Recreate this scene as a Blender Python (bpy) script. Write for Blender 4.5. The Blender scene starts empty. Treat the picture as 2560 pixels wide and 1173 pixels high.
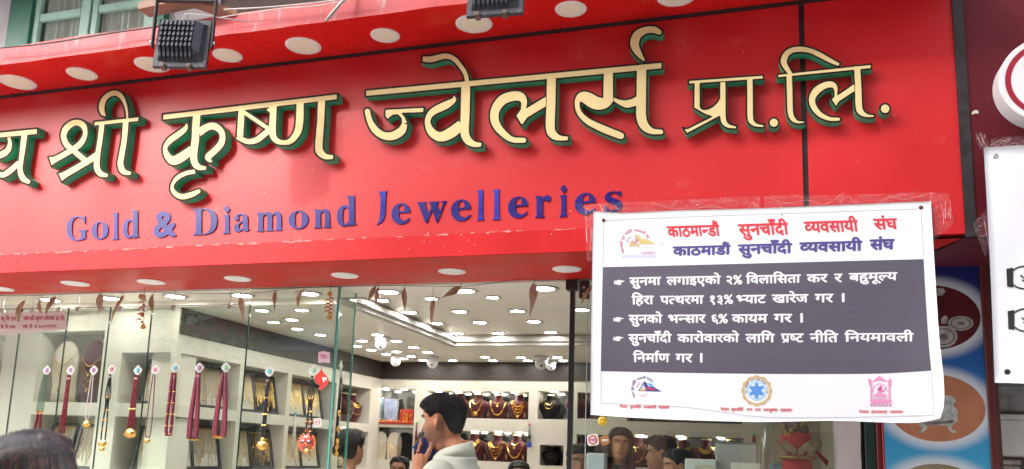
import bpy, bmesh, math, random
import numpy as np
from mathutils import Vector, Matrix
from mathutils.geometry import tessellate_polygon

random.seed(7); RNG = np.random.default_rng(7)
SC = bpy.context.scene; COL = SC.collection

# ------------------------------------------------------------------ camera
EYE = 1.6
CF, YAW, PITCH, ROLL, PX0, PY0 = 2128.0, .31854, .16835, .03848, 1199.0, 770.0
def _basis():
    cy, sy, cp, sp = math.cos(YAW), math.sin(YAW), math.cos(PITCH), math.sin(PITCH)
    f = np.array([-sy*cp, cy*cp, sp]); r = np.array([cy, sy, 0.0]); u = np.cross(r, f)
    c, s = math.cos(ROLL), math.sin(ROLL)
    return c*r + s*u, -s*r + c*u, f
CR, CU, CFW = _basis()
cam_d = bpy.data.cameras.new('camera'); cam = bpy.data.objects.new('camera', cam_d); COL.objects.link(cam)
cam.matrix_world = Matrix(((CR[0], CU[0], -CFW[0], 0), (CR[1], CU[1], -CFW[1], 0), (CR[2], CU[2], -CFW[2], EYE), (0, 0, 0, 1)))
cam_d.sensor_width = 36.0; cam_d.lens = CF/2560*36
cam_d.shift_x = (1280-PX0)/2560; cam_d.shift_y = (PY0-586.5)/2560
cam_d.clip_start = 0.05; cam_d.clip_end = 2000
cam_d.dof.use_dof = True; cam_d.dof.focus_distance = 4.65; cam_d.dof.aperture_fstop = 3.4
SC.camera = cam

# ------------------------------------------------------------------ world, sun, exposure
SUN_DIR = Vector((-.47, -.67, .57)).normalized()      # towards the sun
w = bpy.data.worlds.new('World'); SC.world = w; w.use_nodes = True
nt = w.node_tree; bg = nt.nodes['Background']
sky = nt.nodes.new('ShaderNodeTexSky'); sky.sky_type = 'NISHITA'; sky.sun_disc = False
sky.sun_elevation = math.asin(SUN_DIR.z); sky.sun_rotation = math.atan2(SUN_DIR.x, SUN_DIR.y)
sky.dust_density = 3.0; sky.air_density = 1.0
mixs = nt.nodes.new('ShaderNodeHueSaturation'); mixs.inputs['Saturation'].default_value = .35   # thin bright cloud veil
nt.links.new(sky.outputs[0], mixs.inputs['Color']); nt.links.new(mixs.outputs[0], bg.inputs[0])
bg.inputs[1].default_value = 0.15
sl = bpy.data.lights.new('sun', 'SUN'); sl.energy = .62; sl.angle = math.radians(2.6); sl.color = (1, .95, .88)
so = bpy.data.objects.new('sun', sl); COL.objects.link(so)
so.rotation_euler = SUN_DIR.to_track_quat('Z', 'Y').to_euler(); so.location = (-5, -6, 9)
SC.view_settings.view_transform = 'Standard'; SC.view_settings.look = 'None'
SC.view_settings.exposure = 2.22; SC.view_settings.gamma = 1.0; SC.view_settings.use_curve_mapping = False
SC.cycles.use_denoising = True
SC.cycles.max_bounces = 8; SC.cycles.transparent_max_bounces = 12; SC.cycles.sample_clamp_indirect = 8

# ------------------------------------------------------------------ projection helpers (photo pixel -> point on a real plane)
def ray(x, y): return (x-PX0)/CF*CR - (y-PY0)/CF*CU + CFW
def at(x, y, Y):                       # on the vertical plane Y
    d = ray(x, y); p = d*Y/d[1]; return (p[0], p[1], p[2]+EYE)
def ath(x, y, z):                      # on the horizontal plane z (world)
    d = ray(x, y); p = d*(z-EYE)/d[2]; return (p[0], p[1], z)
def atX(x, y, X):
    d = ray(x, y); p = d*X/d[0]; return (X, p[1], p[2]+EYE)

# ------------------------------------------------------------------ materials
MATS = {}
def mat(name, col, rough=.5, metal=0., var=0., vscale=6., bump=0., bscale=60., emit=0., spec=.5, coat=0., col2=None,
        c2scale=20., c2lo=.6, c2hi=.65, sheen=0., dirt=0., streak=False, aniso=None):
    if name in MATS: return MATS[name]
    m = bpy.data.materials.new(name); m.use_nodes = True; MATS[name] = m
    t = m.node_tree; N = t.nodes; L = t.links; b = N['Principled BSDF']
    c = (*col, 1) if len(col) == 3 else col
    b.inputs['Base Color'].default_value = c; b.inputs['Roughness'].default_value = rough
    b.inputs['Metallic'].default_value = metal; b.inputs['Specular IOR Level'].default_value = spec
    b.inputs['Coat Weight'].default_value = coat; b.inputs['Coat Roughness'].default_value = .08
    if sheen: b.inputs['Sheen Weight'].default_value = sheen
    tc = N.new('ShaderNodeTexCoord'); src = tc.outputs['Object']
    if streak:
        mp = N.new('ShaderNodeMapping'); mp.inputs['Scale'].default_value = streak if isinstance(streak, tuple) else (1, 1, .12)
        L.new(src, mp.inputs[0]); src = mp.outputs[0]
    last = None
    if var or col2 or dirt:
        rgb = N.new('ShaderNodeRGB'); rgb.outputs[0].default_value = c; last = rgb.outputs[0]
    if var:
        n = N.new('ShaderNodeTexNoise'); n.inputs['Scale'].default_value = vscale; n.inputs['Detail'].default_value = 6
        L.new(src, n.inputs['Vector'])
        mr = N.new('ShaderNodeMapRange'); mr.inputs[1].default_value = .3; mr.inputs[2].default_value = .7
        mr.inputs[3].default_value = 1-var; mr.inputs[4].default_value = 1+var
        L.new(n.outputs['Fac'], mr.inputs[0])
        mx = N.new('ShaderNodeMix'); mx.data_type = 'RGBA'; mx.blend_type = 'MULTIPLY'; mx.inputs[0].default_value = 1
        L.new(last, mx.inputs[6]); L.new(mr.outputs[0], mx.inputs[7]); last = mx.outputs[2]
        mr2 = N.new('ShaderNodeMapRange'); mr2.inputs[1].default_value = .3; mr2.inputs[2].default_value = .7
        mr2.inputs[3].default_value = max(.02, rough-.08); mr2.inputs[4].default_value = min(1, rough+.08)
        L.new(n.outputs['Fac'], mr2.inputs[0]); L.new(mr2.outputs[0], b.inputs['Roughness'])
    if col2:
        n = N.new('ShaderNodeTexNoise'); n.inputs['Scale'].default_value = c2scale; n.inputs['Detail'].default_value = 8
        n.inputs['Roughness'].default_value = .65
        L.new(src, n.inputs['Vector'])
        mr = N.new('ShaderNodeMapRange'); mr.inputs[1].default_value = c2lo; mr.inputs[2].default_value = c2hi
        L.new(n.outputs['Fac'], mr.inputs[0])
        mx = N.new('ShaderNodeMix'); mx.data_type = 'RGBA'; L.new(mr.outputs[0], mx.inputs[0])
        L.new(last, mx.inputs[6]); mx.inputs[7].default_value = (*col2, 1); last = mx.outputs[2]
    if dirt:
        n = N.new('ShaderNodeTexNoise'); n.inputs['Scale'].default_value = 170; n.inputs['Detail'].default_value = 2
        L.new(tc.outputs['Object'], n.inputs['Vector'])
        mr = N.new('ShaderNodeMapRange'); mr.inputs[1].default_value = .73; mr.inputs[2].default_value = .76
        L.new(n.outputs['Fac'], mr.inputs[0])
        mu = N.new('ShaderNodeMath'); mu.operation = 'MULTIPLY'; mu.inputs[1].default_value = dirt; L.new(mr.outputs[0], mu.inputs[0])
        mx = N.new('ShaderNodeMix'); mx.data_type = 'RGBA'; L.new(mu.outputs[0], mx.inputs[0])
        L.new(last, mx.inputs[6]); mx.inputs[7].default_value = (.75, .6, .55, 1); last = mx.outputs[2]
    if last is not None: L.new(last, b.inputs['Base Color'])
    if bump:
        n = N.new('ShaderNodeTexNoise'); n.inputs['Scale'].default_value = bscale; n.inputs['Detail'].default_value = 5
        L.new(src, n.inputs['Vector'])
        bp = N.new('ShaderNodeBump'); bp.inputs['Strength'].default_value = bump; bp.inputs['Distance'].default_value = .004
        L.new(n.outputs['Fac'], bp.inputs['Height']); L.new(bp.outputs[0], b.inputs['Normal'])
    if emit:
        b.inputs['Emission Color'].default_value = c; b.inputs['Emission Strength'].default_value = emit
    return m

def glass_mat(name, tint, refl=1.0, rough=0.0):
    m = bpy.data.materials.new(name); m.use_nodes = True; t = m.node_tree; N = t.nodes; L = t.links
    N.remove(N['Principled BSDF']); out = N['Material Output']
    tr = N.new('ShaderNodeBsdfTransparent'); tr.inputs[0].default_value = (*tint, 1)
    gl = N.new('ShaderNodeBsdfGlossy'); gl.inputs['Roughness'].default_value = rough
    fr = N.new('ShaderNodeLayerWeight'); fr.inputs[0].default_value = .5       # facing = 1-|cos|: symmetric Schlick reflectance
    pw = N.new('ShaderNodeMath'); pw.operation = 'POWER'; pw.inputs[1].default_value = 5; L.new(fr.outputs['Facing'], pw.inputs[0])
    mu = N.new('ShaderNodeMath'); mu.operation = 'MULTIPLY_ADD'; mu.inputs[1].default_value = .9*refl; mu.inputs[2].default_value = .05*refl; mu.use_clamp = True
    L.new(pw.outputs[0], mu.inputs[0])
    mx = N.new('ShaderNodeMixShader'); L.new(mu.outputs[0], mx.inputs[0]); L.new(tr.outputs[0], mx.inputs[1]); L.new(gl.outputs[0], mx.inputs[2])
    L.new(mx.outputs[0], out.inputs[0]); MATS[name] = m
    return m
GLASS = glass_mat('pane_glass', (.90, .945, .915), 1.45)

# ------------------------------------------------------------------ object helpers
def rootloc(o):
    v = Vector((0, 0, 0))
    while o is not None:
        v += o.location; o = o.parent
    return v
def mk(name, verts, faces, m, parent=None, smooth=False, mi=None, local=False):
    """one mesh object; vertices are world coordinates unless local"""
    me = bpy.data.meshes.new(name)
    off = Vector((0, 0, 0)) if (local or parent is None) else rootloc(parent)
    me.from_pydata([(v[0]-off[0], v[1]-off[1], v[2]-off[2]) for v in verts], [], faces)
    for x in (m if isinstance(m, (list, tuple)) else [m]): me.materials.append(x)
    if mi is not None: me.polygons.foreach_set('material_index', mi)
    if smooth: me.polygons.foreach_set('use_smooth', [True]*len(me.polygons))
    me.update()
    o = bpy.data.objects.new(name, me); COL.objects.link(o)
    if parent is not None: o.parent = parent
    return o
def tag(o, label=None, cat=None, group=None, kind=None):
    if label: o['label'] = label
    if cat: o['category'] = cat
    if group: o['group'] = group
    if kind: o['kind'] = kind
    return o
def thing(name, label, cat, loc=(0, 0, 0), group=None, rz=0):
    o = bpy.data.objects.new(name, None); COL.objects.link(o); o.location = loc; o.rotation_euler = (0, 0, rz)
    o.empty_display_size = .05
    return tag(o, label, cat, group)
def copy_tree(o, parent=None, depth=0):
    c = o.copy(); COL.objects.link(c)
    if parent is not None: c.parent = parent
    for ch in list(o.children): copy_tree(ch, c, depth+1)
    return c

def _inside(p, l):
    c = False; x, y = p; n = len(l); j = n-1
    for i in range(n):
        if (l[i][1] > y) != (l[j][1] > y) and x < (l[j][0]-l[i][0])*(y-l[i][1])/(l[j][1]-l[i][1]+1e-15)+l[i][0]: c = not c
        j = i
    return c
def fill_loops(loops):
    """triangulate each outer loop together with only its own holes"""
    if len(loops) == 1: return tessellate_polygon([[Vector((p[0], p[1], 0)) for p in loops[0]]])
    start = np.cumsum([0]+[len(l) for l in loops]); cont = [[j for j in range(len(loops)) if j != i and _inside(loops[i][0], loops[j])] for i in range(len(loops))]
    out = []
    for i in range(len(loops)):
        if len(cont[i]) % 2: continue
        grp = [i]+[k for k in range(len(loops)) if len(cont[k]) == len(cont[i])+1 and i in cont[k]]
        idx = [int(start[k])+q for k in grp for q in range(len(loops[k]))]
        for t in tessellate_polygon([[Vector((p[0], p[1], 0)) for p in loops[k]] for k in grp]): out.append(tuple(idx[a] for a in t))
    return out

class G:
    """geometry collector"""
    def __init__(s): s.v = []; s.f = []; s.mi = []
    def add(s, vs, fs, mi=0):
        b = len(s.v); s.v += [tuple(map(float, x)) for x in vs]; s.f += [tuple(b+i for i in f) for f in fs]; s.mi += [mi]*len(fs); return s
    def box(s, x0, x1, y0, y1, z0, z1, mi=0):
        v = [(x, y, z) for z in (z0, z1) for y in (y0, y1) for x in (x0, x1)]
        return s.add(v, [(0, 2, 3, 1), (4, 5, 7, 6), (0, 1, 5, 4), (2, 6, 7, 3), (0, 4, 6, 2), (1, 3, 7, 5)], mi)
    def bbox(s, x0, x1, y0, y1, z0, z1, b=.004, mi=0):
        """box with bevelled vertical/front edges (chamfer all round)"""
        bm = bmesh.new(); bmesh.ops.create_cube(bm, size=1)
        for v in bm.verts:
            v.co = Vector(((x0+x1)/2+v.co.x*(x1-x0), (y0+y1)/2+v.co.y*(y1-y0), (z0+z1)/2+v.co.z*(z1-z0)))
        bmesh.ops.bevel(bm, geom=bm.edges[:], offset=b, segments=1, affect='EDGES', profile=.5)
        bm.verts.index_update(); s.add([v.co[:] for v in bm.verts], [[v.index for v in f.verts] for f in bm.faces], mi); bm.free(); return s
    def tube(s, pts, r, n=8, mi=0, cap=True, flat=1.0):
        pts = [np.array(p, float) for p in pts]; R = r if hasattr(r, '__len__') else [r]*len(pts)
        vs = []; up = None
        for i, p in enumerate(pts):
            t = pts[min(i+1, len(pts)-1)]-pts[max(i-1, 0)]; t = t/(np.linalg.norm(t)+1e-9)
            if up is None:
                a = np.array([0, 0, 1.]) if abs(t[2]) < .9 else np.array([1., 0, 0]); up = np.cross(t, a)
            up = up-t*np.dot(up, t); up /= np.linalg.norm(up)+1e-9; w_ = np.cross(t, up)
            for k in range(n):
                a = 2*math.pi*k/n; vs.append(p+R[i]*(math.cos(a)*up+flat*math.sin(a)*w_))
        fs = [(i*n+k, i*n+(k+1) % n, (i+1)*n+(k+1) % n, (i+1)*n+k) for i in range(len(pts)-1) for k in range(n)]
        if cap: fs += [tuple(range(n))[::-1], tuple((len(pts)-1)*n+k for k in range(n))]
        return s.add(vs, fs, mi)
    def loft(s, rings, mi=0, cap=True):
        n = len(rings[0]); vs = [p for r_ in rings for p in r_]
        fs = [(i*n+k, i*n+(k+1) % n, (i+1)*n+(k+1) % n, (i+1)*n+k) for i in range(len(rings)-1) for k in range(n)]
        if cap: fs += [tuple(range(n))[::-1], tuple((len(rings)-1)*n+k for k in range(n))]
        return s.add(vs, fs, mi)
    def ball(s, c, r, n=8, m=5, mi=0, sc=(1, 1, 1)):
        vs = [(c[0], c[1], c[2]-r*sc[2])]
        for i in range(1, m):
            a = -math.pi/2+math.pi*i/m
            for k in range(n):
                b = 2*math.pi*k/n; vs.append((c[0]+r*sc[0]*math.cos(a)*math.cos(b), c[1]+r*sc[1]*math.cos(a)*math.sin(b), c[2]+r*sc[2]*math.sin(a)))
        vs.append((c[0], c[1], c[2]+r*sc[2])); L = len(vs)-1
        fs = [(0, 1+(k+1) % n, 1+k) for k in range(n)]
        for i in range(m-2): fs += [(1+i*n+k, 1+i*n+(k+1) % n, 1+(i+1)*n+(k+1) % n, 1+(i+1)*n+k) for k in range(n)]
        fs += [(L, 1+(m-2)*n+k, 1+(m-2)*n+(k+1) % n) for k in range(n)]
        return s.add(vs, fs, mi)
    def octa(s, c, r, mi=0, sc=(1, 1, 1)):
        x, y, z = c; a, b, d = r*sc[0], r*sc[1], r*sc[2]
        return s.add([(x+a, y, z), (x, y+b, z), (x-a, y, z), (x, y-b, z), (x, y, z+d), (x, y, z-d)],
                     [(0, 1, 4), (1, 2, 4), (2, 3, 4), (3, 0, 4), (1, 0, 5), (2, 1, 5), (3, 2, 5), (0, 3, 5)], mi)
    def poly(s, pts2, to3, depth_vec=None, mi=0, mi_side=None):
        """flat polygon (maybe with depth) of 2D points mapped by to3(x,y)"""
        loops = pts2 if isinstance(pts2[0][0], (list, tuple, np.ndarray)) else [pts2]
        flat = [p for l in loops for p in l]; P3 = [to3(p[0], p[1]) for p in flat]
        s.add(P3, fill_loops(loops), mi)
        if depth_vec is not None:
            ms = mi if mi_side is None else mi_side; b = 0
            for l in loops:
                n = len(l); A = [P3[b+i] for i in range(n)]; B = [(a[0]+depth_vec[0], a[1]+depth_vec[1], a[2]+depth_vec[2]) for a in A]
                s.add(A+B, [(i, (i+1) % n, n+(i+1) % n, n+i) for i in range(n)], ms); b += n
        return s
    def lathe(s, prof, c=(0, 0, 0), n=16, mi=0, axis='z'):
        rings = []
        for (r, h) in prof:
            ring = []
            for k in range(n):
                a = 2*math.pi*k/n; x, y = r*math.cos(a), r*math.sin(a)
                p = (c[0]+x, c[1]+y, c[2]+h) if axis == 'z' else ((c[0]+x, c[1]+h, c[2]+y) if axis == 'y' else (c[0]+h, c[1]+x, c[2]+y))
                ring.append(p)
            rings.append(ring)
        return s.loft(rings, mi)
    def out(s, name, m, parent=None, smooth=False, local=False):
        return mk(name, s.v, s.f, m, parent, smooth, s.mi if isinstance(m, (list, tuple)) else None, local)

# ------------------------------------------------------------------ 2D shapes: strokes / glyph masks -> contour loops
def catmull(pts, sub=6):
    P = np.array(pts, float)
    if len(P) < 3: return P
    Q = np.vstack([2*P[0]-P[1], P, 2*P[-1]-P[-2]]); out = []
    for i in range(1, len(Q)-2):
        for t in np.linspace(0, 1, sub, endpoint=False):
            a, b, c, d = Q[i-1], Q[i], Q[i+1], Q[i+2]
            out.append(.5*((2*b)+(-a+c)*t+(2*a-5*b+4*c-d)*t*t+(-a+3*b-3*c+d)*t**3))
    out.append(P[-1]); return np.array(out)

class Field:
    def __init__(s, x0, y0, x1, y1, h):
        s.x0, s.y0, s.h = x0, y0, h
        s.nx, s.ny = int(math.ceil((x1-x0)/h))+1, int(math.ceil((y1-y0)/h))+1
        s.X, s.Y = np.meshgrid(x0+h*np.arange(s.nx), y0+h*np.arange(s.ny)); s.d = np.full(s.X.shape, 1e3)
    def stroke(s, pts, cap0='b', cap1='b', sub=6):
        P = catmull([(p[0], p[1], p[2]/2) for p in pts], sub); d = np.full(s.X.shape, 1e3)
        for a, b in zip(P[:-1], P[1:]):
            ax, ay, ra = a; bx, by, rb = b; R = max(ra, rb)+8
            i0 = max(0, int((min(ax, bx)-R-s.x0)/s.h)); i1 = min(s.nx, int((max(ax, bx)+R-s.x0)/s.h)+2)
            j0 = max(0, int((min(ay, by)-R-s.y0)/s.h)); j1 = min(s.ny, int((max(ay, by)+R-s.y0)/s.h)+2)
            if i0 >= i1 or j0 >= j1: continue
            X = s.X[j0:j1, i0:i1]; Y = s.Y[j0:j1, i0:i1]; vx, vy = bx-ax, by-ay
            t = np.clip(((X-ax)*vx+(Y-ay)*vy)/(vx*vx+vy*vy+1e-9), 0, 1)
            dd = np.hypot(X-ax-t*vx, Y-ay-t*vy)-(ra+t*(rb-ra))
            d[j0:j1, i0:i1] = np.minimum(d[j0:j1, i0:i1], dd)
        def cut(p, q, d):
            v = np.array(p[:2])-np.array(q[:2]); v = v/(np.linalg.norm(v)+1e-9)
            hp = (s.X-p[0])*v[0]+(s.Y-p[1])*v[1]; near = np.hypot(s.X-p[0], s.Y-p[1]) < p[2]*1.6+3
            return np.where(near, np.maximum(d, hp), d)
        if cap0 == 'b': d = cut(P[0], P[1], d)
        if cap1 == 'b': d = cut(P[-1], P[-2], d)
        s.d = np.minimum(s.d, d)
    def polygon(s, pts):
        P = np.array(pts, float); n = len(P); dist = np.full(s.X.shape, 1e3); inside = np.zeros(s.X.shape, bool)
        for i in range(n):
            ax, ay = P[i]; bx, by = P[(i+1) % n]; vx, vy = bx-ax, by-ay
            t = np.clip(((s.X-ax)*vx+(s.Y-ay)*vy)/(vx*vx+vy*vy+1e-9), 0, 1)
            dist = np.minimum(dist, np.hypot(s.X-ax-t*vx, s.Y-ay-t*vy))
            c = ((ay > s.Y) != (by > s.Y)) & (s.X < (bx-ax)*(s.Y-ay)/(by-ay+1e-12)+ax); inside ^= c
        s.d = np.minimum(s.d, np.where(inside, -dist, dist))
    def circle(s, x, y, r): s.d = np.minimum(s.d, np.hypot(s.X-x, s.Y-y)-r)
    def loops(s, level=0., tol=.25): return contour(s.d-level, s.x0, s.y0, s.h, tol)

def simplify(P, tol):
    P = np.array(P); n = len(P)
    if n < 8: return P.tolist()
    def rdp(a, b):
        st = [(a, b)]; keep = {a, b}
        while st:
            i, j = st.pop()
            if j-i < 2: continue
            p, q = P[i % n], P[j % n]; seg = P[np.arange(i+1, j) % n]; v = q-p; L = math.hypot(*v)
            dd = np.abs(v[0]*(seg[:, 1]-p[1])-v[1]*(seg[:, 0]-p[0]))/L if L > 1e-9 else np.hypot(seg[:, 0]-p[0], seg[:, 1]-p[1])
            k = int(dd.argmax())
            if dd[k] > tol: m_ = i+1+k; keep.add(m_); st += [(i, m_), (m_, j)]
        return keep
    far = int(np.hypot(P[:, 0]-P[0, 0], P[:, 1]-P[0, 1]).argmax())
    K = sorted({k % n for k in rdp(0, far) | rdp(far, n)})
    return P[K].tolist()

def contour(d, x0, y0, h, tol=.25):
    """marching squares on d (inside < 0); returns closed loops"""
    d = d.copy(); d[0, :] = d[-1, :] = 1e2; d[:, 0] = d[:, -1] = 1e2; d[np.abs(d) < 1e-6] = 1e-6
    S = d < 0; c = S[:-1, :-1]*1+S[:-1, 1:]*2+S[1:, 1:]*4+S[1:, :-1]*8
    js, is_ = np.nonzero((c > 0) & (c < 15)); nxt = {}
    TAB = {1: [(3, 0)], 2: [(0, 1)], 3: [(3, 1)], 4: [(1, 2)], 5: [(3, 0), (1, 2)], 6: [(0, 2)], 7: [(3, 2)],
           8: [(2, 3)], 9: [(2, 0)], 10: [(0, 1), (2, 3)], 11: [(2, 1)], 12: [(1, 3)], 13: [(1, 0)], 14: [(0, 3)]}
    def key(j, i, e): return (j, i, 0) if e == 0 else (j, i+1, 1) if e == 1 else (j+1, i, 0) if e == 2 else (j, i, 1)
    for j, i in zip(js.tolist(), is_.tolist()):
        for a, b in TAB[int(c[j, i])]: nxt.setdefault(key(j, i, a), []).append(key(j, i, b))
    def pos(k):
        j, i, t = k
        if t == 0: a, b = d[j, i], d[j, i+1]; return (x0+h*(i+a/(a-b)), y0+h*j)
        a, b = d[j, i], d[j+1, i]; return (x0+h*i, y0+h*(j+a/(a-b)))
    loops = []
    while nxt:
        k0 = next(iter(nxt)); k = k0; L = []
        while k in nxt:
            L.append(pos(k)); l = nxt[k]; k2 = l.pop()
            if not l: del nxt[k]
            k = k2
            if k == k0: break
        if len(L) > 5: 
            L = simplify(L, tol)
            if len(L) >= 3: loops.append(L)
    return loops

# glyphs
_gl = {}
def _text_mesh(s):
    c = bpy.data.curves.new('tmp', 'FONT'); c.body = s; c.resolution_u = 3
    o = bpy.data.objects.new('tmp', c); COL.objects.link(o)
    dg = bpy.context.evaluated_depsgraph_get(); me = o.evaluated_get(dg).to_mesh()
    me.calc_loop_triangles(); V = np.array([v.co[:2] for v in me.vertices]) if len(me.vertices) else np.zeros((0, 2))
    T = np.array([t.vertices[:] for t in me.loop_triangles]) if len(me.loop_triangles) else np.zeros((0, 3), int)
    o.evaluated_get(dg).to_mesh_clear(); bpy.data.objects.remove(o); bpy.data.curves.remove(c)
    return V, T
def glyph(ch):
    if ch not in _gl:
        V, T = _text_mesh(ch); V2, _ = _text_mesh(ch+'क'); Vk = _gl.get('_k')
        if Vk is None: Vk = _text_mesh('क')[0][:, 0].max(); _gl['_k'] = Vk
        adv = V2[:, 0].max()-Vk
        _gl[ch] = (V, T, float(adv))
    return _gl[ch]
RES = 100      # cells per em
def raster(V, T, img, ox, oy):
    """V in em, image cell = 1/RES em; ox,oy offset in em"""
    P = (V+np.array([ox, oy]))*RES; ny, nx = img.shape
    for t in T:
        a, b, c = P[t]; x0, x1 = int(max(0, min(a[0], b[0], c[0]))), int(min(nx-1, max(a[0], b[0], c[0])+1))
        y0, y1 = int(max(0, min(a[1], b[1], c[1]))), int(min(ny-1, max(a[1], b[1], c[1])+1))
        if x1 < x0 or y1 < y0: continue
        X, Y = np.meshgrid(np.arange(x0, x1+1), np.arange(y0, y1+1))
        e0 = (b[0]-a[0])*(Y-a[1])-(b[1]-a[1])*(X-a[0]); e1 = (c[0]-b[0])*(Y-b[1])-(c[1]-b[1])*(X-b[0]); e2 = (a[0]-c[0])*(Y-c[1])-(a[1]-c[1])*(X-c[0])
        ins = ((e0 >= 0) & (e1 >= 0) & (e2 >= 0)) | ((e0 <= 0) & (e1 <= 0) & (e2 <= 0))
        img[y0:y1+1, x0:x1+1] |= ins
def _stem(ch):
    V, T, adv = glyph(ch); im = np.zeros((120, int(adv*RES)+20), bool); raster(V, T, im, .05, .2)
    rows = im[28:70].mean(0) > .9; xs = np.nonzero(rows)[0]
    if len(xs) == 0: return adv, adv
    e = xs[-1]; s_ = e
    while s_-1 >= 0 and rows[s_-1]: s_ -= 1
    return (s_/RES)-.05, (e/RES)-.05
VIR = '्'; CONS = set('कखगघङचछजझञटठडढणतथदधनपफबभमयरलवशषसह')
def word_mask(s, bold=0):
    """shape one Devanagari (or Latin) word: returns mask, head row, base row"""
    segs = []; pen = 0.; i = 0; reph = False; rak = []; rephs = []
    W = int((len(s)+2)*RES*.9)+60; H = 170; oy = .55; img = np.zeros((H, W), bool); OX = .3
    # clusters
    while i < len(s):
        halves = []; reph = False
        while i+2 < len(s)+0 and s[i] in CONS and i+1 < len(s) and s[i+1] == VIR and i+2 < len(s) and s[i+2] in CONS:
            if s[i] == 'र' and not halves: reph = True
            elif s[i+2] == 'र': break
            else: halves.append(s[i])
            i += 2
        base = s[i]; i += 1; rakar = False
        if base in CONS and i+1 < len(s) and s[i] == VIR and s[i+1] == 'र': rakar = True; i += 2
        marks = []
        while i < len(s) and s[i] in 'िीुूृेैोौांँः': marks.append(s[i]); i += 1
        if 'ि' in marks:
            V, T, a = glyph('ि'); raster(V, T, img, OX+pen, oy); pen += a; marks.remove('ि')
        for hc in halves:
            V, T, a = glyph(hc); cx, _ = _stem(hc); sub = np.zeros_like(img); raster(V, T, sub, OX+pen, oy)
            sub[:, int((OX+pen+cx)*RES):] = False; img |= sub; pen += cx
        V, T, a = glyph(base); 
        if len(T): raster(V, T, img, OX+pen, oy)
        st = _stem(base) if base in CONS else (a, a)
        if rakar: rak.append((pen+st[0]+.02, ))
        pen += a
        for mk_ in marks:
            V, T, a2 = glyph(mk_); raster(V, T, img, OX+pen, oy); pen += a2
        if reph: rephs.append(pen-.11)
    # headline
    kV, kT, _ = glyph('क'); top = kV[:, 1].max()
    yy, xx = np.mgrid[0:H, 0:W]
    for (x,) in rak:
        ax, ay = (OX+x)*RES, (oy+.16)*RES; bx, by = (OX+x-.27)*RES, (oy+.0)*RES; vx, vy = bx-ax, by-ay
        t = np.clip(((xx-ax)*vx+(yy-ay)*vy)/(vx*vx+vy*vy), 0, 1); img |= np.hypot(xx-ax-t*vx, yy-ay-t*vy) < 3.6
    for x in rephs:
        for a, b in (((0, 0), (-.05, .12)), ((-.05, .12), (.02, .2)), ((.02, .2), (.12, .19))):
            ax, ay = (OX+x+a[0])*RES, (oy+top+a[1])*RES; bx, by = (OX+x+b[0])*RES, (oy+top+b[1])*RES; vx, vy = bx-ax, by-ay
            t = np.clip(((xx-ax)*vx+(yy-ay)*vy)/(vx*vx+vy*vy), 0, 1); img |= np.hypot(xx-ax-t*vx, yy-ay-t*vy) < 3.6
    return img, (oy+top)*RES, oy*RES
def blur(a):
    a = a.astype(float)
    for _ in range(2):
        a[1:-1] = (a[:-2]+2*a[1:-1]+a[2:])/4; a[:, 1:-1] = (a[:, :-2]+2*a[:, 1:-1]+a[:, 2:])/4
    return a
def dilate(a, k):
    if k <= 0: return a
    o = a.copy(); r = int(math.ceil(k))
    for dy in range(-r, r+1):
        for dx in range(-r, r+1):
            if dx*dx+dy*dy <= k*k+.5 and (dx or dy): o |= np.roll(np.roll(a, dy, 0), dx, 1)
    return o
def word_loops(s, x0, x1, yh, yb, slope=0., bold=0, shear=0., tol=.5, boldx=None):
    """loops in pixel space: word from x0..x1, headline top at yh (at x0), baseline at yb (at x0)"""
    if any(c in 'ँैोौीेिअ' or ord(c) > 0x0900 for c in s): img, hr, br = word_mask(s)
    else:
        V, T = _text_mesh(s); img = np.zeros((170, int(V[:, 0].max()*RES)+90), bool); raster(V, T, img, .3, .55); hr = (V[:, 1].max()+.55)*RES; br = (V[:, 1].min()*0+.55)*RES
    img = dilate(img, bold); f = .5-blur(img)
    xs = np.nonzero(img.any(0))[0]; a, b = xs[0], xs[-1]+1
    L = contour(f, 0, 0, 1., tol); sx = (x1-x0)/(b-a); sy = (yb-yh)/(hr-br)
    out = []
    for l in L:
        q = []
        for (u, v) in l:
            X = x0+(u-a)*sx+shear*(v-br)*sy; q.append((X, yb-(v-br)*sy+slope*(X-x0)))
        out.append(q)
    return out
def box_loops(s, x0, x1, y0, y1, bold=0, tol=.4):
    """glyph fitted to a pixel box"""
    V, T = _text_mesh(s); img = np.zeros((170, int(V[:, 0].max()*RES)+90), bool); raster(V, T, img, .3, .55)
    img = dilate(img, bold); f = .5-blur(img); L = contour(f, 0, 0, 1., tol)
    P = np.array([p for l in L for p in l]); a, b = P[:, 0].min(), P[:, 0].max(); c, d = P[:, 1].min(), P[:, 1].max()
    return [[(x0+(u-a)/(b-a)*(x1-x0), y1-(v-c)/(d-c)*(y1-y0)) for (u, v) in l] for l in L]
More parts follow.
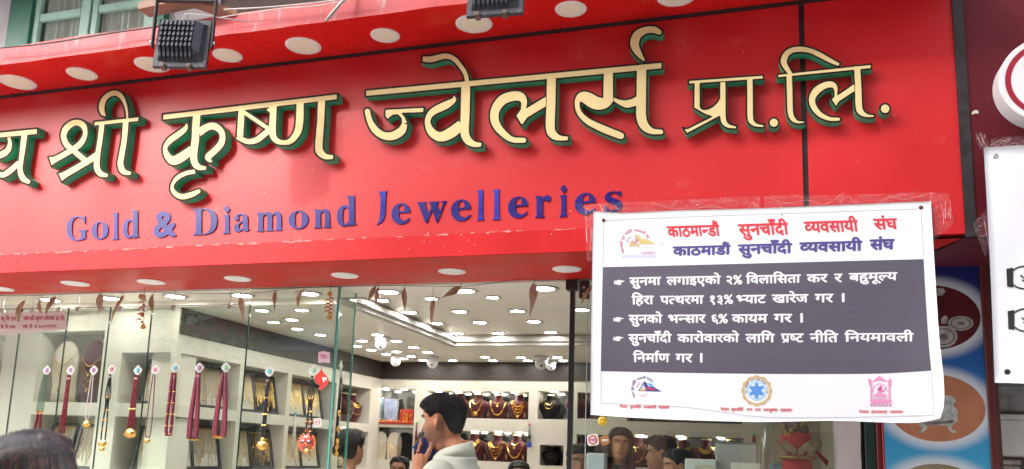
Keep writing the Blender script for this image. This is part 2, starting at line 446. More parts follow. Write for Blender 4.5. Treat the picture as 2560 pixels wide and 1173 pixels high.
# ================================================================== STRUCTURE
D = 4.26; ZB = 2.65; ZS = 2.775; ZT = 3.892; XR = .913; XJ = .24; YG = 4.95      # sign plane, its heights, glass plane
M_red = mat('sign_red', (.56, .009, .013), .45, var=.10, vscale=1.4, bump=.35, bscale=2.2, col2=(.62, .09, .07), c2scale=5, c2lo=.60, c2hi=.85, spec=.5, dirt=.55, coat=.0)
M_redstrip = mat('strip_red', (.56, .012, .015), .45, var=.12, vscale=3, bump=.05, spec=.25, dirt=.45, col2=(.75, .25, .22), c2scale=9, c2lo=.70, c2hi=.74, streak=True)
M_redsoff = mat('soffit_red', (.70, .012, .010), .28, var=.08, vscale=2, spec=.5, dirt=.25)
M_redlow = mat('lower_soffit_red', (.58, .016, .012), .38, var=.10, vscale=2.5, spec=.12, dirt=.3, col2=(.50, .03, .022), c2scale=3, c2lo=.5, c2hi=.7)
M_pink = mat('faded_pink_red', (.46, .060, .068), .55, var=.22, vscale=3, bump=.1, dirt=.8, spec=.3, col2=(.40, .24, .23), c2scale=14, c2lo=.56, c2hi=.70, streak=(1, 1, .25))
M_black = mat('black_sealant', (.022, .018, .02), .45, var=.3, vscale=20, bump=.3)
M_maroon = mat('maroon_panel', (.105, .010, .018), .36, spec=.25, var=.12, vscale=2, dirt=.7)
M_white = mat('white_paint', (.78, .78, .78), .5, var=.05, vscale=5)
M_cream = mat('cream_wall', (.66, .62, .54), .55, var=.05, vscale=3)
M_ceil = mat('ceiling_paint', (.84, .79, .70), .45, var=.03)
M_conc = mat('concrete', (.33, .32, .30), .85, var=.2, vscale=4, bump=.4)

g = G(); g.add([(-300, -300, 0), (300, -300, 0), (300, 300, 0), (-300, 300, 0)], [(0, 1, 2, 3)])
tag(g.out('ground', mat('paving', (.50, .48, .45), .85, var=.15, vscale=2, bump=.3)), kind='structure')
g = G(); g.add([(-7.5, YG-.05, .004), (2, YG-.05, .004), (2, 9.4, .004), (-7.5, 9.4, .004)], [(0, 1, 2, 3)])
tag(g.out('shop_floor', mat('floor_tile', (.5, .46, .40), .25, var=.1, vscale=3)), kind='structure')

# ---- interior shell
ZC, ZCR, XL, YB = 2.60, 2.72, -4.15, 9.05
g = G()
g.box(XL-.3, -2.82, 5.32, YB+.3, ZC, ZC+.14)            # perimeter left
g.box(-2.82, 1.0, 7.75, YB+.3, ZC, ZC+.14)              # perimeter back
g.box(-7.6, XL-.3, 5.32, 6.6, ZC, ZC+.14)
g.box(-7.6, 1.0, YG+.03, 5.32, 2.645, 2.76)             # front strip
g.box(-2.81, 1.0, 5.33, 7.74, ZCR, ZCR+.05)             # raised tray
tag(g.out('shop_ceiling', M_ceil), kind='structure')
# stepped cornice of the tray
g = G()
for k, (h0, h1, o) in enumerate(((0, .035, .03), (.035, .06, .055), (.06, .085, .035))):
    g.box(-2.818, -2.818+o, 5.33, 7.745, ZC+h0+.015, ZC+h1+.013); g.box(-2.818+o, 1.0, 7.745-o, 7.745, ZC+h0+.015, ZC+h1+.013)
tag(g.out('ceiling_cornice', mat('cornice_grey', (.50, .48, .45), .4)), kind='structure')

def wall_grid(name, org, u, nrm, L, z0, z1, holes, depth, m, m_in, m_back, label=None):
    """panelled wall with rectangular niches; local axes u (along), z up, nrm points INTO the niche"""
    org, u, nrm = Vector(org), Vector(u), Vector(nrm); g = G()
    P = lambda a, z, d=0.: tuple(org+u*a+nrm*d+Vector((0, 0, z)))
    us = sorted({0., L} | {h[0] for h in holes} | {h[1] for h in holes}); zs = sorted({z0, z1} | {h[2] for h in holes} | {h[3] for h in holes})
    for a, b in zip(us[:-1], us[1:]):
        for c, d in zip(zs[:-1], zs[1:]):
            mu, mz = (a+b)/2, (c+d)/2
            if any(h[0] < mu < h[1] and h[2] < mz < h[3] for h in holes): continue
            g.add([P(a, c), P(b, c), P(b, d), P(a, d)], [(0, 1, 2, 3)], 0)
    for h in holes:
        a, b, c, d = h[:4]; dp = depth
        g.add([P(a, c, dp), P(b, c, dp), P(b, d, dp), P(a, d, dp)], [(0, 1, 2, 3)], 2 if (len(h) < 5 or h[4]) else 1)
        g.add([P(a, c), P(a, c, dp), P(a, d, dp), P(a, d), P(b, c), P(b, c, dp), P(b, d, dp), P(b, d)],
              [(0, 1, 2, 3), (4, 5, 6, 7), (0, 1, 5, 4), (3, 2, 6, 7)], 1)
    return tag(g.out(name, [m, m_in, m_back]), kind='structure'), P
M_nin = mat('niche_paint', (.70, .66, .58), .5)
M_mirror = mat('niche_mirror', (.30, .33, .32), .10, metal=.85)
E_ = EYE
back_holes = [(-4.24, -3.72, E_+.305, E_+.69), (-4.24, -3.72, E_-.12, E_+.25), (-3.58, -2.38, E_+.375, E_+.675), (-3.58, -2.38, E_-.09, E_+.235),
              (-2.28, -1.92, E_+.385, E_+.69), (-2.24, -1.98, E_-.11, E_+.11), (-1.84, -1.52, E_+.40, E_+.68), (-1.84, -1.52, E_-.08, E_+.235), (-1.305, -.153, E_+.385, E_+.68), (-1.295, -.138, E_-.09, E_+.245)]
bw, PB = wall_grid('back_wall', (0, YB, 0), (1, 0, 0), (0, 1, 0), 1.0, 0, ZC+.1, [], .26, M_cream, M_nin, M_mirror)
bpy.data.objects.remove(bw)
bw, PB = wall_grid('back_wall', (-4.45, YB, 0), (1, 0, 0), (0, 1, 0), 5.2, 0, ZC+.1, [(h[0]+4.45, h[1]+4.45, h[2], h[3]) for h in back_holes], .26, M_cream, M_nin, M_mirror)
Lh = [(5.41, 6.20), (6.27, 6.98), (7.05, 7.95), (8.08, 8.78)]
left_holes = [(a-5.35, b-5.35, E_+.27, E_+.66) for a, b in Lh]+[(a-5.35, b-5.35, E_-.22, E_+.18) for a, b in Lh]
lw, PL = wall_grid('left_wall', (XL, 5.35, 0), (0, 1, 0), (-1, 0, 0), YB-5.35, 0, ZC+.1, left_holes, .26, M_cream, M_nin, M_mirror)
# front-left return wall, nearly facing the street
ang = Vector((-2.9, .25, 0)).normalized()
fr_holes = [(.05, .54, E_-.25, E_+.17), (.05, .54, E_+.27, E_+.66), (.74, 1.44, E_+.27, E_+.84), (.74, 1.44, E_-.25, E_+.17), (1.85, 2.6, E_+.27, E_+.82), (1.85, 2.6, E_-.25, E_+.17)]
fw, PF = wall_grid('front_left_wall', (XL, 5.35, 0), tuple(ang), (ang.y, -ang.x, 0), 3.1, 0, ZC+.1, fr_holes, .28, M_cream, M_nin, M_nin)
# dark patterned wallpaper band
mb = mat('wallpaper_band', (.035, .026, .022), .5)
t = mb.node_tree; N = t.nodes; L_ = t.links; tc = N.new('ShaderNodeTexCoord'); mp = N.new('ShaderNodeMapping'); mp.inputs['Scale'].default_value = (22, 22, 22)
mp.inputs['Rotation'].default_value = (0, math.radians(45), 0)
vo = N.new('ShaderNodeTexVoronoi'); vo.inputs['Randomness'].default_value = 0; vo.inputs['Scale'].default_value = 1
mr = N.new('ShaderNodeMapRange'); mr.inputs[1].default_value = .22; mr.inputs[2].default_value = .15
mx = N.new('ShaderNodeMix'); mx.data_type = 'RGBA'; mx.inputs[6].default_value = (.035, .026, .022, 1); mx.inputs[7].default_value = (.16, .12, .09, 1)
sep = N.new('ShaderNodeVectorMath'); sep.operation = 'MULTIPLY'; sep.inputs[1].default_value = (1, 0, 1)
L_.new(tc.outputs['Object'], mp.inputs[0]); L_.new(mp.outputs[0], vo.inputs[0]); L_.new(vo.outputs['Distance'], mr.inputs[0]); L_.new(mr.outputs[0], mx.inputs[0]); L_.new(mx.outputs[2], N['Principled BSDF'].inputs['Base Color'])
g = G(); g.box(XL+.012, .6, YB-.012, YB-.002, E_+.80, ZC-.002); tag(g.out('wallpaper', mb), kind='structure')
g = G(); g.box(XL+.002, XL+.012, 5.36, YB-.013, E_+.80, ZC-.002); tag(g.out('wallpaper', mb), kind='structure')
g = G(); g.box(.55, .62, YG+.15, YB+.2, 0, ZCR); g.box(.05, .55, YB-.5, YB-.4, 0, ZC-.002); g.box(.05, .10, YB-.4, YB, 0, ZC-.002)
tag(g.out('right_wall', mat('beige_wall', (.42, .38, .30), .55, var=.05)), kind='structure')
g = G(); g.box(-7.7, -7.6, YG+.03, 6.6, 0, 2.8); tag(g.out('far_left_wall', M_cream), kind='structure')
# shop body above (floor slab over shop) and neighbouring core
g = G(); g.box(-7.8, 5, YG-.02, 9.6, 2.78, 2.95); tag(g.out('floor_slab', M_conc), kind='structure')

# ---- lower soffit under the sign, and upper canopy
sg = thing('shop_sign', 'long red fascia with raised gold Devanagari and blue English letters over the shop', 'shop sign', (-2, D, ZB))
G().box(-8.5, XJ-.012, D, D+.05, ZS+.001, ZT).out('sign_panel', M_red, sg)
G().box(XJ+.014, XR, D, D+.05, ZB+.02, ZT+.4).out('sign_panel', M_red, sg)
G().box(XJ-.012, XJ+.014, D+.012, D+.06, ZB, ZT+.4).out('panel_joint', M_black, sg)
G().bbox(-8.5, XJ-.012, D-.004, D+.05, ZB, ZS, .002).out('bottom_strip', M_redstrip, sg)
G().box(-8.5, XJ+.2, D-.008, D+.045, ZT+.001, ZT+.019).out('top_joint', M_black, sg)
# lower soffit (horizontal underside)
g = G(); zz = ZB-.001
g.add([(-8.5, D+.004, zz), (XR-.01, D+.004, zz), (XR-.25, YG-.01, zz), (-8.5, YG-.01, zz)], [(0, 1, 2, 3)])
g.add([(-8.5, YG-.01, zz), (XR-.25, YG-.01, zz), (XR-.25, YG-.01, zz+.1), (-8.5, YG-.01, zz+.1)], [(0, 1, 2, 3)])
ls = tag(g.out('lower_soffit', M_redlow), 'red painted underside below the sign with a row of round downlights', 'soffit')
g = G(); g.add([(XR-.008, D+.004, zz-.001), (2.6, D+.004, zz-.001), (2.6, 5.2, zz-.001), (XR-.248, 5.2, zz-.001)], [(0, 1, 2, 3)])
tag(g.out('maroon_soffit', mat('soffit_maroon', (.12, .012, .02), .4, var=.1)), 'dark maroon underside of the neighbouring shop front above the blue poster', 'soffit')
# canopy above the sign
YC = 3.855
cn = thing('canopy', 'projecting red canopy above the sign with faded pink front edge', 'canopy', (-2, YC, ZT))
G().box(-8.5, XJ+.6, YC+.01, D-.002, ZT+.02, ZT+.05).out('soffit_panel', M_redsoff, cn)
G().box(XJ+.6, XR+.0, YC+.01, D-.002, ZT+.02, ZT+.05).out('soffit_panel', M_redsoff, cn)
# front edge: slightly irregular strip
n = 60; vs = []; fs = []
for i in range(n+1):
    x = -8.5+(9.4)*i/n; j = .003*math.sin(i*1.7)+.002*math.sin(i*4.1)
    vs += [(x, YC+j, ZT+.012+.002*math.sin(i*2.3)), (x, YC+j+.004, ZT+.137+.003*math.sin(i*.9)), (x, YC+.03, ZT+.139+.003*math.sin(i*.9)), (x, D+.3, ZT+.15)]
for i in range(n): fs += [(4*i+k, 4*i+4+k, 4*i+5+k, 4*i+1+k) for k in range(3)]
mk('front_edge', vs, fs, [M_pink, mat('canopy_top', (.5, .33, .30), .7, var=.2)], cn, mi=[0 if k < 2 else 1 for i in range(n) for k in range(3)])
# seam flakes: peeled paint along the strip joint
g = G(); rr = random.Random(3)
for k in range(85):
    x = rr.uniform(-5.3, -.75) if k < 65 else rr.uniform(-5.2, -4.2); w_ = rr.uniform(.004, .05)*(1 if rr.random() < .8 else 2.2); h_ = rr.uniform(.0015, .006)
    z = ZS-.002+rr.gauss(0, .003); m_ = rr.randint(4, 7); pts = []
    for i in range(m_): pts.append((x+w_*i/(m_-1), z+rr.uniform(0, h_)))
    for i in reversed(range(m_)): pts.append((x+w_*i/(m_-1), z-rr.uniform(.0006, h_)))
    g.poly(pts, lambda a, b: (a, D-.0055, b))
tag(g.out('peeled_paint', mat('peeled_primer', (.66, .30, .28), .7, var=.2), sg), kind='stuff')
g = G()   # small chips and screw heads
for k in range(110):
    x, z = rr.uniform(-5.2, .85), rr.uniform(ZB+.01, ZT-.05); s_ = rr.uniform(.0012, .0035)
    if rr.random() < .6: z = rr.uniform(ZB+.02, ZS+.25)
    pts = [(x+s_*rr.uniform(.6, 1.3)*math.cos(a), z+s_*rr.uniform(.5, 1.4)*math.sin(a)) for a in [i*1.256 for i in range(5)]]
    yy = D-.0045 if z < ZS else D-.0012
    g.poly(pts, lambda a, b: (a, yy, b))
tag(g.out('paint_chip', mat('chip', (.7, .5, .46), .7), sg), kind='stuff')

# ---- maroon neighbouring sign
def depth_of_(p): return (p[0]*CFW[0]+p[1]*CFW[1]+(p[2]-EYE)*CFW[2])
ms = thing('neighbour_sign', 'dark maroon shop sign beside the red one with a round white emblem', 'shop sign', (1.4, D, ZB))
G().box(XR, XR+.045, D-.014, D+.05, ZB+.001, ZT+.6).out('edge_joint', M_black, ms)
G().box(XR+.045, 3.2, D-.006, D+.05, ZB+.001, ZT+.6).out('sign_panel', M_maroon, ms)
ec = at(2627, 198, 4.15); ER = 115*depth_of_(ec)/CF
g = G(); g.lathe([(.001, -.004), (ER*.985, -.004), (ER, 0), (ER, .105), (.001, .106)], (ec[0], 4.148, ec[2]), 64, 0, 'y'); em = g.out('emblem', mat('emblem_white', (.74, .72, .73), .45, var=.03), ms)
g = G(); nn = 64; vs = []; 
for k in range(nn):
    a = 2*math.pi*k/nn; vs += [(ec[0]+.88*ER*math.cos(a), 4.1425, ec[2]+.88*ER*math.sin(a)), (ec[0]+.765*ER*math.cos(a), 4.1425, ec[2]+.765*ER*math.sin(a))]
g.add(vs, [(2*k, 2*k+1, (2*k+3) % (2*nn), (2*k+2) % (2*nn)) for k in range(nn)]); g.out('ring', mat('emblem_ring', (.30, .01, .03), .4), em)

# ================================================================== BIG RAISED LETTERS
YF = D-.055
M_gold = mat('letter_cream', (.74, .60, .30), .6, var=.05, vscale=3, bump=.03, spec=.2, dirt=.15)
M_lblack = mat('letter_edge_black', (.020, .014, .012), .65, spec=.12)
M_green = mat('letter_side_green', (.03, .34, .18), .4, var=.2, vscale=10)
def tf(ox, oy, s):
    return lambda p: (ox+p[0]/s, oy+p[1]/s) + ((p[2]/s,) if len(p) > 2 else ())
T1, T2, T3, T4, T5, T6, T7, T8, T9 = tf(0, 220, 4.692), tf(120, 220, 4.692), tf(390, 250, 4.692), tf(600, 200, 4.692), tf(900, 120, 3.666), tf(1200, 100, 3.912), tf(1400, 60, 3.782), tf(1690, 160, 5.864), tf(1930, 100, 5.1)
def S(T, pts, c='bb'): return ('s', [T(p) for p in pts], c)
def Pg(T, pts): return ('p', [T(p) for p in pts])
def Ci(x, y, r): return ('c', (x, y, r))
ID = lambda p: tuple(p)
LET = {
 'ya': [Pg(T1, [(-150, 535), (440, 475), (437, 545), (-150, 600)]), S(T1, [(290, 520, 82), (268, 700, 76), (248, 850, 68), (235, 960, 72), (270, 1060, 80), (355, 1112, 52)]),
        S(T1, [(100, 575, 46), (116, 650, 56), (88, 735, 78), (0, 790, 85), (-80, 790, 60)]), S(T1, [(-80, 960, 60), (20, 1022, 72), (120, 970, 78), (230, 870, 66)])],
 'shri': [Pg(T2, [(540, 395), (1072, 337), (1063, 393), (537, 447)]),
        S(T2, [(22, 862, 116), (50, 852, 92), (90, 835, 80), (160, 798, 76), (300, 715, 76), (392, 640, 76), (438, 530, 62), (405, 432, 82), (315, 408, 78), (222, 465, 86), (183, 560, 78), (215, 660, 78), (300, 735, 75), (400, 820, 75), (450, 860, 75)]),
        S(T2, [(138, 1050, 112), (170, 1035, 94), (210, 1012, 84), (350, 930, 80), (470, 858, 84), (600, 770, 86)]),
        S(T2, [(633, 420, 72), (612, 600, 70), (590, 740, 70), (572, 860, 78), (578, 950, 82), (622, 1010, 76), (706, 1030, 46)]),
        S(T2, [(913, 380, 80), (896, 600, 72), (862, 800, 76), (850, 900, 80), (885, 980, 78), (978, 1006, 44)]),
        S(T2, [(668, 322, 34), (640, 290, 66), (630, 220, 80), (655, 140, 76), (715, 80, 72), (795, 62, 74), (862, 105, 66), (905, 190, 50), (925, 280, 40), (930, 370, 36)], 'rb')],
 'krishna': [Pg(ID, [(406.6, 285.8), (843.6, 234.7), (843.6, 249.4), (406.6, 300.7)]),
        S(T3, [(478, 170, 98), (468, 300, 98), (462, 460, 100), (444, 600, 98), (443, 690, 95), (468, 762, 88), (520, 796, 70), (594, 798, 44)]),
        S(T3, [(360, 268, 12), (345, 335, 62), (270, 400, 80), (165, 475, 80), (108, 560, 64), (133, 655, 85), (205, 712, 115), (310, 665, 118), (430, 575, 105)]),
        S(T3, [(495, 390, 104), (590, 325, 95), (680, 308, 92), (755, 358, 84), (781, 430, 78), (758, 520, 88), (680, 605, 86), (612, 672, 84), (652, 735, 30)]),
        S(T3, [(462, 838, 62), (350, 862, 62), (250, 915, 62), (190, 1005, 48), (212, 1085, 66), (300, 1135, 74), (420, 1110, 74), (500, 1072, 56)], 'br'),
        S(T4, [(22, 300, 85), (12, 480, 85), (0, 670, 85)]), S(T4, [(-48, 676, 30), (10, 694, 66), (100, 724, 72), (200, 702, 80), (300, 625, 80), (385, 555, 80)]),
        S(T4, [(30, 368, 56), (335, 572, 58)]),
        S(T4, [(395, 280, 88), (388, 420, 88), (380, 560, 92), (388, 655, 86), (430, 712, 76), (510, 736, 66), (600, 712, 80), (675, 610, 94), (700, 480, 100), (706, 260, 95)]),
        Pg(T4, [(340, 300), (330, 330), (300, 350), (330, 375), (352, 392), (380, 392), (380, 300)]),
        S(T4, [(958, 220, 96), (946, 500, 96), (925, 780, 100), (948, 858, 96), (1010, 900, 74), (1098, 905, 54)])],
 'jwelers': [Pg(ID, [(914.2, 225.8), (1655.2, 156), (1655.2, 172.4), (914.2, 241.4)]),
        S(T5, [(68, 582, 60), (90, 670, 62), (140, 752, 74), (215, 803, 76), (300, 806, 86), (380, 760, 84), (412, 690, 56)], 'rb'),
        Pg(T5, [(236, 563), (588, 544), (582, 593), (388, 600), (415, 636), (438, 690), (382, 700), (377, 645), (345, 612), (300, 618), (252, 657), (228, 625), (228, 580)]),
        S(T5, [(862, 436, 10), (858, 480, 52), (780, 528, 80), (695, 568, 76), (640, 615, 66), (620, 685, 62), (655, 770, 82), (735, 814, 96), (830, 780, 108), (935, 700, 100)]),
        S(T5, [(970, 320, 92), (964, 600, 92), (958, 760, 88), (985, 842, 82), (1045, 882, 62), (1116, 887, 42)]),
        S(T5, [(570, 101, 58), (655, 104, 66), (775, 76, 60), (860, 100, 54), (935, 185, 50), (970, 250, 48), (984, 320, 46)]),
        S(T6, [(699, 340, 98), (694, 620, 98), (688, 860, 98), (722, 932, 88), (785, 960, 58), (866, 963, 44)]),
        S(T6, [(428, 665, 60), (430, 600, 72), (395, 555, 96), (315, 552, 105), (215, 592, 106), (148, 690, 96), (148, 800, 92), (205, 892, 80), (310, 972, 64), (428, 982, 60)], 'br'),
        Pg(T6, [(462, 600), (455, 664), (650, 545), (650, 652), (462, 765), (422, 828), (398, 825), (350, 740), (395, 680), (398, 645)]),
        Pg(T7, [(411, 420), (506, 420), (506, 740), (460, 760), (403, 712)]),
        S(T7, [(490, 690, 70), (425, 748, 108), (340, 748, 132), (262, 705, 126), (205, 690, 96), (165, 735, 60), (178, 830, 56), (255, 915, 66), (380, 980, 76), (500, 1030, 76), (575, 1058, 72)], 'br'),
        Pg(T7, [(500, 688), (560, 712), (620, 720), (680, 705), (730, 675), (730, 775), (650, 798), (610, 795), (560, 770), (508, 735)]),
        S(T7, [(772, 390, 98), (768, 700, 101), (768, 880, 103), (802, 968, 92), (870, 1014, 66), (955, 1021, 52)], 'br'),
        S(T7, [(792, 342, 30), (748, 285, 66), (705, 195, 92), (732, 105, 90), (810, 60, 76), (890, 56, 72), (938, 78, 58)], 'rr')],
 'pra': [Pg(T8, [(187, 243), (1280, 165), (1280, 222), (187, 297)]),
        Pg(T8, [(265, 270), (355, 270), (355, 625), (370, 655), (405, 670), (470, 662), (550, 620), (610, 560), (640, 505), (640, 265), (733, 258), (735, 820), (660, 820), (637, 768), (160, 1022), (105, 935), (140, 950), (180, 945), (525, 772), (420, 735), (262, 645)]),
        S(T8, [(688, 740, 94), (700, 840, 92), (765, 908, 66), (887, 933, 38)]),
        S(T8, [(1082, 200, 95), (1086, 500, 97), (1088, 770, 98), (1112, 852, 84), (1180, 898, 56), (1288, 912, 40)])],
 'stop': [Ci(1934.7, 307, 11.6)],
 'li': [Pg(T9, [(72, 440), (1265, 313), (1265, 365), (72, 483)]),
        S(T9, [(218, 430, 82), (226, 700, 86), (234, 920, 82), (265, 1005, 72), (330, 1048, 46), (414, 1048, 26)]),
        S(T9, [(246, 440, 60), (195, 375, 72), (150, 280, 90), (185, 180, 88), (270, 128, 82), (380, 120, 80), (500, 142, 72), (615, 195, 76), (750, 268, 66), (862, 318, 46)]),
        S(T9, [(1084, 330, 90), (1098, 560, 93), (1108, 850, 97), (1140, 925, 84), (1210, 965, 52), (1304, 972, 30)]),
        S(T9, [(812, 655, 56), (808, 605, 66), (760, 568, 88), (670, 582, 96), (565, 650, 104), (512, 750, 94), (530, 850, 88), (610, 948, 78), (730, 1006, 62), (848, 1011, 52)], 'br'),
        Pg(T9, [(845, 600), (838, 700), (1055, 552), (1060, 655), (855, 790), (825, 845), (812, 845), (755, 760), (792, 715), (790, 655)])],
 'stop2': [Ci(2212.9, 272.2, 12.1)]}
for key, el in LET.items():
    pts = []
    for e in el:
        if e[0] == 'c': pts += [(e[1][0]-e[1][2], e[1][1]-e[1][2]), (e[1][0]+e[1][2], e[1][1]+e[1][2])]
        else: pts += [(p[0]+s_*12, p[1]+s_*12) for p in e[1] for s_ in (-1, 1)]
    P = np.array(pts); F_ = Field(P[:, 0].min()-8, P[:, 1].min()-8, P[:, 0].max()+8, P[:, 1].max()+8, .6)
    for e in el:
        if e[0] == 's': F_.stroke(e[1], e[2][0], e[2][1])
        elif e[0] == 'p': F_.polygon(e[1])
        else: F_.circle(*e[1])
    outer = F_.loops(3.2, .12); inner = F_.loops(-1.5, .12)
    g = G(); g.poly(outer, lambda x, y: at(x, y, YF), (0, .0535, 0), 0, 1)
    lt = g.out('letter', [M_lblack, M_green], sg)
    # thin black rim wraps round the side a little
    g = G()
    for l in outer:
        A = [at(x, y, YF) for x, y in l]; n = len(A)
        C_ = [(a[0], YF+.004, a[2]) for a in A]; B_ = [(a[0], YF-.0008, a[2]) for a in A]
        cx = np.mean([a[0] for a in A]); g.add([(b[0], b[1], b[2]) for b in B_]+C_, [(i, (i+1) % n, n+(i+1) % n, n+i) for i in range(n)], 0)
    g = G(); g.poly(inner, lambda x, y: at(x, y, YF-.0025), (0, .0025, 0), 0, 1); g.out('letter_face', [M_gold, M_lblack], lt)

# ---- English line
M_blue = mat('letter_blue', (.018, .015, .17), .30, var=.35, vscale=4, spec=.4, dirt=.5)
M_blue2 = mat('letter_blue_bright', (.030, .036, .32), .30, var=.3, vscale=5, spec=.35, dirt=.3)
MB = lambda ch: chr(0x1D400+ord(ch)-65) if ch.isupper() else chr(0x1D41A+ord(ch)-97)
E4, E5 = tf(0, 390, 2.9326), tf(850, 390, 2.9326)
ENG = [('G', E4, 487, 643, 440, 622), ('o', E4, 668, 793, 480, 612), ('l', E4, 820, 872, 418, 612), ('d', E4, 897, 1020, 400, 605), ('&', E4, 1122, 1290, 405, 597),
       ('D', E4, 1410, 1592, 385, 577), ('i', E4, 1633, 1690, 368, 568), ('a', E4, 1713, 1828, 422, 555), ('m', E4, 1880, 2070, 408, 550), ('o', E4, 2113, 2260, 400, 535),
       ('n', E4, 2300, 2427, 388, 527), ('d', E5, -25, 118, 295, 517), ('J', E5, 270, 345, 260, 505), ('e', E5, 377, 512, 345, 500), ('w', E5, 565, 780, 335, 490),
       ('e', E5, 812, 957, 318, 477), ('l', E5, 1000, 1058, 252, 470), ('l', E5, 1115, 1178, 247, 465), ('e', E5, 1230, 1377, 297, 455), ('r', E5, 1430, 1543, 290, 450),
       ('i', E5, 1608, 1668, 215, 443), ('e', E5, 1720, 1873, 270, 430), ('s', E5, 1940, 2068, 258, 410)]
for k, (ch, T, x0, x1, y0, y1) in enumerate(ENG):
    (px0, py0_), (px1, py1_) = T((x0, y0)), T((x1, y1)); sl_ = -.055
    if ch == 'J': loops = [[T(p) for p in [(278, 262), (346, 258), (336, 275), (333, 330), (330, 420), (322, 455), (300, 488), (268, 505), (285, 480), (294, 425), (297, 320), (293, 280)]]]
    elif ch in 'il':
        h_ = py1_-py0_; yt = py0_+(.32*h_ if ch == 'i' else 0); W_ = px1_-px0 if False else px1-px0
        loops = [[(px0+.02*W_, yt+.02*h_), (px0+W_*.80, yt-.02*h_), (px0+W_*.78, yt+.3*h_), (px0+W_*.80, py1_-.09*h_), (px0+W_, py1_-.01*h_), (px0+.03*W_, py1_+.02*h_), (px0+.22*W_, py1_-.08*h_), (px0+.25*W_, yt+.3*h_), (px0+.24*W_, yt+.1*h_)]]
        if ch == 'i':
            cx, cy, r_ = px0+W_*.52, py0_+h_*.115, W_*.42; loops.append([(cx, cy-r_*1.25), (cx+r_, cy), (cx, cy+r_*1.25), (cx-r_, cy)])
    else:
        loops = box_loops('&' if ch == '&' else MB(ch), px0, px1, py0_, py1_, bold=3 if ch == '&' else 0)
        cx = (px0+px1)/2; loops = [[(x, y+sl_*(x-cx)) for x, y in l] for l in loops]
    ym = D-.007
    g = G()
    if ch == 'i':
        for l in loops: g.poly([l], lambda x, y: at(x, y, ym), (0, .0065, 0), 0, 1)
    else: g.poly(loops, lambda x, y: at(x, y, ym), (0, .0065, 0), 0, 1)
    g.out('letter', [M_blue2 if k in (12, 16, 17) else M_blue, M_blue], sg)
# ================================================================== DOWNLIGHTS IN THE RED SOFFITS
M_dl = mat('downlight_plastic', (.88, .80, .74), .5)
M_dld = mat('downlight_diffuser', (.92, .83, .66), .5)
M_dlw = mat('downlight_white', (.92, .90, .86), .4)
def depth_of(p): return (p[0]*CFW[0]+p[1]*CFW[1]+(p[2]-EYE)*CFW[2])
def downlight(c, r, label, group, m1, m2, name='downlight', tilt=0):
    t_ = thing(name, label, 'downlight', c, group)
    G().lathe([(r*.70, .002), (r*.72, -.0035), (r*.76, -.0045), (r*.98, -.0035), (r, -.0015), (r, .002)], (0, 0, 0), 28).out('rim', m1, t_, True, local=True)
    G().lathe([(.001, .0005), (r*.60, .001), (r*.64, .006), (r*.69, .006), (r*.70, -.0025), (r*.725, -.0035)], (0, 0, 0), 28).out('diffuser', m2, t_, False, local=True)
    return t_
up = [(44, 206, 88), (205, 185, 74), (380, 162, 86), (569, 139, 74), (758, 115, 90), (963, 89, 74), (1185, 60, 93), (1427, 23, 79), (1690, -8, 95), (1935, -38, 80)]
ulab = ['at the far left edge of the picture', 'above the first gap before the shri letter', 'half hidden behind the left floodlight', 'just right of the left floodlight', 'above the letters krishna, under the loose pipe', 'midway between the two floodlights',
        'half hidden behind the right floodlight', 'first one right of the right floodlight', 'cut by the top edge of the picture', 'out past the panel joint']
for (x, y, w_), lb in zip(up, ulab):
    c = ath(x, y, ZT+.018); downlight(c, w_/2*depth_of(c)/CF, 'unlit cream downlight in the upper red soffit, '+lb, 'downlights in the upper soffit', M_dl, M_dld)
lo = [(0, 722, 66), (188, 709, 68), (378, 705, 68), (594, 697, 67), (862, 689, 69), (1130, 679, 70), (1417, 673, 73)]
llab = ['cut by the left edge', 'above the leftmost hanging leaves', 'above the left chilli garland', 'under the letters of Gold', 'above the glass shop corner', 'in the middle of the doorway', 'beside the white banner']
for (x, y, w_), lb in zip(lo, llab):
    c = ath(x, y, ZB-.004); downlight(c, w_/2*depth_of(c)/CF, 'white round downlight under the lower red soffit, '+lb, 'downlights under the sign', M_dlw, M_dlw)

# ================================================================== WHITE BANNER
def bdep(px, py):
    s, t_ = (px-1480)/870, (py-520)/530
    y = 4.235-.055*max(0, min(1, t_*1.4)) + .008*math.sin(s*7+.6+t_*2)*(.3+t_) + .004*math.sin(t_*9+s*3)
    e = max(0, s-.86)/.14; y -= .035*e*e*max(0, t_-.25)
    e = max(0, .07-s)/.07; y -= .010*e*t_
    return y
def coons(top, right, bottom, left, n, m):
    """each side: list of px points; top L->R, right T->B, bottom L->R, left T->B"""
    def ev(P, t_):
        P = catmull(P, 8); L = np.r_[0, np.cumsum(np.hypot(*np.diff(P, axis=0).T))]; L /= L[-1]
        return np.array([np.interp(t_, L, P[:, 0]), np.interp(t_, L, P[:, 1])])
    out = []; TS, BS = ev(top, np.arange(n+1)/n).T, ev(bottom, np.arange(n+1)/n).T; LS, RS = ev(left, np.arange(m+1)/m).T, ev(right, np.arange(m+1)/m).T
    for j in range(m+1):
        for i in range(n+1):
            s, t_ = i/n, j/m
            p = (1-t_)*TS[i]+t_*BS[i]+(1-s)*LS[j]+s*RS[j]
            p -= (1-s)*(1-t_)*np.array(top[0])+s*(1-t_)*np.array(top[-1])+(1-s)*t_*np.array(bottom[0])+s*t_*np.array(bottom[-1])
            out.append(p)
    return out
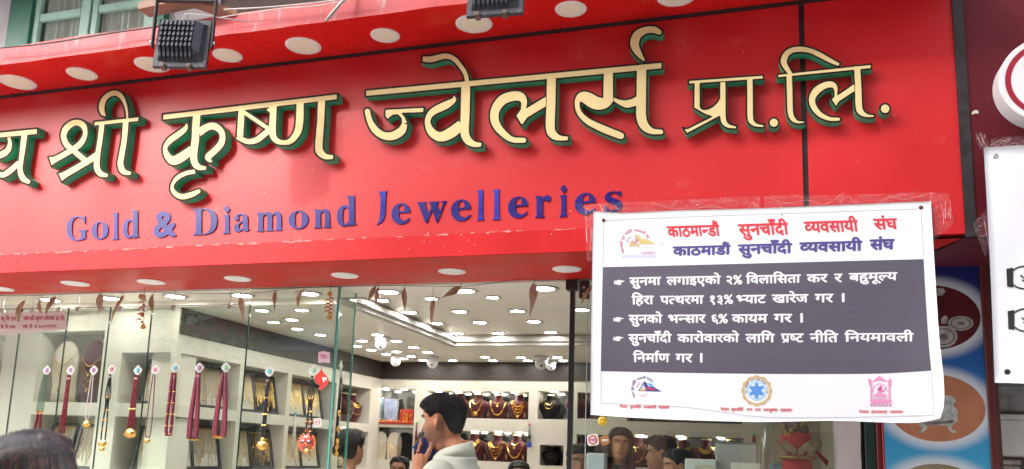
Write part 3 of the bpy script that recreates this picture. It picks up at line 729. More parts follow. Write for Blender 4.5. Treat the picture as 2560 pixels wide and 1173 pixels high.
def sheet(name, side, n, m, dep, off, material, parent, back=None):
    P = coons(*side, n, m); V = [at(p[0], p[1], dep(p[0], p[1])-off) for p in P]
    F = [(j*(n+1)+i, j*(n+1)+i+1, (j+1)*(n+1)+i+1, (j+1)*(n+1)+i) for j in range(m) for i in range(n)]
    if back:
        b = len(V); V += [(v[0], v[1]+back, v[2]) for v in V]; F += [tuple(b+k for k in f[::-1]) for f in F]
        rim = [i for i in range(n+1)]+[j*(n+1)+n for j in range(1, m+1)]+[m*(n+1)+i for i in range(n-1, -1, -1)]+[j*(n+1) for j in range(m-1, 0, -1)]
        F += [(rim[i], rim[(i+1) % len(rim)], b+rim[(i+1) % len(rim)], b+rim[i]) for i in range(len(rim))]
    return mk(name, V, F, material, parent, True)
M_vinyl = mat('banner_vinyl', (.80, .81, .84), .42, var=.02, vscale=3, bump=.35, bscale=7)
M_grey = mat('banner_grey_print', (.100, .090, .122), .40, var=.06, vscale=5, streak=(.3, 1, 30))
bn = thing('protest_banner', 'white vinyl banner with grey text panel taped over the right end of the sign', 'banner', at(1900, 780, 4.2))
sheet('sheet', ([(1483, 528), (1562, 532), (1700, 526), (1920, 520), (2327, 503)], [(2327, 503), (2335, 640), (2348, 840), (2359, 945), (2360, 1010), (2350, 1046)],
      [(1476, 1037), (1560, 1043), (1700, 1050), (1900, 1055), (2080, 1052), (2200, 1056), (2290, 1057), (2350, 1046)], [(1483, 528), (1479, 750), (1477, 900), (1476, 1037)]), 120, 72, bdep, 0, M_vinyl, bn, .0012)
sheet('grey_panel', ([(1507, 668), (1720, 663), (2309, 648)], [(2309, 648), (2315, 760), (2322, 860), (2328, 927)], [(1502, 928), (1750, 933), (2000, 935), (2200, 934), (2328, 927)], [(1507, 668), (1504, 800), (1502, 928)]), 112, 44, bdep, .0010, M_grey, bn)
def densify(l, mx_=12.):
    out = []
    for i in range(len(l)):
        a, b = l[i], l[(i+1) % len(l)]; k = max(1, int(math.hypot(b[0]-a[0], b[1]-a[1])/mx_)+1)
        out += [(a[0]+(b[0]-a[0])*q/k, a[1]+(b[1]-a[1])*q/k) for q in range(k)]
    return out
def pr(loops, m, name='print', parent=None, off=.0022, dep=bdep):
    g = G()
    for grp in (loops if isinstance(loops[0][0][0], (list, tuple)) else [loops]): g.poly([densify(l) for l in (grp if isinstance(grp[0][0], (list, tuple, np.ndarray)) else [grp])], lambda x, y: at(x, y, dep(x, y)-off))
    return g.out(name, m, parent or bn)
M_txw = mat('print_white', (.80, .80, .82), .45); M_txr = mat('print_red', (.62, .035, .055), .45); M_txb = mat('print_blue', (.075, .06, .24), .45)
def words(lst, m, base_em, bold, shear=0., slope=None, name='lettering'):
    for it in lst:
        s, x0, x1, yh, yb = it[:5]
        pr([word_loops(s, x0, x1, yh, yb, it[5] if len(it) > 5 else (slope or 0), bold, shear, .35)], m, name)
sl1 = -.024
L1 = [('सुनमा', 1573, 1653, 695, 714), ('लगाइएको', 1666, 1802.5, 693.5, 712.5), ('२%', 1816, 1856, 691, 711), ('विलासिता', 1864.5, 2002.4, 690, 709.5), ('कर', 2016.8, 2070, 687, 706.5), ('र', 2085, 2106.6, 685.5, 705.5), ('बहुमूल्य', 2122, 2244, 684, 703)]
L2 = [('हिरा', 1578.7, 1635, 741, 761), ('पत्थरमा', 1650, 1760, 741, 760.5), ('१३%', 1775, 1833, 740, 760), ('भ्याट', 1841, 1915.5, 739, 758.5), ('खारेज', 1929.5, 2021.5, 737.5, 757), ('गर', 2036.7, 2084, 736, 756), ('।', 2105, 2111.6, 734, 755)]
L3 = [('सुनको', 1571, 1656.7, 788.5, 808), ('भन्सार', 1670, 1765, 788, 807.5), ('६%', 1779, 1820, 788, 808), ('कायम', 1829, 1920, 787, 807), ('गर', 1934, 1981, 786, 806), ('।', 2001, 2007.5, 784, 806)]
L4 = [('सुनचाँदी', 1570.5, 1679.5, 836.5, 856), ('कारोवारको', 1692.8, 1849, 836.5, 856), ('लागि', 1863.5, 1937.7, 836, 856), ('प्रष्ट', 1952, 2009.7, 835, 855.5), ('नीति', 2024, 2096, 835, 855.5), ('नियमावली', 2111, 2285, 834.5, 854)]
L5 = [('निर्माण', 1582, 1675, 885, 905), ('गर', 1688.4, 1732, 885.5, 905.5), ('।', 1750.4, 1756.5, 884, 906)]
for L_, s_ in ((L1, -.022), (L2, -.014), (L3, -.008), (L4, -.005), (L5, .002)): words(L_, M_txw, .6, 3, 0, s_)
for x0, y0, x1, y1 in ((1535, 700, 1561, 712.5), (1533, 793, 1559, 805), (1533, 841, 1558, 853)): pr([box_loops('☛', x0, x1, y0, y1)], M_txw, 'pointing_hand')
words([('काठमान्डौं', 1669.7, 1802, 567, 593), ('सुनचाँदी', 1847.8, 1974, 562, 589), ('व्यवसायी', 2012, 2148, 555.5, 582), ('संघ', 2185.6, 2246, 548.5, 574)], M_txr, .6, 3, -.14, -.03, 'red_lettering')
words([('काठमाडौं', 1681.5, 1827.6, 618, 639.6), ('सुनचाँदी', 1844.4, 1981, 612.8, 635.5), ('व्यवसायी', 1998, 2156.5, 607.6, 630.5), ('संघ', 2174, 2237, 600.5, 624.5)], M_txb, .6, 4, 0, -.028, 'blue_lettering')
words([('नेपाल', 1549, 1568.6, 1013.5, 1020), ('सुनचाँदी', 1574, 1603, 1014.2, 1020.6), ('व्यवसायी', 1608, 1640.7, 1014.8, 1021.4), ('महासंघ', 1646, 1673.4, 1015.4, 1022),
       ('नेपाल', 1800.8, 1822.5, 1020, 1027), ('सुनचाँदी', 1828, 1858.7, 1020.5, 1027.6), ('रत्न', 1866.8, 1881, 1021, 1028), ('तथा', 1887.5, 1902, 1021.4, 1028.3), ('आभूषण', 1908, 1944, 1021.6, 1028.6), ('महासंघ', 1950, 1980.5, 1022.2, 1029.2),
       ('नेपाल', 2147, 2172, 1026.5, 1032.6), ('हस्तकला', 2178, 2218, 1026.8, 1033), ('महासंघ', 2225, 2258.6, 1027, 1033)], M_txr, .6, 2, 0, .01, 'caption')
# thin printed frame line
def ribbon(P, w_):
    P = catmull(P, 6); L = []; R = []
    for i in range(len(P)):
        d = P[min(i+1, len(P)-1)]-P[max(i-1, 0)]; d = d/np.hypot(*d); n_ = np.array([-d[1], d[0]])*w_/2; L.append(tuple(P[i]+n_)); R.append(tuple(P[i]-n_))
    return L+R[::-1]
M_line = mat('print_line', (.42, .43, .50), .5)
for P in ([(1509, 551), (1750, 541), (2302, 522)], [(2302, 522), (2310, 640)], [(2328, 930), (2335, 1038)], [(1503, 1008), (1700, 1017), (1900, 1042), (2100, 1044), (2335, 1038)], [(1509, 551), (1507, 668)], [(1502, 928), (1503, 1008)]):
    pr([ribbon(P, 1.1)], M_line, 'frame_line')
# emblems
def bend(loops, x0, x1, yb, cx, cy, R, a0, a1):
    out = []
    for l in loops:
        q = []
        for (x, y) in l:
            t_ = (x-x0)/(x1-x0); a = math.radians(a0+(a1-a0)*t_); r_ = R+(yb-y); q.append((cx+r_*math.cos(a), cy-r_*math.sin(a)))
        out.append(q)
    return out
def arc_words(ws, cx, cy, R, a0, a1, h, m):
    tot = sum(len(w_) for w_ in ws)+len(ws)-1; a = 0
    for w_ in ws:
        b = a+len(w_); L = word_loops(w_, a*10, b*10, 0, h, 0, 2, 0, .35)
        pr([bend(L, 0, tot*10, h, cx, cy, R, a0, a1)], m, 'emblem_lettering'); a = b+1
def ell(cx, cy, rx, ry, n=28, a0=0, a1=360): return [(cx+rx*math.cos(math.radians(a0+(a1-a0)*k/n)), cy+ry*math.sin(math.radians(a0+(a1-a0)*k/n))) for k in range(n if a1-a0 == 360 else n+1)]
M_yel = mat('print_yellow', (.62, .50, .18), .5); M_lb = mat('print_pale_blue', (.45, .48, .72), .5); M_mag = mat('print_crimson', (.55, .10, .22), .5)
arc_words(['काठमाडौं', 'सुन', 'चाँदी', 'व्यवसायी', 'संघ'], 1589, 612, 33, 215, 25, 6, M_mag)
arc_words(['२०५९'], 1589, 612, 20, 165, 120, 5.5, M_mag)
Z3 = tf(1490, 520, 5.953)
zz3 = lambda L: [Z3(p) for p in L]
pr([zz3([(590, 390), (670, 430), (672, 470), (655, 500), (640, 490), (600, 440)])], M_yel, 'emblem_roof')
pr([zz3([(655, 468), (750, 458), (890, 535), (660, 535), (640, 500)])], M_yel, 'emblem_roof')
pr([zz3([(540, 470), (490, 545), (560, 552), (640, 548), (655, 535), (520, 530), (560, 480)])], M_yel, 'emblem_base')
pr([zz3([(585, 400), (592, 400), (588, 535), (578, 535)])], M_mag, 'emblem_mark'); pr([zz3([(530, 515), (575, 505), (620, 512), (615, 522), (575, 515), (535, 525)])], M_mag, 'emblem_mark'); pr([zz3([(598, 470), (625, 455), (640, 480), (612, 505), (605, 490)])], M_mag, 'emblem_mark')
pr([zz3([(648, 470), (790, 510), (785, 522), (645, 485)])], mat('print_pale_pink', (.8, .6, .6), .5), 'emblem_mark')
for k in range(12):
    a = math.radians(200-k*18+180); pr([zz3([(570+70*math.cos(a)-5, 560-60*math.sin(a)*-.4), (570+80*math.cos(a), 585+ (k % 3)*14), (570+70*math.cos(a)+7, 560-60*math.sin(a)*-.4)])], M_yel, 'emblem_drop')
for k in range(8):
    cx, cy = Z3((412+65*k, 722-.9*k)); o_ = ell(cx, cy, 5, 5); i_ = ell(cx, cy, 4, 4); pr([o_, i_], M_lb, 'emblem_circle'); pr([ell(cx, cy, 1.6, 1.4, 8)], M_lb, 'emblem_dot')
pr([box_loops('KADOSIDA', 1603, 1639, 630, 634.5, 2)], M_mag, 'emblem_lettering')
for k in range(3):
    x = 1603+k*12; pr([[(x, 629), (x+2, 629), (x+2, 618), (x+9, 618), (x+9, 629), (x+10, 629), (x+10, 616), (x, 616)]], mat('print_faint', (.68, .67, .78), .5), 'emblem_arch')
Z7 = tf(1490, 920, 4.923); z7 = lambda L: [Z7(p) for p in L]
arc_words(['नेपाल', 'सुन-चाँदी', 'व्यवसायी', 'महासंघ'], 1609.5, 973, 26, 222, 40, 5.5, M_txb); arc_words(['२०५९'], 1609.5, 973, 15, 165, 120, 5, M_mag)
pr([z7([(590, 165), (520, 282), (810, 292)]), z7([(583, 196), (540, 270), (612, 274)])], M_txb, 'emblem_triangle'); pr([z7(ell(578, 268, 40, 13))], M_yel, 'emblem_oval', off=.0027)
pr([z7([(615, 235), (722, 262), (718, 278), (612, 248)])], M_txr, 'emblem_bar', off=.0027)
M_sky = mat('print_sky_blue', (.10, .28, .68), .4); M_sky2 = mat('print_light_blue', (.42, .66, .86), .4)
pr([z7([(632, 180), (660, 172), (672, 188), (700, 192), (716, 212), (690, 222), (665, 238), (640, 222), (628, 200)])], M_sky2, 'emblem_gem', off=.0027); pr([z7([(650, 190), (680, 200), (690, 215), (665, 228), (648, 210)])], M_sky, 'emblem_gem', off=.0032)
o_ = ell(Z7((572, 290))[0], Z7((572, 290))[1], 12, 12, 16, 0, 180); pr([o_+[(x, y-1.2) for x, y in o_[::-1]]], M_mag, 'emblem_arc')
cx, cy = Z7((1977, 280))
sc_o = [(cx+(37.5+1.6*math.cos(12*math.radians(a)))*math.cos(math.radians(a)), cy+(37.5+1.6*math.cos(12*math.radians(a)))*math.sin(math.radians(a))) for a in range(0, 360, 5)]
pr([sc_o, ell(cx, cy, 31.5, 31.5, 40)], mat('print_gold', (.62, .44, .20), .35), 'emblem_ring'); pr([ell(cx, cy, 23.5, 23.5, 36)], M_sky2, 'emblem_disc')
for a in range(12):
    a0 = math.radians(a*30); r1 = 34.5; pr([[(cx+r1*math.cos(a0)+3*math.cos(a0+1), cy+r1*math.sin(a0)+3*math.sin(a0+1)), (cx+r1*math.cos(a0)+.7*math.cos(a0+2.5), cy+r1*math.sin(a0)+.7*math.sin(a0+2.5)), (cx+r1*math.cos(a0)-3*math.cos(a0+1), cy+r1*math.sin(a0)-3*math.sin(a0+1))]], M_yel, 'emblem_scallop', off=.0027)
pr([[(cx+(22.5 if k % 2 == 0 else 12.5)*math.sin(math.radians(30*k)), cy-(22.5 if k % 2 == 0 else 12.5)*math.cos(math.radians(30*k))) for k in range(12)]], M_sky, 'emblem_star', off=.0027)
for k in range(6):
    a = math.radians(60*k+30); d_ = (math.sin(a), -math.cos(a)); n_ = (-d_[1], d_[0]); pr([[(cx+13*d_[0]+2.5*n_[0], cy+13*d_[1]+2.5*n_[1]), (cx+20*d_[0]+1.5*n_[0], cy+20*d_[1]+1.5*n_[1]), (cx+20*d_[0]-1.5*n_[0], cy+20*d_[1]-1.5*n_[1]), (cx+13*d_[0]-2.5*n_[0], cy+13*d_[1]-2.5*n_[1])]], M_txw, 'emblem_ray', off=.0031)
arc_words(['सुन', 'चाँदी', 'रत्न', 'तथा', 'आभूषण', 'महासंघ'], cx, cy, 25.5, 195, -15, 3.6, M_txb)
Z9 = tf(2000, 920, 6.737); z9 = lambda L: [Z9(p) for p in L]
M_pk = mat('print_pink', (.75, .28, .50), .5); M_pk2 = mat('print_pink_dark', (.60, .10, .30), .5)
for L in ([(1150, 170), (1190, 190), (1215, 230), (1200, 290), (1235, 300), (1160, 300), (1155, 240)], [(1530, 165), (1500, 190), (1480, 235), (1485, 290), (1460, 300), (1540, 300), (1535, 230)], [(1185, 305), (1220, 305), (1218, 530), (1190, 530)],
          [(1490, 300), (1522, 300), (1520, 530), (1492, 530)], [(1180, 535), (1545, 535), (1540, 560), (1525, 600), (1195, 600), (1190, 560)], [(1215, 240), (1260, 190), (1290, 165), (1335, 135), (1390, 165), (1425, 190), (1480, 235), (1430, 225), (1340, 205), (1260, 225)]):
    pr([z9(L)], M_pk, 'emblem_shrine')
pr([z9(ell(1345, 400, 125, 140, 32, 180, 360)+ell(1345, 400, 112, 127, 32, 180, 360)[::-1])], M_pk, 'emblem_shrine')
for L in ([(1340, 310), (1365, 285), (1385, 330), (1375, 370), (1400, 390), (1440, 320), (1450, 330), (1410, 405), (1370, 400), (1345, 380), (1310, 385), (1300, 360), (1320, 340)], [(1305, 390), (1370, 400), (1385, 440), (1440, 440), (1470, 470), (1430, 500), (1340, 490), (1250, 490), (1240, 450), (1300, 430)], [(1230, 510), (1470, 515), (1465, 525), (1235, 520)]):
    pr([z9(L)], M_pk2 if L[0][0] == 1340 else M_pk, 'emblem_figure')
pr([box_loops('FHAN', *(Z9((1185, 0))[0], Z9((1540, 0))[0]), Z9((0, 615))[1], Z9((0, 648))[1], 3)], M_pk2, 'emblem_lettering')
# eyelets and nails
M_nail = mat('nail_rust', (.16, .05, .035), .5, metal=.5)
for x, y in ((1509, 551), (2302, 519)):
    p = at(x, y, bdep(x, y)); G().lathe([(.001, -.007), (.006, -.006), (.009, -.003), (.009, 0)], (p[0], p[1]-.001, p[2]), 12, 0, 'y').out('nail', M_nail, bn, True)
for x, y in ((1656, 609), (1955, 538)):
    p = at(x, y, bdep(x, y)); G().ball((p[0], p[1]-.003, p[2]), .003, 6, 4).out('spot', M_black, bn)

# ---- second banner at the right edge
d2 = lambda x, y: 4.185+.006*math.sin(x*.03+y*.01)
b2 = thing('neighbour_banner', 'white banner with black outlined pointing hands hung from the maroon sign at the right edge', 'banner', at(2530, 650, 4.18))
sheet('sheet', ([(2459, 369), (2560, 363), (2860, 348)], [(2860, 348), (2890, 650), (2910, 975)], [(2487, 957), (2560, 959), (2910, 975)], [(2459, 369), (2468, 520), (2477, 700), (2487, 957)]), 24, 24, d2, 0, M_vinyl, b2, .0012)
M_ink = mat('print_black', (.02, .02, .022), .5)
for (x0, y0, x1, y1) in ((2531, 664, 2650, 722), (2534, 770, 2653, 828)):
    for R_ in ([(x0+2, y0+12), (x0+14, y0+5), (x0+34, y0+2), (x0+90, y0+4), (x0+150, y0+16)], [(x0+2, y1-10), (x0+16, y1-2), (x0+40, y1+1), (x0+75, y1-2), (x0+90, y1-14)], [(x0+20, y0+24), (x0+30, y0+31), (x0+42, y0+26)], [(x0+24, y0+36), (x0+36, y0+42), (x0+52, y0+38)], [(x0+90, y0+20), (x0+150, y0+20), (x0+156, y0+26), (x0+90, y0+34)]): pr([ribbon(R_, 4)], M_ink, 'pointing_hand', b2, .0025, d2)
    pr([[(x0-15, y0+8), (x0+2, y0+5), (x0+2, y1-3), (x0-13, y1-5)]], M_ink, 'cuff', b2, .003, d2)
for x, y in ((2489, 391), (2518, 930)):
    p = at(x, y, d2(x, y)); G().lathe([(.004, -.002), (.007, -.005), (.012, -.002), (.012, 0)], (p[0], p[1]-.001, p[2]), 14, 0, 'y').out('eyelet', mat('eyelet_metal', (.5, .5, .5), .3, metal=.9) if y < 500 else M_ink, b2, True)

# ---- clear adhesive tape
mt = bpy.data.materials.new('clear_tape'); mt.use_nodes = True; t = mt.node_tree; N = t.nodes; L_ = t.links; b = N['Principled BSDF']
b.inputs['Base Color'].default_value = (.9, .82, .82, 1); b.inputs['Roughness'].default_value = .25
no = N.new('ShaderNodeTexNoise'); no.inputs['Scale'].default_value = 14; no.inputs['Detail'].default_value = 8; no.inputs['Distortion'].default_value = 2.5
mr = N.new('ShaderNodeMapRange'); mr.inputs[1].default_value = .46; mr.inputs[2].default_value = .72; mr.inputs[3].default_value = .03; mr.inputs[4].default_value = .20
tc = N.new('ShaderNodeTexCoord'); mp = N.new('ShaderNodeMapping'); mp.inputs['Scale'].default_value = (1.2, 1, 4); L_.new(tc.outputs['Object'], mp.inputs[0]); L_.new(mp.outputs[0], no.inputs[0]); L_.new(no.outputs[0], mr.inputs[0]); L_.new(mr.outputs[0], b.inputs['Alpha'])
M_strand = mat('tape_crease', (.75, .50, .50), .3)
rr = random.Random(11)
def tape(P, label, dep=4.250, n=6):
    t_ = thing('tape_strip', label, 'tape', at(sum(p[0] for p in P)/4, sum(p[1] for p in P)/4, dep))
    V = []; 
    for j in range(3):
        for i in range(n+1):
            s, q = i/n, j/2; x = (1-q)*((1-s)*P[0][0]+s*P[1][0])+q*((1-s)*P[3][0]+s*P[2][0]); y = (1-q)*((1-s)*P[0][1]+s*P[1][1])+q*((1-s)*P[3][1]+s*P[2][1])
            V.append(at(x+rr.uniform(-1, 1), y+rr.uniform(-1.5, 1.5), dep-rr.uniform(0, .003)))
    mk('film', V, [(j*(n+1)+i, j*(n+1)+i+1, (j+1)*(n+1)+i+1, (j+1)*(n+1)+i) for j in range(2) for i in range(n)], mt, t_)
    g = G()
    for k in range(3):
        a = rr.random(); b_ = min(1, a+rr.uniform(.1, .5)); pts = []
        for i in range(5):
            s = a+(b_-a)*i/4; q = (rr.random() if i in (0, 4) else .5)+rr.uniform(-.3, .3); x = (1-q)*((1-s)*P[0][0]+s*P[1][0])+q*((1-s)*P[3][0]+s*P[2][0]); y = (1-q)*((1-s)*P[0][1]+s*P[1][1])+q*((1-s)*P[3][1]+s*P[2][1])
            pts.append((x, y))
        c_ = catmull(pts, 5); g.tube([at(p[0], p[1], dep-.004) for p in c_], .0006, 4)
    tag(g.out('creases', M_strand, t_), kind='stuff')
tape([(1440, 512), (1515, 508), (1518, 545), (1462, 552)], 'crinkled clear tape over the last blue letters at the banner corner', 4.248)
tape([(1500, 510), (1900, 490), (1900, 526), (1500, 536)], 'long clear tape along the banner top edge, left half', 4.252)
tape([(1910, 490), (2330, 482), (2330, 512), (1910, 526)], 'long clear tape along the banner top edge, right half', 4.252)
tape([(2325, 480), (2372, 484), (2385, 560), (2335, 600)], 'clear tape holding the right side of the banner beside the panel end', 4.248)
tape([(2437, 330), (2462, 335), (2478, 380), (2448, 372)], 'clear tape scrap at the upper left corner of the right banner', 4.243)
tape([(2480, 345), (2600, 338), (2600, 366), (2470, 374)], 'clear tape along the top of the right banner', 4.18)
tape([(1462, 545), (1484, 540), (1484, 650), (1468, 655)], 'clear tape down the left side of the white banner', 4.243)
tape([(2432, 560), (2470, 520), (2482, 600), (2462, 640)], 'loose clear tape between the maroon sign and the right banner', 4.235)
g = G(); g.poly([(2429, 281), (2438, 275), (2446, 277), (2446, 284), (2436, 284), (2431, 288)], lambda x, y: at(x, y, 4.25), (0, .003, 0))
tag(g.out('paper_scrap', mat('old_paper', (.6, .55, .42), .7)), 'small torn cream paper scrap stuck on the maroon sign', 'paper scrap')

# ================================================================== POSTER, PILLAR AND FRAMES BESIDE THE SHOP
YP = 4.86
xa, xb = at(2213, 1120, YP)[0], at(2447, 665, YP)[0]
mp_ = bpy.data.materials.new('poster_print'); mp_.use_nodes = True; t = mp_.node_tree; N = t.nodes; L_ = t.links; b = N['Principled BSDF']; b.inputs['Roughness'].default_value = .35
tc = N.new('ShaderNodeTexCoord'); sp = N.new('ShaderNodeSeparateXYZ'); L_.new(tc.outputs['Object'], sp.inputs[0])
ovs = []
for (px_, py_, rx, ry) in ((2330, 794, 108, 84), (2340, 1020, 110, 86), (2348, 1246, 112, 87)):
    c = at(px_, py_, YP); s_ = depth_of(c)/CF; ovs.append((c[0], c[2], rx*s_*1.02, ry*s_*1.0))
zt = at(2447, 658, YP)[2]; zb_ = 1.25
poster = thing('jewellery_poster', 'tall blue poster with oval pictures of silver plates and a silver pot', 'poster', ((xa+xb)/2, YP, 1.9))
ramp = N.new('ShaderNodeValToRGB'); mr = N.new('ShaderNodeMapRange'); mr.inputs[1].default_value = zt-1.9; mr.inputs[2].default_value = at(2300, 1173, YP)[2]-1.9
L_.new(sp.outputs[2], mr.inputs[0]); L_.new(mr.outputs[0], ramp.inputs[0])
cr = ramp.color_ramp; cr.elements[0].position = 0; cr.elements[0].color = (.012, .012, .13, 1); cr.elements[1].position = 1; cr.elements[1].color = (.05, .42, .70, 1)
e = cr.elements.new(.3); e.color = (.012, .05, .30, 1); e = cr.elements.new(.65); e.color = (.02, .20, .55, 1)
last = ramp.outputs[0]
for (ox, oz, rx, rz) in ovs:
    def nd(op, a, b2=None):
        n = N.new('ShaderNodeMath'); n.operation = op
        for i_, v in enumerate((a, b2)):
            if v is None: continue
            if isinstance(v, (int, float)): n.inputs[i_].default_value = v
            else: L_.new(v, n.inputs[i_])
        return n.outputs[0]
    dx = nd('DIVIDE', nd('SUBTRACT', sp.outputs[0], ox-(xa+xb)/2), rx); dz = nd('DIVIDE', nd('SUBTRACT', sp.outputs[2], oz-1.9), rz)
    dd = nd('SQRT', nd('ADD', nd('MULTIPLY', dx, dx), nd('MULTIPLY', dz, dz)))
    m2 = N.new('ShaderNodeMapRange'); m2.interpolation_type = 'SMOOTHSTEP'; m2.inputs[1].default_value = 1.35; m2.inputs[2].default_value = .98; L_.new(dd, m2.inputs[0])
    mx = N.new('ShaderNodeMix'); mx.data_type = 'RGBA'; L_.new(m2.outputs[0], mx.inputs[0]); L_.new(last, mx.inputs[6]); mx.inputs[7].default_value = (.72, .80, .86, 1); last = mx.outputs[2]
L_.new(last, b.inputs['Base Color'])
G().box(xa, xb, YP, YP+.02, zb_, zt).out('board', mp_, poster)
for k, (ox, oz, rx, rz) in enumerate(ovs[:3]):
    c_ = [(.10, .008, .012), (.50, .20, .10), (.30, .25, .15)][k]
    def clip(L): return [(min(max(x, xa+.001), xb-.001), max(z, zb_+.01)) for x, z in L]
    g = G(); g.poly(clip(ell(ox, oz, rx*.97, rz*.97, 48)), lambda x, z: (x, YP-.002, z)); g.out('oval_picture', mat('oval_print_%d' % k, c_, .4, var=.12, vscale=9), poster)
M_slv = mat('silver_print', (.42, .42, .40), .4, var=.35, vscale=30); M_slv2 = mat('silver_print_dark', (.17, .16, .155), .4, var=.4, vscale=40)
def onp(L): return [(at(x, y, YP)[0], at(x, y, YP)[2]) for x, y in L]
def pp(L, m, off, name): g = G(); g.poly(onp(L), lambda x, z: (x, YP-off, z)); g.out(name, m, poster)
R1 = tf(2180, 540, 1.853)
for (cx_, cy_, rx, ry) in ((410, 498, 60, 34), (330, 560, 66, 50)):
    x, y = R1((cx_, cy_)); rx /= 1.853; ry /= 1.853
    pp(ell(x, y, rx, ry, 26), M_slv, .003, 'printed_plate'); pp(ell(x, y, rx*.82, ry*.8, 26), M_slv2, .0035, 'printed_plate'); pp(ell(x, y, rx*.7, ry*.68, 26), M_slv, .004, 'printed_plate'); pp(ell(x+1, y, rx*.3, ry*.3, 16), M_slv2, .0045, 'printed_plate')
pp([R1(p) for p in [(318, 480), (335, 460), (350, 470), (345, 500), (322, 500)]], M_slv, .0046, 'printed_cup'); pp([R1(p) for p in [(300, 335), (330, 335), (338, 352), (325, 370), (300, 370)]], M_slv, .0046, 'printed_cup')
pot = [(215, 965), (240, 900), (280, 850), (330, 830), (370, 835), (388, 850), (385, 872), (375, 880), (398, 900), (395, 950), (375, 968), (365, 985), (388, 998), (385, 1006), (365, 1004), (345, 970), (255, 970), (252, 990), (232, 1006), (215, 1003), (232, 985)]
pp([R1(p) for p in pot], mat('silver_pot_print', (.46, .50, .46), .4, var=.3, vscale=35), .0030, 'printed_pot'); pp([R1(p) for p in [(235, 958), (380, 945), (375, 960), (250, 970)]], M_slv2, .0034, 'printed_band'); pp([R1(p) for p in [(382, 865), (388, 868), (387, 876), (380, 878)]], M_slv2, .0034, 'printed_band')
M_frred = mat('frame_red', (.42, .02, .02), .35, var=.15, vscale=6, dirt=.4); M_dkgreen = mat('shutter_green', (.012, .045, .035), .4, var=.2); M_wood = mat('dark_wood', (.10, .035, .02), .5, var=.3, vscale=12, streak=(1, 1, .1))
# painted strips between pillar and poster
pf = thing('door_frame', 'dark green and red painted door frame between the white pillar and blue poster', 'door frame', (.58, 4.93, 0))
x1, x2, x3 = at(2152, 1100, 4.93)[0], at(2162, 1100, 4.93)[0], at(2190, 1100, 4.93)[0]
G().bbox(x1, x2, 4.97, 5.1, 0, ZB+.1, .003).out('gap_strip', M_black, pf); G().bbox(x2, x3, 4.93, 5.06, 0, ZB+.1, .004).out('green_post', M_dkgreen, pf)
G().bbox(x3, x3+.025, 4.905, 5.06, 0, ZB+.1, .004).out('red_post', mat('frame_red_dark', (.20, .012, .014), .4, var=.1), pf); G().bbox(x3+.025, xa+.02, 4.882, 5.06, 0, ZB+.1, .004).out('red_post', M_frred, pf)
pl = thing('pillar', 'white plastered pillar under the banner beside the shop window', 'pillar', (.46, 5, 0))
g = G(); X0, X1 = at(2093, 1100, 4.93)[0], x1-.001; nseg = 40; vs = []; fs = []
for i in range(nseg+1):
    z = 2.70*i/nseg; j = rr.uniform(-.002, .002); vs += [(X0, 5.20, z), (X0, 4.93, z), (X1+j, 4.93, z), (X1, 5.1, z)]
for i in range(nseg): fs += [(4*i+k, 4*i+k+1, 4*i+k+5, 4*i+k+4) for k in range(3)]
mk('plaster', vs, fs, mat('plaster_white', (.62, .57, .56), .75, var=.05, vscale=5, bump=.15, col2=(.25, .22, .2), c2scale=40, c2lo=.74, c2hi=.78), pl)
fr2 = thing('poster_frame', 'dark red wooden frame along the right side of the blue poster', 'frame', (xb+.02, YP, 0))
G().bbox(xb+.001, xb+.035, YP-.01, YP+.05, 0, ZB+.02, .004).out('stile', mat('frame_maroon', (.13, .02, .02), .4, var=.2), fr2); G().bbox(xb+.036, xb+.062, YP+.03, YP+.1, 0, ZB, .003).out('inner_stile', M_wood, fr2)

# neighbouring shop interior at the right edge
g = G(); g.box(1.1, 3.4, 5.75, 5.8, 0, 2.7); g.box(3.35, 3.4, 4.9, 5.75, 0, 2.7); tag(g.out('neighbour_shop_wall', mat('neighbour_dark', (.13, .11, .10), .7, var=.3)), kind='structure')
sh = thing('display_shelves', 'dark shelves in the neighbouring shop seen under the right banner', 'shelf', (1.6, 5.3, 1.2))
for z in (1.10, 1.62, 2.08, 2.38): G().box(1.17, 3.3, 5.12, 5.6, z-.012, z).out('shelf_board', mat('shelf_glass_dark', (.10, .11, .10), .2), sh)
M_tin = mat('silver_tin', (.55, .54, .50), .3, metal=.6, var=.2, vscale=20); M_card = mat('white_card_box', (.62, .62, .58), .5, var=.08)
def nbox(x, y, w_, h_, y0, m, lab):
    a = at(x, y, y0); t_ = thing('package', lab, 'package', (a[0]+w_/2, y0+.07, a[2]-h_))
    G().bbox(a[0], a[0]+w_, y0, y0+.14, a[2]-h_, a[2]-.03, .006).out('carton', m, t_); G().bbox(a[0]-.003, a[0]+w_+.003, y0-.003, y0+.143, a[2]-.029, a[2], .004).out('lid', m, t_)
nbox(2487, 1035, .17, .22, 5.15, M_card, 'large pale carton wrapped in plastic on the lowest visible shelf of the next shop')
nbox(2480, 940, .20, .19, 5.35, mat('grey_film', (.36, .36, .35), .3, var=.3, vscale=15, bump=.5), 'grey plastic wrapped bundle above the pale carton in the next shop')
nbox(2472, 800, .10, .14, 5.2, M_tin, 'patterned silver tin on the middle shelf of the next shop')
nbox(2476, 1148, .14, .10, 5.2, M_tin, 'silver box at the bottom right corner of the picture')
def fruit(x, y, r, col, lab):
    a = at(x, y, 5.22); t_ = thing('hanging_ornament', lab, 'ornament', (a[0], a[1], a[2])); G().ball(a, r, 14, 9, sc=(1, 1, 1.15)).out('globe', mat('orn_'+lab[:6], col, .25), t_, True); G().tube([(a[0], a[1], a[2]+r*1.1), (a[0], a[1], a[2]+r*2.2)], .004).out('loop', M_black, t_)
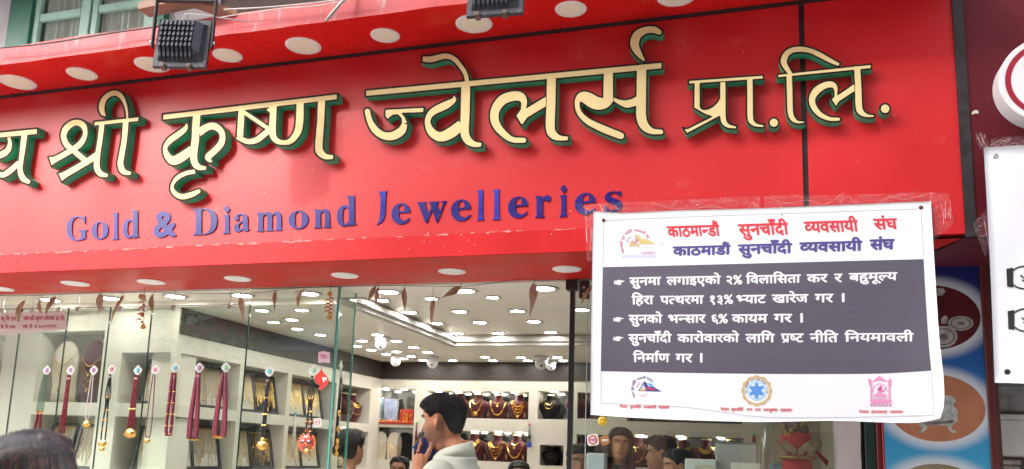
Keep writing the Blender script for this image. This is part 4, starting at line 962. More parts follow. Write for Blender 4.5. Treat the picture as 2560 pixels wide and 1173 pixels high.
fruit(2471, 702, .035, (.40, .34, .03), 'olive yellow round ornament at the top of the next shop, right of the poster frame')
fruit(2472, 783, .035, (.60, .25, .02), 'orange round ornament in the next shop beside the right banner edge')
# ================================================================== GLASS SHOP FRONT
M_edge = mat('glass_edge_dark', (.012, .035, .028), .15, spec=.8); M_teal = mat('glass_edge_teal', (.10, .30, .27), .12, spec=.8)
M_steel = mat('clip_steel', (.55, .55, .53), .3, metal=.8)
XS = [-6.2, -5.255, -4.82, -4.44, -4.077, -3.277, -2.613]
plab = ['far left', 'behind the left paper notice', 'behind the first three hanging necklaces', 'between the black and maroon necklaces', 'wide, with the cream pendant strands', 'at the corner, with the sun face ornament']
for i in range(6):
    a, b = XS[i]+.003, XS[i+1]-.003; zt_ = E_+.935 if i < 5 else 2.642
    p_ = thing('window_pane', 'tall frameless window pane of the jewellery shop, '+plab[i], 'window', ((a+b)/2, YG, .3), 'window panes')
    G().box(a, b, YG-.005, YG+.005, .3, zt_).out('glass', GLASS, p_)
    G().box(b, b+.0045, YG-.006, YG+.006, .3, zt_).out('edge', M_edge, p_)
    G().box(a, b, YG-.006, YG+.006, zt_+.0005, zt_+.004).out('edge', M_edge, p_)
    if i < 5:
        for u in (.22, .80):
            x = a+(b-a)*u; G().bbox(x-.017, x+.017, YG-.012, YG+.012, zt_-.034, zt_+.008, .004).out('clip', M_steel, p_)
            G().box(x-.0015, x+.0015, YG-.0015, YG+.0015, zt_+.0125, ZB-.003).out('hanger', M_steel, p_)
cp = thing('corner_pane', 'narrow glass return at the doorway with thick teal edge', 'glass panel', (-2.605, 5.07, .3))
G().box(-2.610, -2.600, 4.957, 5.185, .3, ZB-.005).out('glass', GLASS, cp)
G().box(-2.611, -2.599, 5.1855, 5.190, .3, ZB-.005).out('edge', M_teal, cp); G().box(-2.6125, -2.5995, YG-.008, YG+.0065, .3, ZB-.005).out('edge', M_teal, cp)
dp = thing('door_post', 'slim black metal door post with hinge block in the middle of the shop entrance', 'door post', (-1.045, YG, 0))
G().bbox(-1.060, -1.032, YG-.015, YG+.015, 0, ZB-.07, .002).out('post', mat('black_metal', (.012, .012, .013), .35), dp)
G().bbox(-1.085, -1.015, YG-.03, YG+.03, ZB-.07, ZB-.003, .006).out('hinge_block', mat('black_metal', (0, 0, 0)), dp)
g = G(); g.bbox(-1.005, -.945, YG-.02, YG+.02, ZB-.12, ZB-.012, .005); hb = g.out('hinge_plate', mat('gun_metal', (.05, .05, .052), .3, metal=.6), dp)
for z in (.035, .075): G().lathe([(.001, -.004), (.007, -.003), (.008, 0)], (-.975, YG-.021, ZB-.13+z), 10, 0, 'y').out('screw', M_steel, hb)
for (a, b, lb) in ((-1.028, -.956, 'narrow glass strip between the black door post and the right window'), (-.950, .385, 'large right hand window pane under the white banner')):
    p_ = thing('window_pane', lb, 'window', ((a+b)/2, YG, .3)); G().box(a, b, YG-.005, YG+.005, .3, ZB-.005).out('glass', GLASS, p_); G().box(b, b+.003, YG-.006, YG+.006, .3, ZB-.005).out('edge', mat('pale_edge', (.55, .62, .6), .2), p_)

# paper notice inside the left glass
M_note = mat('notice_paper', (.70, .62, .60), .6); M_noter = mat('notice_red', (.45, .02, .05), .5)
nt_ = thing('paper_notice', 'white paper notice with red Devanagari lettering stuck on the left window', 'notice', at(80, 800, YG-.009))
yn = YG-.008
def on(x, y, off=0): return at(x, y, yn-off)
G().poly([(-60, 785), (57, 781), (164, 777), (167, 823), (60, 834), (14, 836), (-60, 840)], on, (0, .001, 0)).out('sheet', M_note, nt_)
def nword(s, x0, x1, yh, yb, m=M_noter, parent=nt_, bold=2, sl_=-.03, nm='lettering', Y=None):
    g = G(); g.poly(word_loops(s, x0, x1, yh, yb, sl_, bold, 0, .4), lambda x, y: on(x, y, .0014)); g.out(nm, m, parent)
for s, x0, x1 in (('जय', 58, 73), ('श्री', 75, 86), ('कृष्ण', 88, 107), ('ज्वेलर्स', 109, 136), ('प्रा.', 139, 149), ('लि.', 151, 163)): nword(s, x0, x1, 792, 801)
for s, x0, x1 in (('स्था.', 57, 70), ('ले.', 73, 82), ('नं.', 85, 94), ('६०३५१३९०१', 97, 141)): nword(s, x0, x1, 813, 821)
for s, x0, x1 in (('कृ', 2, 12), ('भि', 15, 24), ('एम.', 27, 42)): nword(s, x0, x1, 793, 802)
for s, x0, x1 in (('कि.', 2, 10), ('नि.', 13, 21), ('११७५', 24, 39)): nword(s, x0, x1, 814, 822)

# ---- suction hooks and hanging necklaces
M_pad = mat('hook_pad', (.72, .76, .74), .25, spec=.7)
HC = {'purple': (.45, .16, .45), 'pink': (.70, .16, .20), 'blue': (.08, .42, .62), 'cyan': (.10, .50, .60), 'green': (.30, .68, .38), 'rose': (.72, .20, .30)}
HOOKS = [(118, 926, 'purple', 'above the green bead strands'), (177, 926, 'purple', 'above the first dark red strands'), (235, 926, 'purple', 'above the pearl necklace'), (280, 924, 'pink', 'above the black strands near the left'),
         (345, 926, 'blue', 'above the dark red necklace with gold pendant'), (389, 925, 'rose', 'above the twisted red rope necklace'), (439, 920, 'cyan', 'above the gold ringed plum necklace'), (499, 920, 'purple', 'above the thick plum necklace'),
         (565, 919, 'green', 'above the wide plum double necklace'), (674, 929, 'cyan', 'above the black necklace with round gold pendant'), (784, 927, 'green', 'above the sun face ornament')]
YH = YG-.010
def hook(x, y, col, lab):
    c = at(x, y, YH); t_ = thing('suction_hook', 'white diamond hook pad with %s centre %s' % (col, lab), 'hook', c, 'hooks on the window')
    s_ = .034; g = G(); pts = []
    for k in range(4):
        a = math.radians(90*k+4); 
        for d_ in (-.22, -.08, .08, .22): pts.append((s_*1.08*(math.cos(a)*(1-abs(d_)*.55)-math.sin(a)*d_), s_*1.08*(math.sin(a)*(1-abs(d_)*.55)+math.cos(a)*d_)))
    g.poly(pts, lambda u, v: (u, -.003, v), (0, .004, 0)); g.out('pad', M_pad, t_, local=True)
    G().lathe([(.001, -.007), (.0145, -.0065), (.0175, -.003)], (0, 0, 0), 18, 0, 'y').out('button', mat('button_'+col, HC[col], .35), t_, True, local=True)
    g = G(); g.tube([(math.cos(a)*.016, -.006, math.sin(a)*.016-.001) for a in np.linspace(math.pi*.9, math.pi*2.1, 10)], .0013, 5); g.tube([(0, -.006, -.017), (0, -.008, -.03), (0, -.013, -.036), (0, -.016, -.03)], .0015, 5)
    g.out('wire_hook', M_steel, t_, True, local=True); return c
M_goldm = mat('gold_metal', (.80, .50, .14), .24, metal=1., var=.12, vscale=60); M_bead_red = mat('bead_dark_red', (.13, .005, .012), .3, spec=.6, var=.2, vscale=90)
M_plum = mat('bead_plum', (.15, .018, .040), .4, var=.2, vscale=90); M_bead_green = mat('bead_green', (.008, .10, .055), .25, spec=.7); M_bead_black = mat('bead_black', (.01, .01, .013), .2, spec=.8); M_pearl = mat('pearl', (.75, .70, .64), .25, spec=.7)
def strandtube(P, r, m, name, parent, beads=0, n=6):
    g = G(); C_ = catmull(P, 5)
    if beads:
        L = np.r_[0, np.cumsum(np.linalg.norm(np.diff(C_, axis=0), axis=1))]; k = max(2, int(L[-1]/(beads)))
        for t_ in np.linspace(0, L[-1], k): g.octa([np.interp(t_, L, C_[:, j]) for j in range(3)], r*1.15)
    else: g.tube(C_, r, n)
    return g.out(name, m, parent, True)
def pendant(c, r, parent, m=M_goldm, drops=7, name='pendant'):
    g = G(); g.lathe([(.001, -.005), (r*.5, -.007), (r*.62, -.004), (r*.8, -.006), (r, -.002), (r, .002), (.001, .003)], c, 18, 0, 'y')
    for k in range(drops):
        a = math.pi+math.pi*(k+.5)/drops; g.octa((c[0]+r*1.18*math.cos(a), c[1], c[2]+r*1.18*math.sin(a)), r*.2)
    g.lathe([(.001, -.009), (r*.2, -.009), (r*.3, -.005)], c, 10, 0, 'y'); return g.out(name, m, parent, True)
def V_(c, dx, dz, dy=0): return (c[0]+dx, c[1]-.012+dy, c[2]+dz)
rr = random.Random(21)
def necklace(hx, hy, lab, kind, length, cat='necklace'):
    c = at(hx, hy, YH); t_ = thing('hanging_necklace', lab, cat, V_(c, 0, -.03), 'necklaces hanging on the window'); t_.scale = (1.35, 1.3, 1.0); z0 = -.035
    L = length
    if kind == 'green':
        for k in range(5): o = (k-2)*.0085; strandtube([V_(c, o*.6, z0), V_(c, o*1.1-.004, z0-L*.4), V_(c, o*1.3-.008, z0-L)], .0045, M_bead_green, 'bead_strand', t_, .008)
        for k in (-1, 1):
            strandtube([V_(c, k*.008-.008, z0-L), V_(c, k*.016-.010, z0-L-.10), V_(c, k*.022-.012, z0-L-.2)], .008, M_bead_red, 'tail', t_)
        g = G(); [g.octa(V_(c, rr.uniform(-.03, .015), z0-L+rr.uniform(-.015, .015), -.004), .006) for _ in range(14)]; g.out('gold_knot', M_goldm, t_)
    elif kind == 'redtassel':
        for k in range(4): o = (k-1.5)*.006; strandtube([V_(c, o, z0), V_(c, o*1.2, z0-L*.5), V_(c, o*2.2-.004, z0-L)], .0042, M_bead_red, 'bead_strand', t_)
    elif kind == 'pearl':
        strandtube([V_(c, -.006, z0), V_(c, -.011, z0-L*.5), V_(c, -.014, z0-L*.9), V_(c, -.004, z0-L)], .0042, M_pearl, 'pearl_strand', t_, .0075); strandtube([V_(c, .006, z0), V_(c, .011, z0-L*.5), V_(c, .010, z0-L*.9), V_(c, .0, z0-L)], .0042, M_pearl, 'pearl_strand', t_, .0075); pendant(V_(c, -.002, z0-L-.026), .022, t_)
    elif kind == 'black':
        for k in range(4): o = (k-1.5)*.005; strandtube([V_(c, o*.5, z0), V_(c, o*2.2, z0-L*.3), V_(c, o*1.2, z0-L*.45), V_(c, (-.011 if k < 2 else .011)+o*.4, z0-L*.75), V_(c, (-.011 if k < 2 else .011)+o*.4, z0-L)], .003, M_bead_black, 'bead_strand', t_)
        for f_ in (.35, .55, .7, .85):
            for s_ in (-1, 1): g = G(); g.ball(V_(c, s_*(.004 if f_ < .5 else .011), z0-L*f_), .007, 7, 5); g.out('gold_bead', M_goldm, t_, True)
        pendant(V_(c, 0, z0-L-.025), .024, t_); pendant(V_(c, 0, z0-L-.062), .015, t_, drops=5)
    elif kind == 'redgold':
        for k in range(5): o = (k-2)*.0065; strandtube([V_(c, o*.7, z0), V_(c, o, z0-L*.5), V_(c, o*1.6, z0-L)], .0042, M_bead_red, 'bead_strand', t_)
        for k in range(5): g = G(); g.ball(V_(c, (k-2)*.009, z0-L*.62, -.003), .005, 6, 4); g.out('gold_bead', M_goldm, t_)
        pendant(V_(c, 0, z0-L-.02), .030, t_, drops=9)
    elif kind == 'rope':
        for s_ in (-1, 1): strandtube([V_(c, s_*.006, z0), V_(c, s_*.014, z0-L*.5), V_(c, s_*.016, z0-L*.9), V_(c, s_*.004, z0-L)], .0048, M_bead_red, 'rope', t_, .0075)
        pendant(V_(c, 0, z0-L-.012), .016, t_)
    elif kind == 'ringed':
        for s_ in (-1, 1):
            strandtube([V_(c, s_*.008, z0), V_(c, s_*.013, z0-L*.5), V_(c, s_*.015, z0-L*.85), V_(c, s_*.010, z0-L)], .0095, M_plum, 'strand', t_, n=8)
            for f_ in (.3, .48, .66, .84, .97): g = G(); g.ball(V_(c, s_*.014, z0-L*f_), .0115, 8, 5, sc=(1, 1, .45)); g.out('gold_ring', M_goldm, t_, True)
    elif kind == 'thick':
        for s_ in (-1, 1):
            for k in range(2): strandtube([V_(c, s_*.004+k*.003*s_, z0), V_(c, s_*(.010+k*.007), z0-L*.4), V_(c, s_*(.014+k*.012), z0-L*.8), V_(c, s_*(.012+k*.012), z0-L)], .0085, M_plum, 'strand', t_, n=8)
        g = G(); [g.octa(V_(c, x, z0-L-.006-.006*(1-(x/.03)**2)), .0065) for x in np.linspace(-.03, .03, 10)]; g.out('gold_bar', M_goldm, t_)
    elif kind == 'wide':
        for s_ in (-1, 1):
            for k in range(3): strandtube([V_(c, s_*.006, z0), V_(c, s_*(.012+k*.004), z0-L*.3), V_(c, s_*(.018+k*.008), z0-L*.85), V_(c, s_*(.014+k*.008), z0-L)], .0075, M_plum, 'strand', t_, n=7)
        g = G(); g.bbox(c[0]-.026, c[0]+.026, c[1]-.022, c[1]-.008, c[2]+z0-L-.012, c[2]+z0-L+.008, .003); [g.octa(V_(c, x, z0-L, -.012), .006) for x in np.linspace(-.022, .022, 6)]; g.out('gold_bar', M_goldm, t_)
    elif kind == 'blackround':
        for k in range(3): o = (k-1)*.006; strandtube([V_(c, o*.6, z0), V_(c, o, z0-L*.5), V_(c, o*1.4-.003, z0-L)], .0045, M_bead_black, 'bead_strand', t_)
        for f_, q in ((.35, .005), (.62, .009), (.8, .008)): g = G(); [g.ball(V_(c, x, z0-L*f_, -.003), q*.7, 6, 4) for x in (-.006, .006)]; g.out('gold_bead', M_goldm, t_)
        pendant(V_(c, -.002, z0-L-.014), .014, t_, drops=0); pendant(V_(c, -.003, z0-L-.050), .030, t_, drops=0, name='round_pendant')
NK = [(118, 926, 'green bead strands ending in a gold knot and dark red tails, leftmost on the window', 'green', .27), (177, 926, 'plain dark red bead strands hanging second from the left', 'redtassel', .42), (235, 926, 'white pearl necklace with a round gold pendant', 'pearl', .32),
      (280, 924, 'thin black strands with gold beads and double gold pendant', 'black', .46), (345, 926, 'dark red strands with a fan shaped gold pendant', 'redgold', .38), (389, 925, 'twisted dark red rope necklace with tiny gold pendant', 'rope', .44),
      (439, 920, 'plum necklace with gold rings and no pendant', 'ringed', .43), (499, 920, 'thick plum necklace with curved gold bar at its end', 'thick', .44), (565, 919, 'wide plum double necklace closed by a gold block', 'wide', .43),
      (674, 929, 'black strands with a large round gold pendant', 'blackround', .40), (784, 927, 'black strands hanging behind the sun face ornament', 'black', .42)]
for h in HOOKS: hook(*h)
for n_ in NK: necklace(*n_)
# necklace on the corner return glass
c = atX(852, 915, -2.598); t_ = thing('suction_hook', 'pale green diamond hook pad on the narrow corner glass', 'hook', c)
G().poly([(-.026, 0), (0, .036), (.026, 0), (0, -.036)], lambda u, v: (.004, u, v), (-.004, 0, 0)).out('pad', mat('pale_pad', (.50, .62, .52), .3), t_, local=True)
t_ = thing('hanging_necklace', 'long black necklace with gold flowers hanging on the corner glass', 'necklace', (c[0]+.01, c[1], c[2]-.03), 'necklaces hanging on the window')
g = G(); [g.tube([(0, o, 0), (.002, o*1.2-.01, -.2), (0, o-.02, -.48)], .0045, 5) for o in (-.012, 0, .012)]; g.out('bead_strand', M_bead_black, t_, True, local=True)
for z in (-.28, -.38, -.46, -.5, -.54):
    g = G(); [g.octa((.006, -.012+.012*math.cos(a), z+.014*math.sin(a)), .008) for a in np.linspace(0, 5.2, 6)]; g.ball((.008, -.012, z), .011, 8, 5); g.out('gold_flower', M_goldm, t_, local=True)

# ---- stickers and ornaments near the corner
def disc(c, r, m, name, parent, th=.003, n=24, off=0): return G().lathe([(.001, -th), (r*.96, -th), (r, -th*.4), (r, 0)], (c[0], c[1]-off, c[2]), n, 0, 'y').out(name, m, parent, True)
M_smile = mat('smiley_yellow', (.78, .52, .03), .35)
def smiley(x, y, r, lab):
    c = at(x, y, YH-.002); t_ = thing('smiley_sticker', lab, 'sticker', c); disc(c, r, M_smile, 'face', t_)
    for s_ in (-1, 1): G().lathe([(.001, -.001), (r*.11, 0)], (c[0]+s_*r*.33, c[1]-.0035, c[2]+r*.28), 10, 0, 'y').out('eye', M_ink, t_)
    G().tube([(c[0]+r*.58*math.cos(a), c[1]-.0035, c[2]+r*.62*math.sin(a)) for a in np.linspace(math.pi*1.13, math.pi*1.87, 10)], r*.045, 5).out('mouth', M_ink, t_)
    G().octa((c[0]+r*.55, c[1]-.004, c[2]+r*.3), r*.12).out('heart', mat('smiley_red', (.6, .05, .03), .4), t_)
smiley(774, 1006, .0245, 'yellow smiley sticker above the sun face ornament'); smiley(1506, 1053, .027, 'yellow smiley sticker just below the lower left corner of the banner')
def sq_sticker(x, y, r, lab, m, ring, word=None, wm=None, rot=.15):
    c = at(x, y, YH-.003); t_ = thing('printed_sticker', lab, 'sticker', c); pts = []
    for k in range(4):
        a = math.radians(45+90*k)+rot
        for d_ in (-.18, 0, .18): pts.append((c[0]+r*1.35*math.cos(a+d_), c[2]+r*1.35*math.sin(a+d_)*(.97 if d_ else 1)))
    G().poly(pts, lambda u, v: (u, c[1], v), (0, .003, 0)).out('backing', m, t_)
    g = G()
    for k in range(16): a = 2*math.pi*k/16; g.lathe([(.001, -.0008), (r*.17, 0)], (c[0]+r*.78*math.cos(a), c[1]-.0008, c[2]+r*.78*math.sin(a)), 6, 0, 'y')
    g.out('petal_ring', ring, t_)
    if word: 
        s_ = CF/depth_of(c); g = G(); g.poly(word_loops(word, x-r*s_*.62, x+r*s_*.62, y-r*s_*.22, y+r*s_*.3, 0, 4), lambda a, b_: at(a, b_, c[1]-.0022)); g.out('lettering', wm, t_)
M_orred = mat('ornament_red', (.42, .03, .02), .4); M_kraft = mat('ornament_brown', (.24, .09, .03), .5)
sq_sticker(1482, 1100, .030, 'white square sticker with red petal ring, left of the brown round one', mat('sticker_white', (.75, .72, .70), .5), M_orred, 'राम', M_mag)
sq_sticker(1512, 1101, .026, 'brown rounded sticker lettered Ram beside the white petal sticker', M_kraft, mat('ornament_tan', (.5, .24, .08), .5), 'राम', M_txw, .4)
sq_sticker(794, 1056, .024, 'white sticker with red petal ring right of the ornament cords', mat('sticker_white', (0, 0, 0)), M_orred, 'राम', M_mag)
sq_sticker(775, 1054, .020, 'small brown lettered disc above the sun face ornament', M_kraft, mat('ornament_tan', (0, 0, 0)), 'राम', M_txw, .4)
c = at(810, 892, YH-.002); t_ = thing('printed_sticker', 'square pale pink sticker lettered Riddhi above the red leaf ornament', 'sticker', c)
E2 = tf(450, 773, 2.932)
pk = [(1015, 315), (1040, 310), (1055, 306), (1072, 312), (1098, 318), (1096, 395), (1060, 390), (1012, 393)]
G().poly([E2(p) for p in pk], lambda x, y: at(x, y, YH-.003), (0, .002, 0)).out('paper', mat('sticker_pink', (.68, .50, .60), .5), t_)
g = G(); g.poly(word_loops('रिद्धि', 801, 818, 889, 897, 0, 3), lambda x, y: at(x, y, YH-.0045)); g.out('lettering', mat('sticker_pink_ink', (.55, .12, .25), .5), t_)
c = at(804, 947, YH-.002); t_ = thing('leaf_ornament', 'red pointed leaf ornament lettered Shubh with white bead border', 'ornament', c)
lf = [(1035, 420), (1044, 455), (1075, 490), (1088, 520), (1078, 555), (1050, 575), (1040, 588), (1018, 588), (1025, 560), (995, 540), (985, 510), (1000, 480), (1028, 455)]
lfc = [tuple(p) for p in catmull([E2(p) for p in lf]+[E2(lf[0])], 3)[:-1]]
G().poly(lfc, lambda x, y: at(x, y, YH-.006), (0, .005, 0)).out('body', mat('orn_red_bright', (.55, .03, .02), .35), t_)
g = G(); [g.octa(at(p[0], p[1], YH-.008), .0024) for p in lfc]; g.out('bead_border', M_pearl, t_)
g = G(); [g.octa(at(*E2(p), YH-.008), .0034) for p in [(1005, 500), (1000, 515), (1005, 530), (1018, 540), (1030, 550), (1040, 562)]]; g.out('dark_beads', M_bead_black, t_)
g = G(); g.poly(word_loops('शुभ', 806, 817, 944, 952, 0, 4), lambda x, y: at(x, y, YH-.0075)); g.out('lettering', M_txw, t_)
# sun face ornament
c = at(766, 1107, YH-.012); s_ = depth_of(c)/CF; R_ = 21*s_
t_ = thing('sun_face_ornament', 'round red sun face ornament with moustache and flame rays hanging on the window', 'ornament', c)
g = G(); 
for k in range(20):
    a = 2*math.pi*k/20; b_ = a+.18; g.poly([(c[0]+R_*.95*math.cos(a-.13), c[2]+R_*.95*math.sin(a-.13)), (c[0]+R_*1.22*math.cos(b_-.05), c[2]+R_*1.22*math.sin(b_-.05)), (c[0]+R_*1.3*math.cos(b_+.08), c[2]+R_*1.3*math.sin(b_+.08)), (c[0]+R_*.95*math.cos(a+.13), c[2]+R_*.95*math.sin(a+.13))], lambda u, v: (u, c[1]+.001, v), (0, .004, 0))
g.out('rays', mat('ray_orange', (.70, .22, .10), .4), t_)
G().lathe([(.001, -.010), (R_*.5, -.009), (R_*.85, -.005), (R_, 0), (R_, .004)], c, 28, 0, 'y').out('face', mat('sun_face_red', (.42, .05, .035), .3), t_, True)
for s2 in (-1, 1):
    G().ball((c[0]+s2*R_*.4, c[1]-.008, c[2]+R_*.12), R_*.34, 12, 7, sc=(1, .2, .8)).out('eye_patch', M_ink, t_, True); G().ball((c[0]+s2*R_*.38, c[1]-.0105, c[2]+R_*.2), R_*.19, 10, 6, sc=(1, .25, .75)).out('eye', M_pearl, t_, True); G().ball((c[0]+s2*R_*.38, c[1]-.0125, c[2]+R_*.2), R_*.08, 8, 5, sc=(1, .3, 1)).out('pupil', M_ink, t_)
G().tube([(c[0]-R_*.4, c[1]-.011, c[2]-R_*.28), (c[0]-R_*.15, c[1]-.014, c[2]-R_*.18), (c[0], c[1]-.015, c[2]-R_*.05), (c[0]+R_*.15, c[1]-.014, c[2]-R_*.18), (c[0]+R_*.4, c[1]-.011, c[2]-R_*.28)], [.001, .0045, .006, .0045, .001], 7).out('moustache', mat('ray_orange', (0, 0, 0)), t_, True)
G().tube([(c[0]-R_*.5, c[1]-.009, c[2]-R_*.42), (c[0], c[1]-.011, c[2]-R_*.62), (c[0]+R_*.5, c[1]-.009, c[2]-R_*.42)], [.001, .004, .001], 6).out('mouth', M_ink, t_)
g = G(); [g.tube([(c[0]+x, c[1], c[2]+R_), (c[0]+x*.5-.004, c[1], c[2]+.13)], .0012, 4) for x in (-.006, .006)]; g.out('cord', mat('cord_pink', (.5, .3, .3), .6), t_)
g = G(); [g.octa((c[0]+rr.uniform(-.018, .012), c[1]-rr.uniform(0, .01), c[2]+R_*1.2+rr.uniform(0, .06)), .006) for _ in range(12)]; g.out('bells', mat('bell_mix', (.4, .10, .08), .3, metal=.3, col2=(.5, .5, .5), c2scale=60), t_)
for x in (-.028, .028): g = G(); g.tube([(c[0]+x, c[1], c[2]-R_), (c[0]+x, c[1], c[2]-R_-.05)], .0015, 4); g.ball((c[0]+x, c[1], c[2]-R_-.055), .006, 7, 5); g.out('drop', M_bead_black, t_)

# ================================================================== LEAF GARLAND AND CHILLI TOTEMS
YL = 4.80; M_leaf = [mat('dry_leaf_%d' % k, c_, .6, var=.25, vscale=30, bump=.3) for k, c_ in enumerate([(.40, .29, .17), (.48, .36, .23), (.34, .25, .15), (.50, .38, .28)])]
M_twine = mat('twine', (.08, .06, .05), .8)
gl_ = thing('leaf_garland', 'string of dried brown mango leaves hanging under the lower red soffit', 'garland', at(700, 720, YL))
TW = [(-60, 738), (64, 742), (250, 733), (400, 733), (602, 736), (762, 721), (945, 716), (1082, 718), (1180, 716), (1302, 700), (1336, 703), (1479, 700), (1600, 696)]
cc = catmull([at(x, y-2, YL) for x, y in TW], 5); cc[:, 2] = np.minimum(cc[:, 2], ZB-.004); G().tube(cc, .0016, 4).out('string', M_twine, gl_)
LV = [(64, 750, 43, 808, 24), (105, 744, 102, 787, 15), (136, 741, 118, 788, 22), (254, 733, 247, 790, 19), (309, 736, 279, 811, 14), (352, 733, 362, 757, 14), (387, 733, 378, 781, 18), (602, 738, 610, 806, 17), (690, 726, 686, 782, 11), (762, 721, 743, 770, 14),
      (942, 716, 919, 753, 13), (949, 716, 938, 769, 12), (1014, 717, 1011, 778, 13), (1082, 745, 1083, 836, 13), (1153, 715, 1105, 748, 16), (1336, 706, 1325, 794, 19), (1480, 712, 1455, 762, 15)]
for k, (x0, y0, x1, y1, w_) in enumerate(LV):
    a, b_ = np.array(at(x0, y0, YL)), np.array(at(x1, y1, YL-.02)); L = np.linalg.norm(b_-a); ax = (b_-a)/L; sd = np.cross(ax, [0, 1, 0]); sd /= np.linalg.norm(sd); W_ = w_*.52*depth_of(a)/CF; vs = []; fs = []
    nn = 9; tw = rr.uniform(-1.2, 1.2); wav = rr.uniform(4, 7); ph = rr.random()*6
    for i in range(nn+1):
        s = i/nn; prof = (math.sin(math.pi*min(1, s**.75))**.8*(1-.25*s))*(1+.25*math.sin(wav*s+ph)); ang_ = tw*(s-.5); e = sd*math.cos(ang_)+np.array([0, 1, 0])*math.sin(ang_); m_ = a+ax*L*s+sd*W_*.35*math.sin(s*4+ph)+np.array([0, -.012*math.sin(s*math.pi), 0])
        for q, fy in ((-1, -.004), (-.5, .0), (0, .004), (.5, 0), (1, -.006)): vs.append(m_+e*W_*prof*q+np.array([0, fy, 0])*prof)
    fs = [(5*i+j, 5*i+j+1, 5*i+j+6, 5*i+j+5) for i in range(nn) for j in range(4)]
    lf_ = mk('leaf', vs, fs, M_leaf[k % 4], gl_, True); so_ = lf_.modifiers.new('s', 'SOLIDIFY'); so_.thickness = .0012
    G().tube([(a[0], YL, min(ZB-.006, a[2]+(.03 if k != 13 else .075))), tuple(a)], .0012, 4).out('stalk', M_twine, gl_)
M_ch = [mat('chilli_red', (.42, .03, .01), .35), mat('chilli_orange', (.58, .14, .02), .4), mat('lemon_dry', (.55, .26, .07), .55, var=.2, vscale=40, bump=.3)]
for (x, y0, y1, lb) in ((360, 735, 817, 'left'), (826, 731, 793, 'right')):
    a, b_ = at(x, y0, YL-.01), at(x-2, y1, YL-.01); t_ = thing('chilli_lemon_charm', 'string of red chillies and dried lemons hanging at the %s of the window' % lb, 'charm', a)
    G().tube([(a[0], a[1], ZB-.004), a, b_], .0015, 4).out('string', M_twine, t_); L = a[2]-b_[2]
    G().ball((b_[0], b_[1], b_[2]), .019, 12, 8, sc=(1, 1, .95)).out('lemon', M_ch[2], t_, True); G().ball((a[0]-.003, a[1], a[2]-(.02 if lb == 'left' else .012)), .018, 12, 8, sc=(1, 1, .9)).out('lemon', M_ch[2], t_, True)
    if lb == 'left': G().ball((a[0], a[1], a[2]-L*.62), .017, 12, 8, sc=(1.15, 1, .8)).out('lemon', M_ch[1], t_, True)
    for k in range(9):
        z = a[2]-.04-(L-.06)*k/8.5; s2 = -1 if k % 2 else 1; P = [(a[0], a[1], z), (a[0]+s2*.012, a[1]-.006, z+.004), (a[0]+s2*.026, a[1]-.008, z-.003), (a[0]+s2*.034, a[1]-.004, z-.016)]
        G().tube(catmull(P, 3), list(np.interp(np.linspace(0, 1, 10), [0, .3, 1], [.005, .0065, .001])), 6).out('chilli', M_ch[k % 2], t_, True)

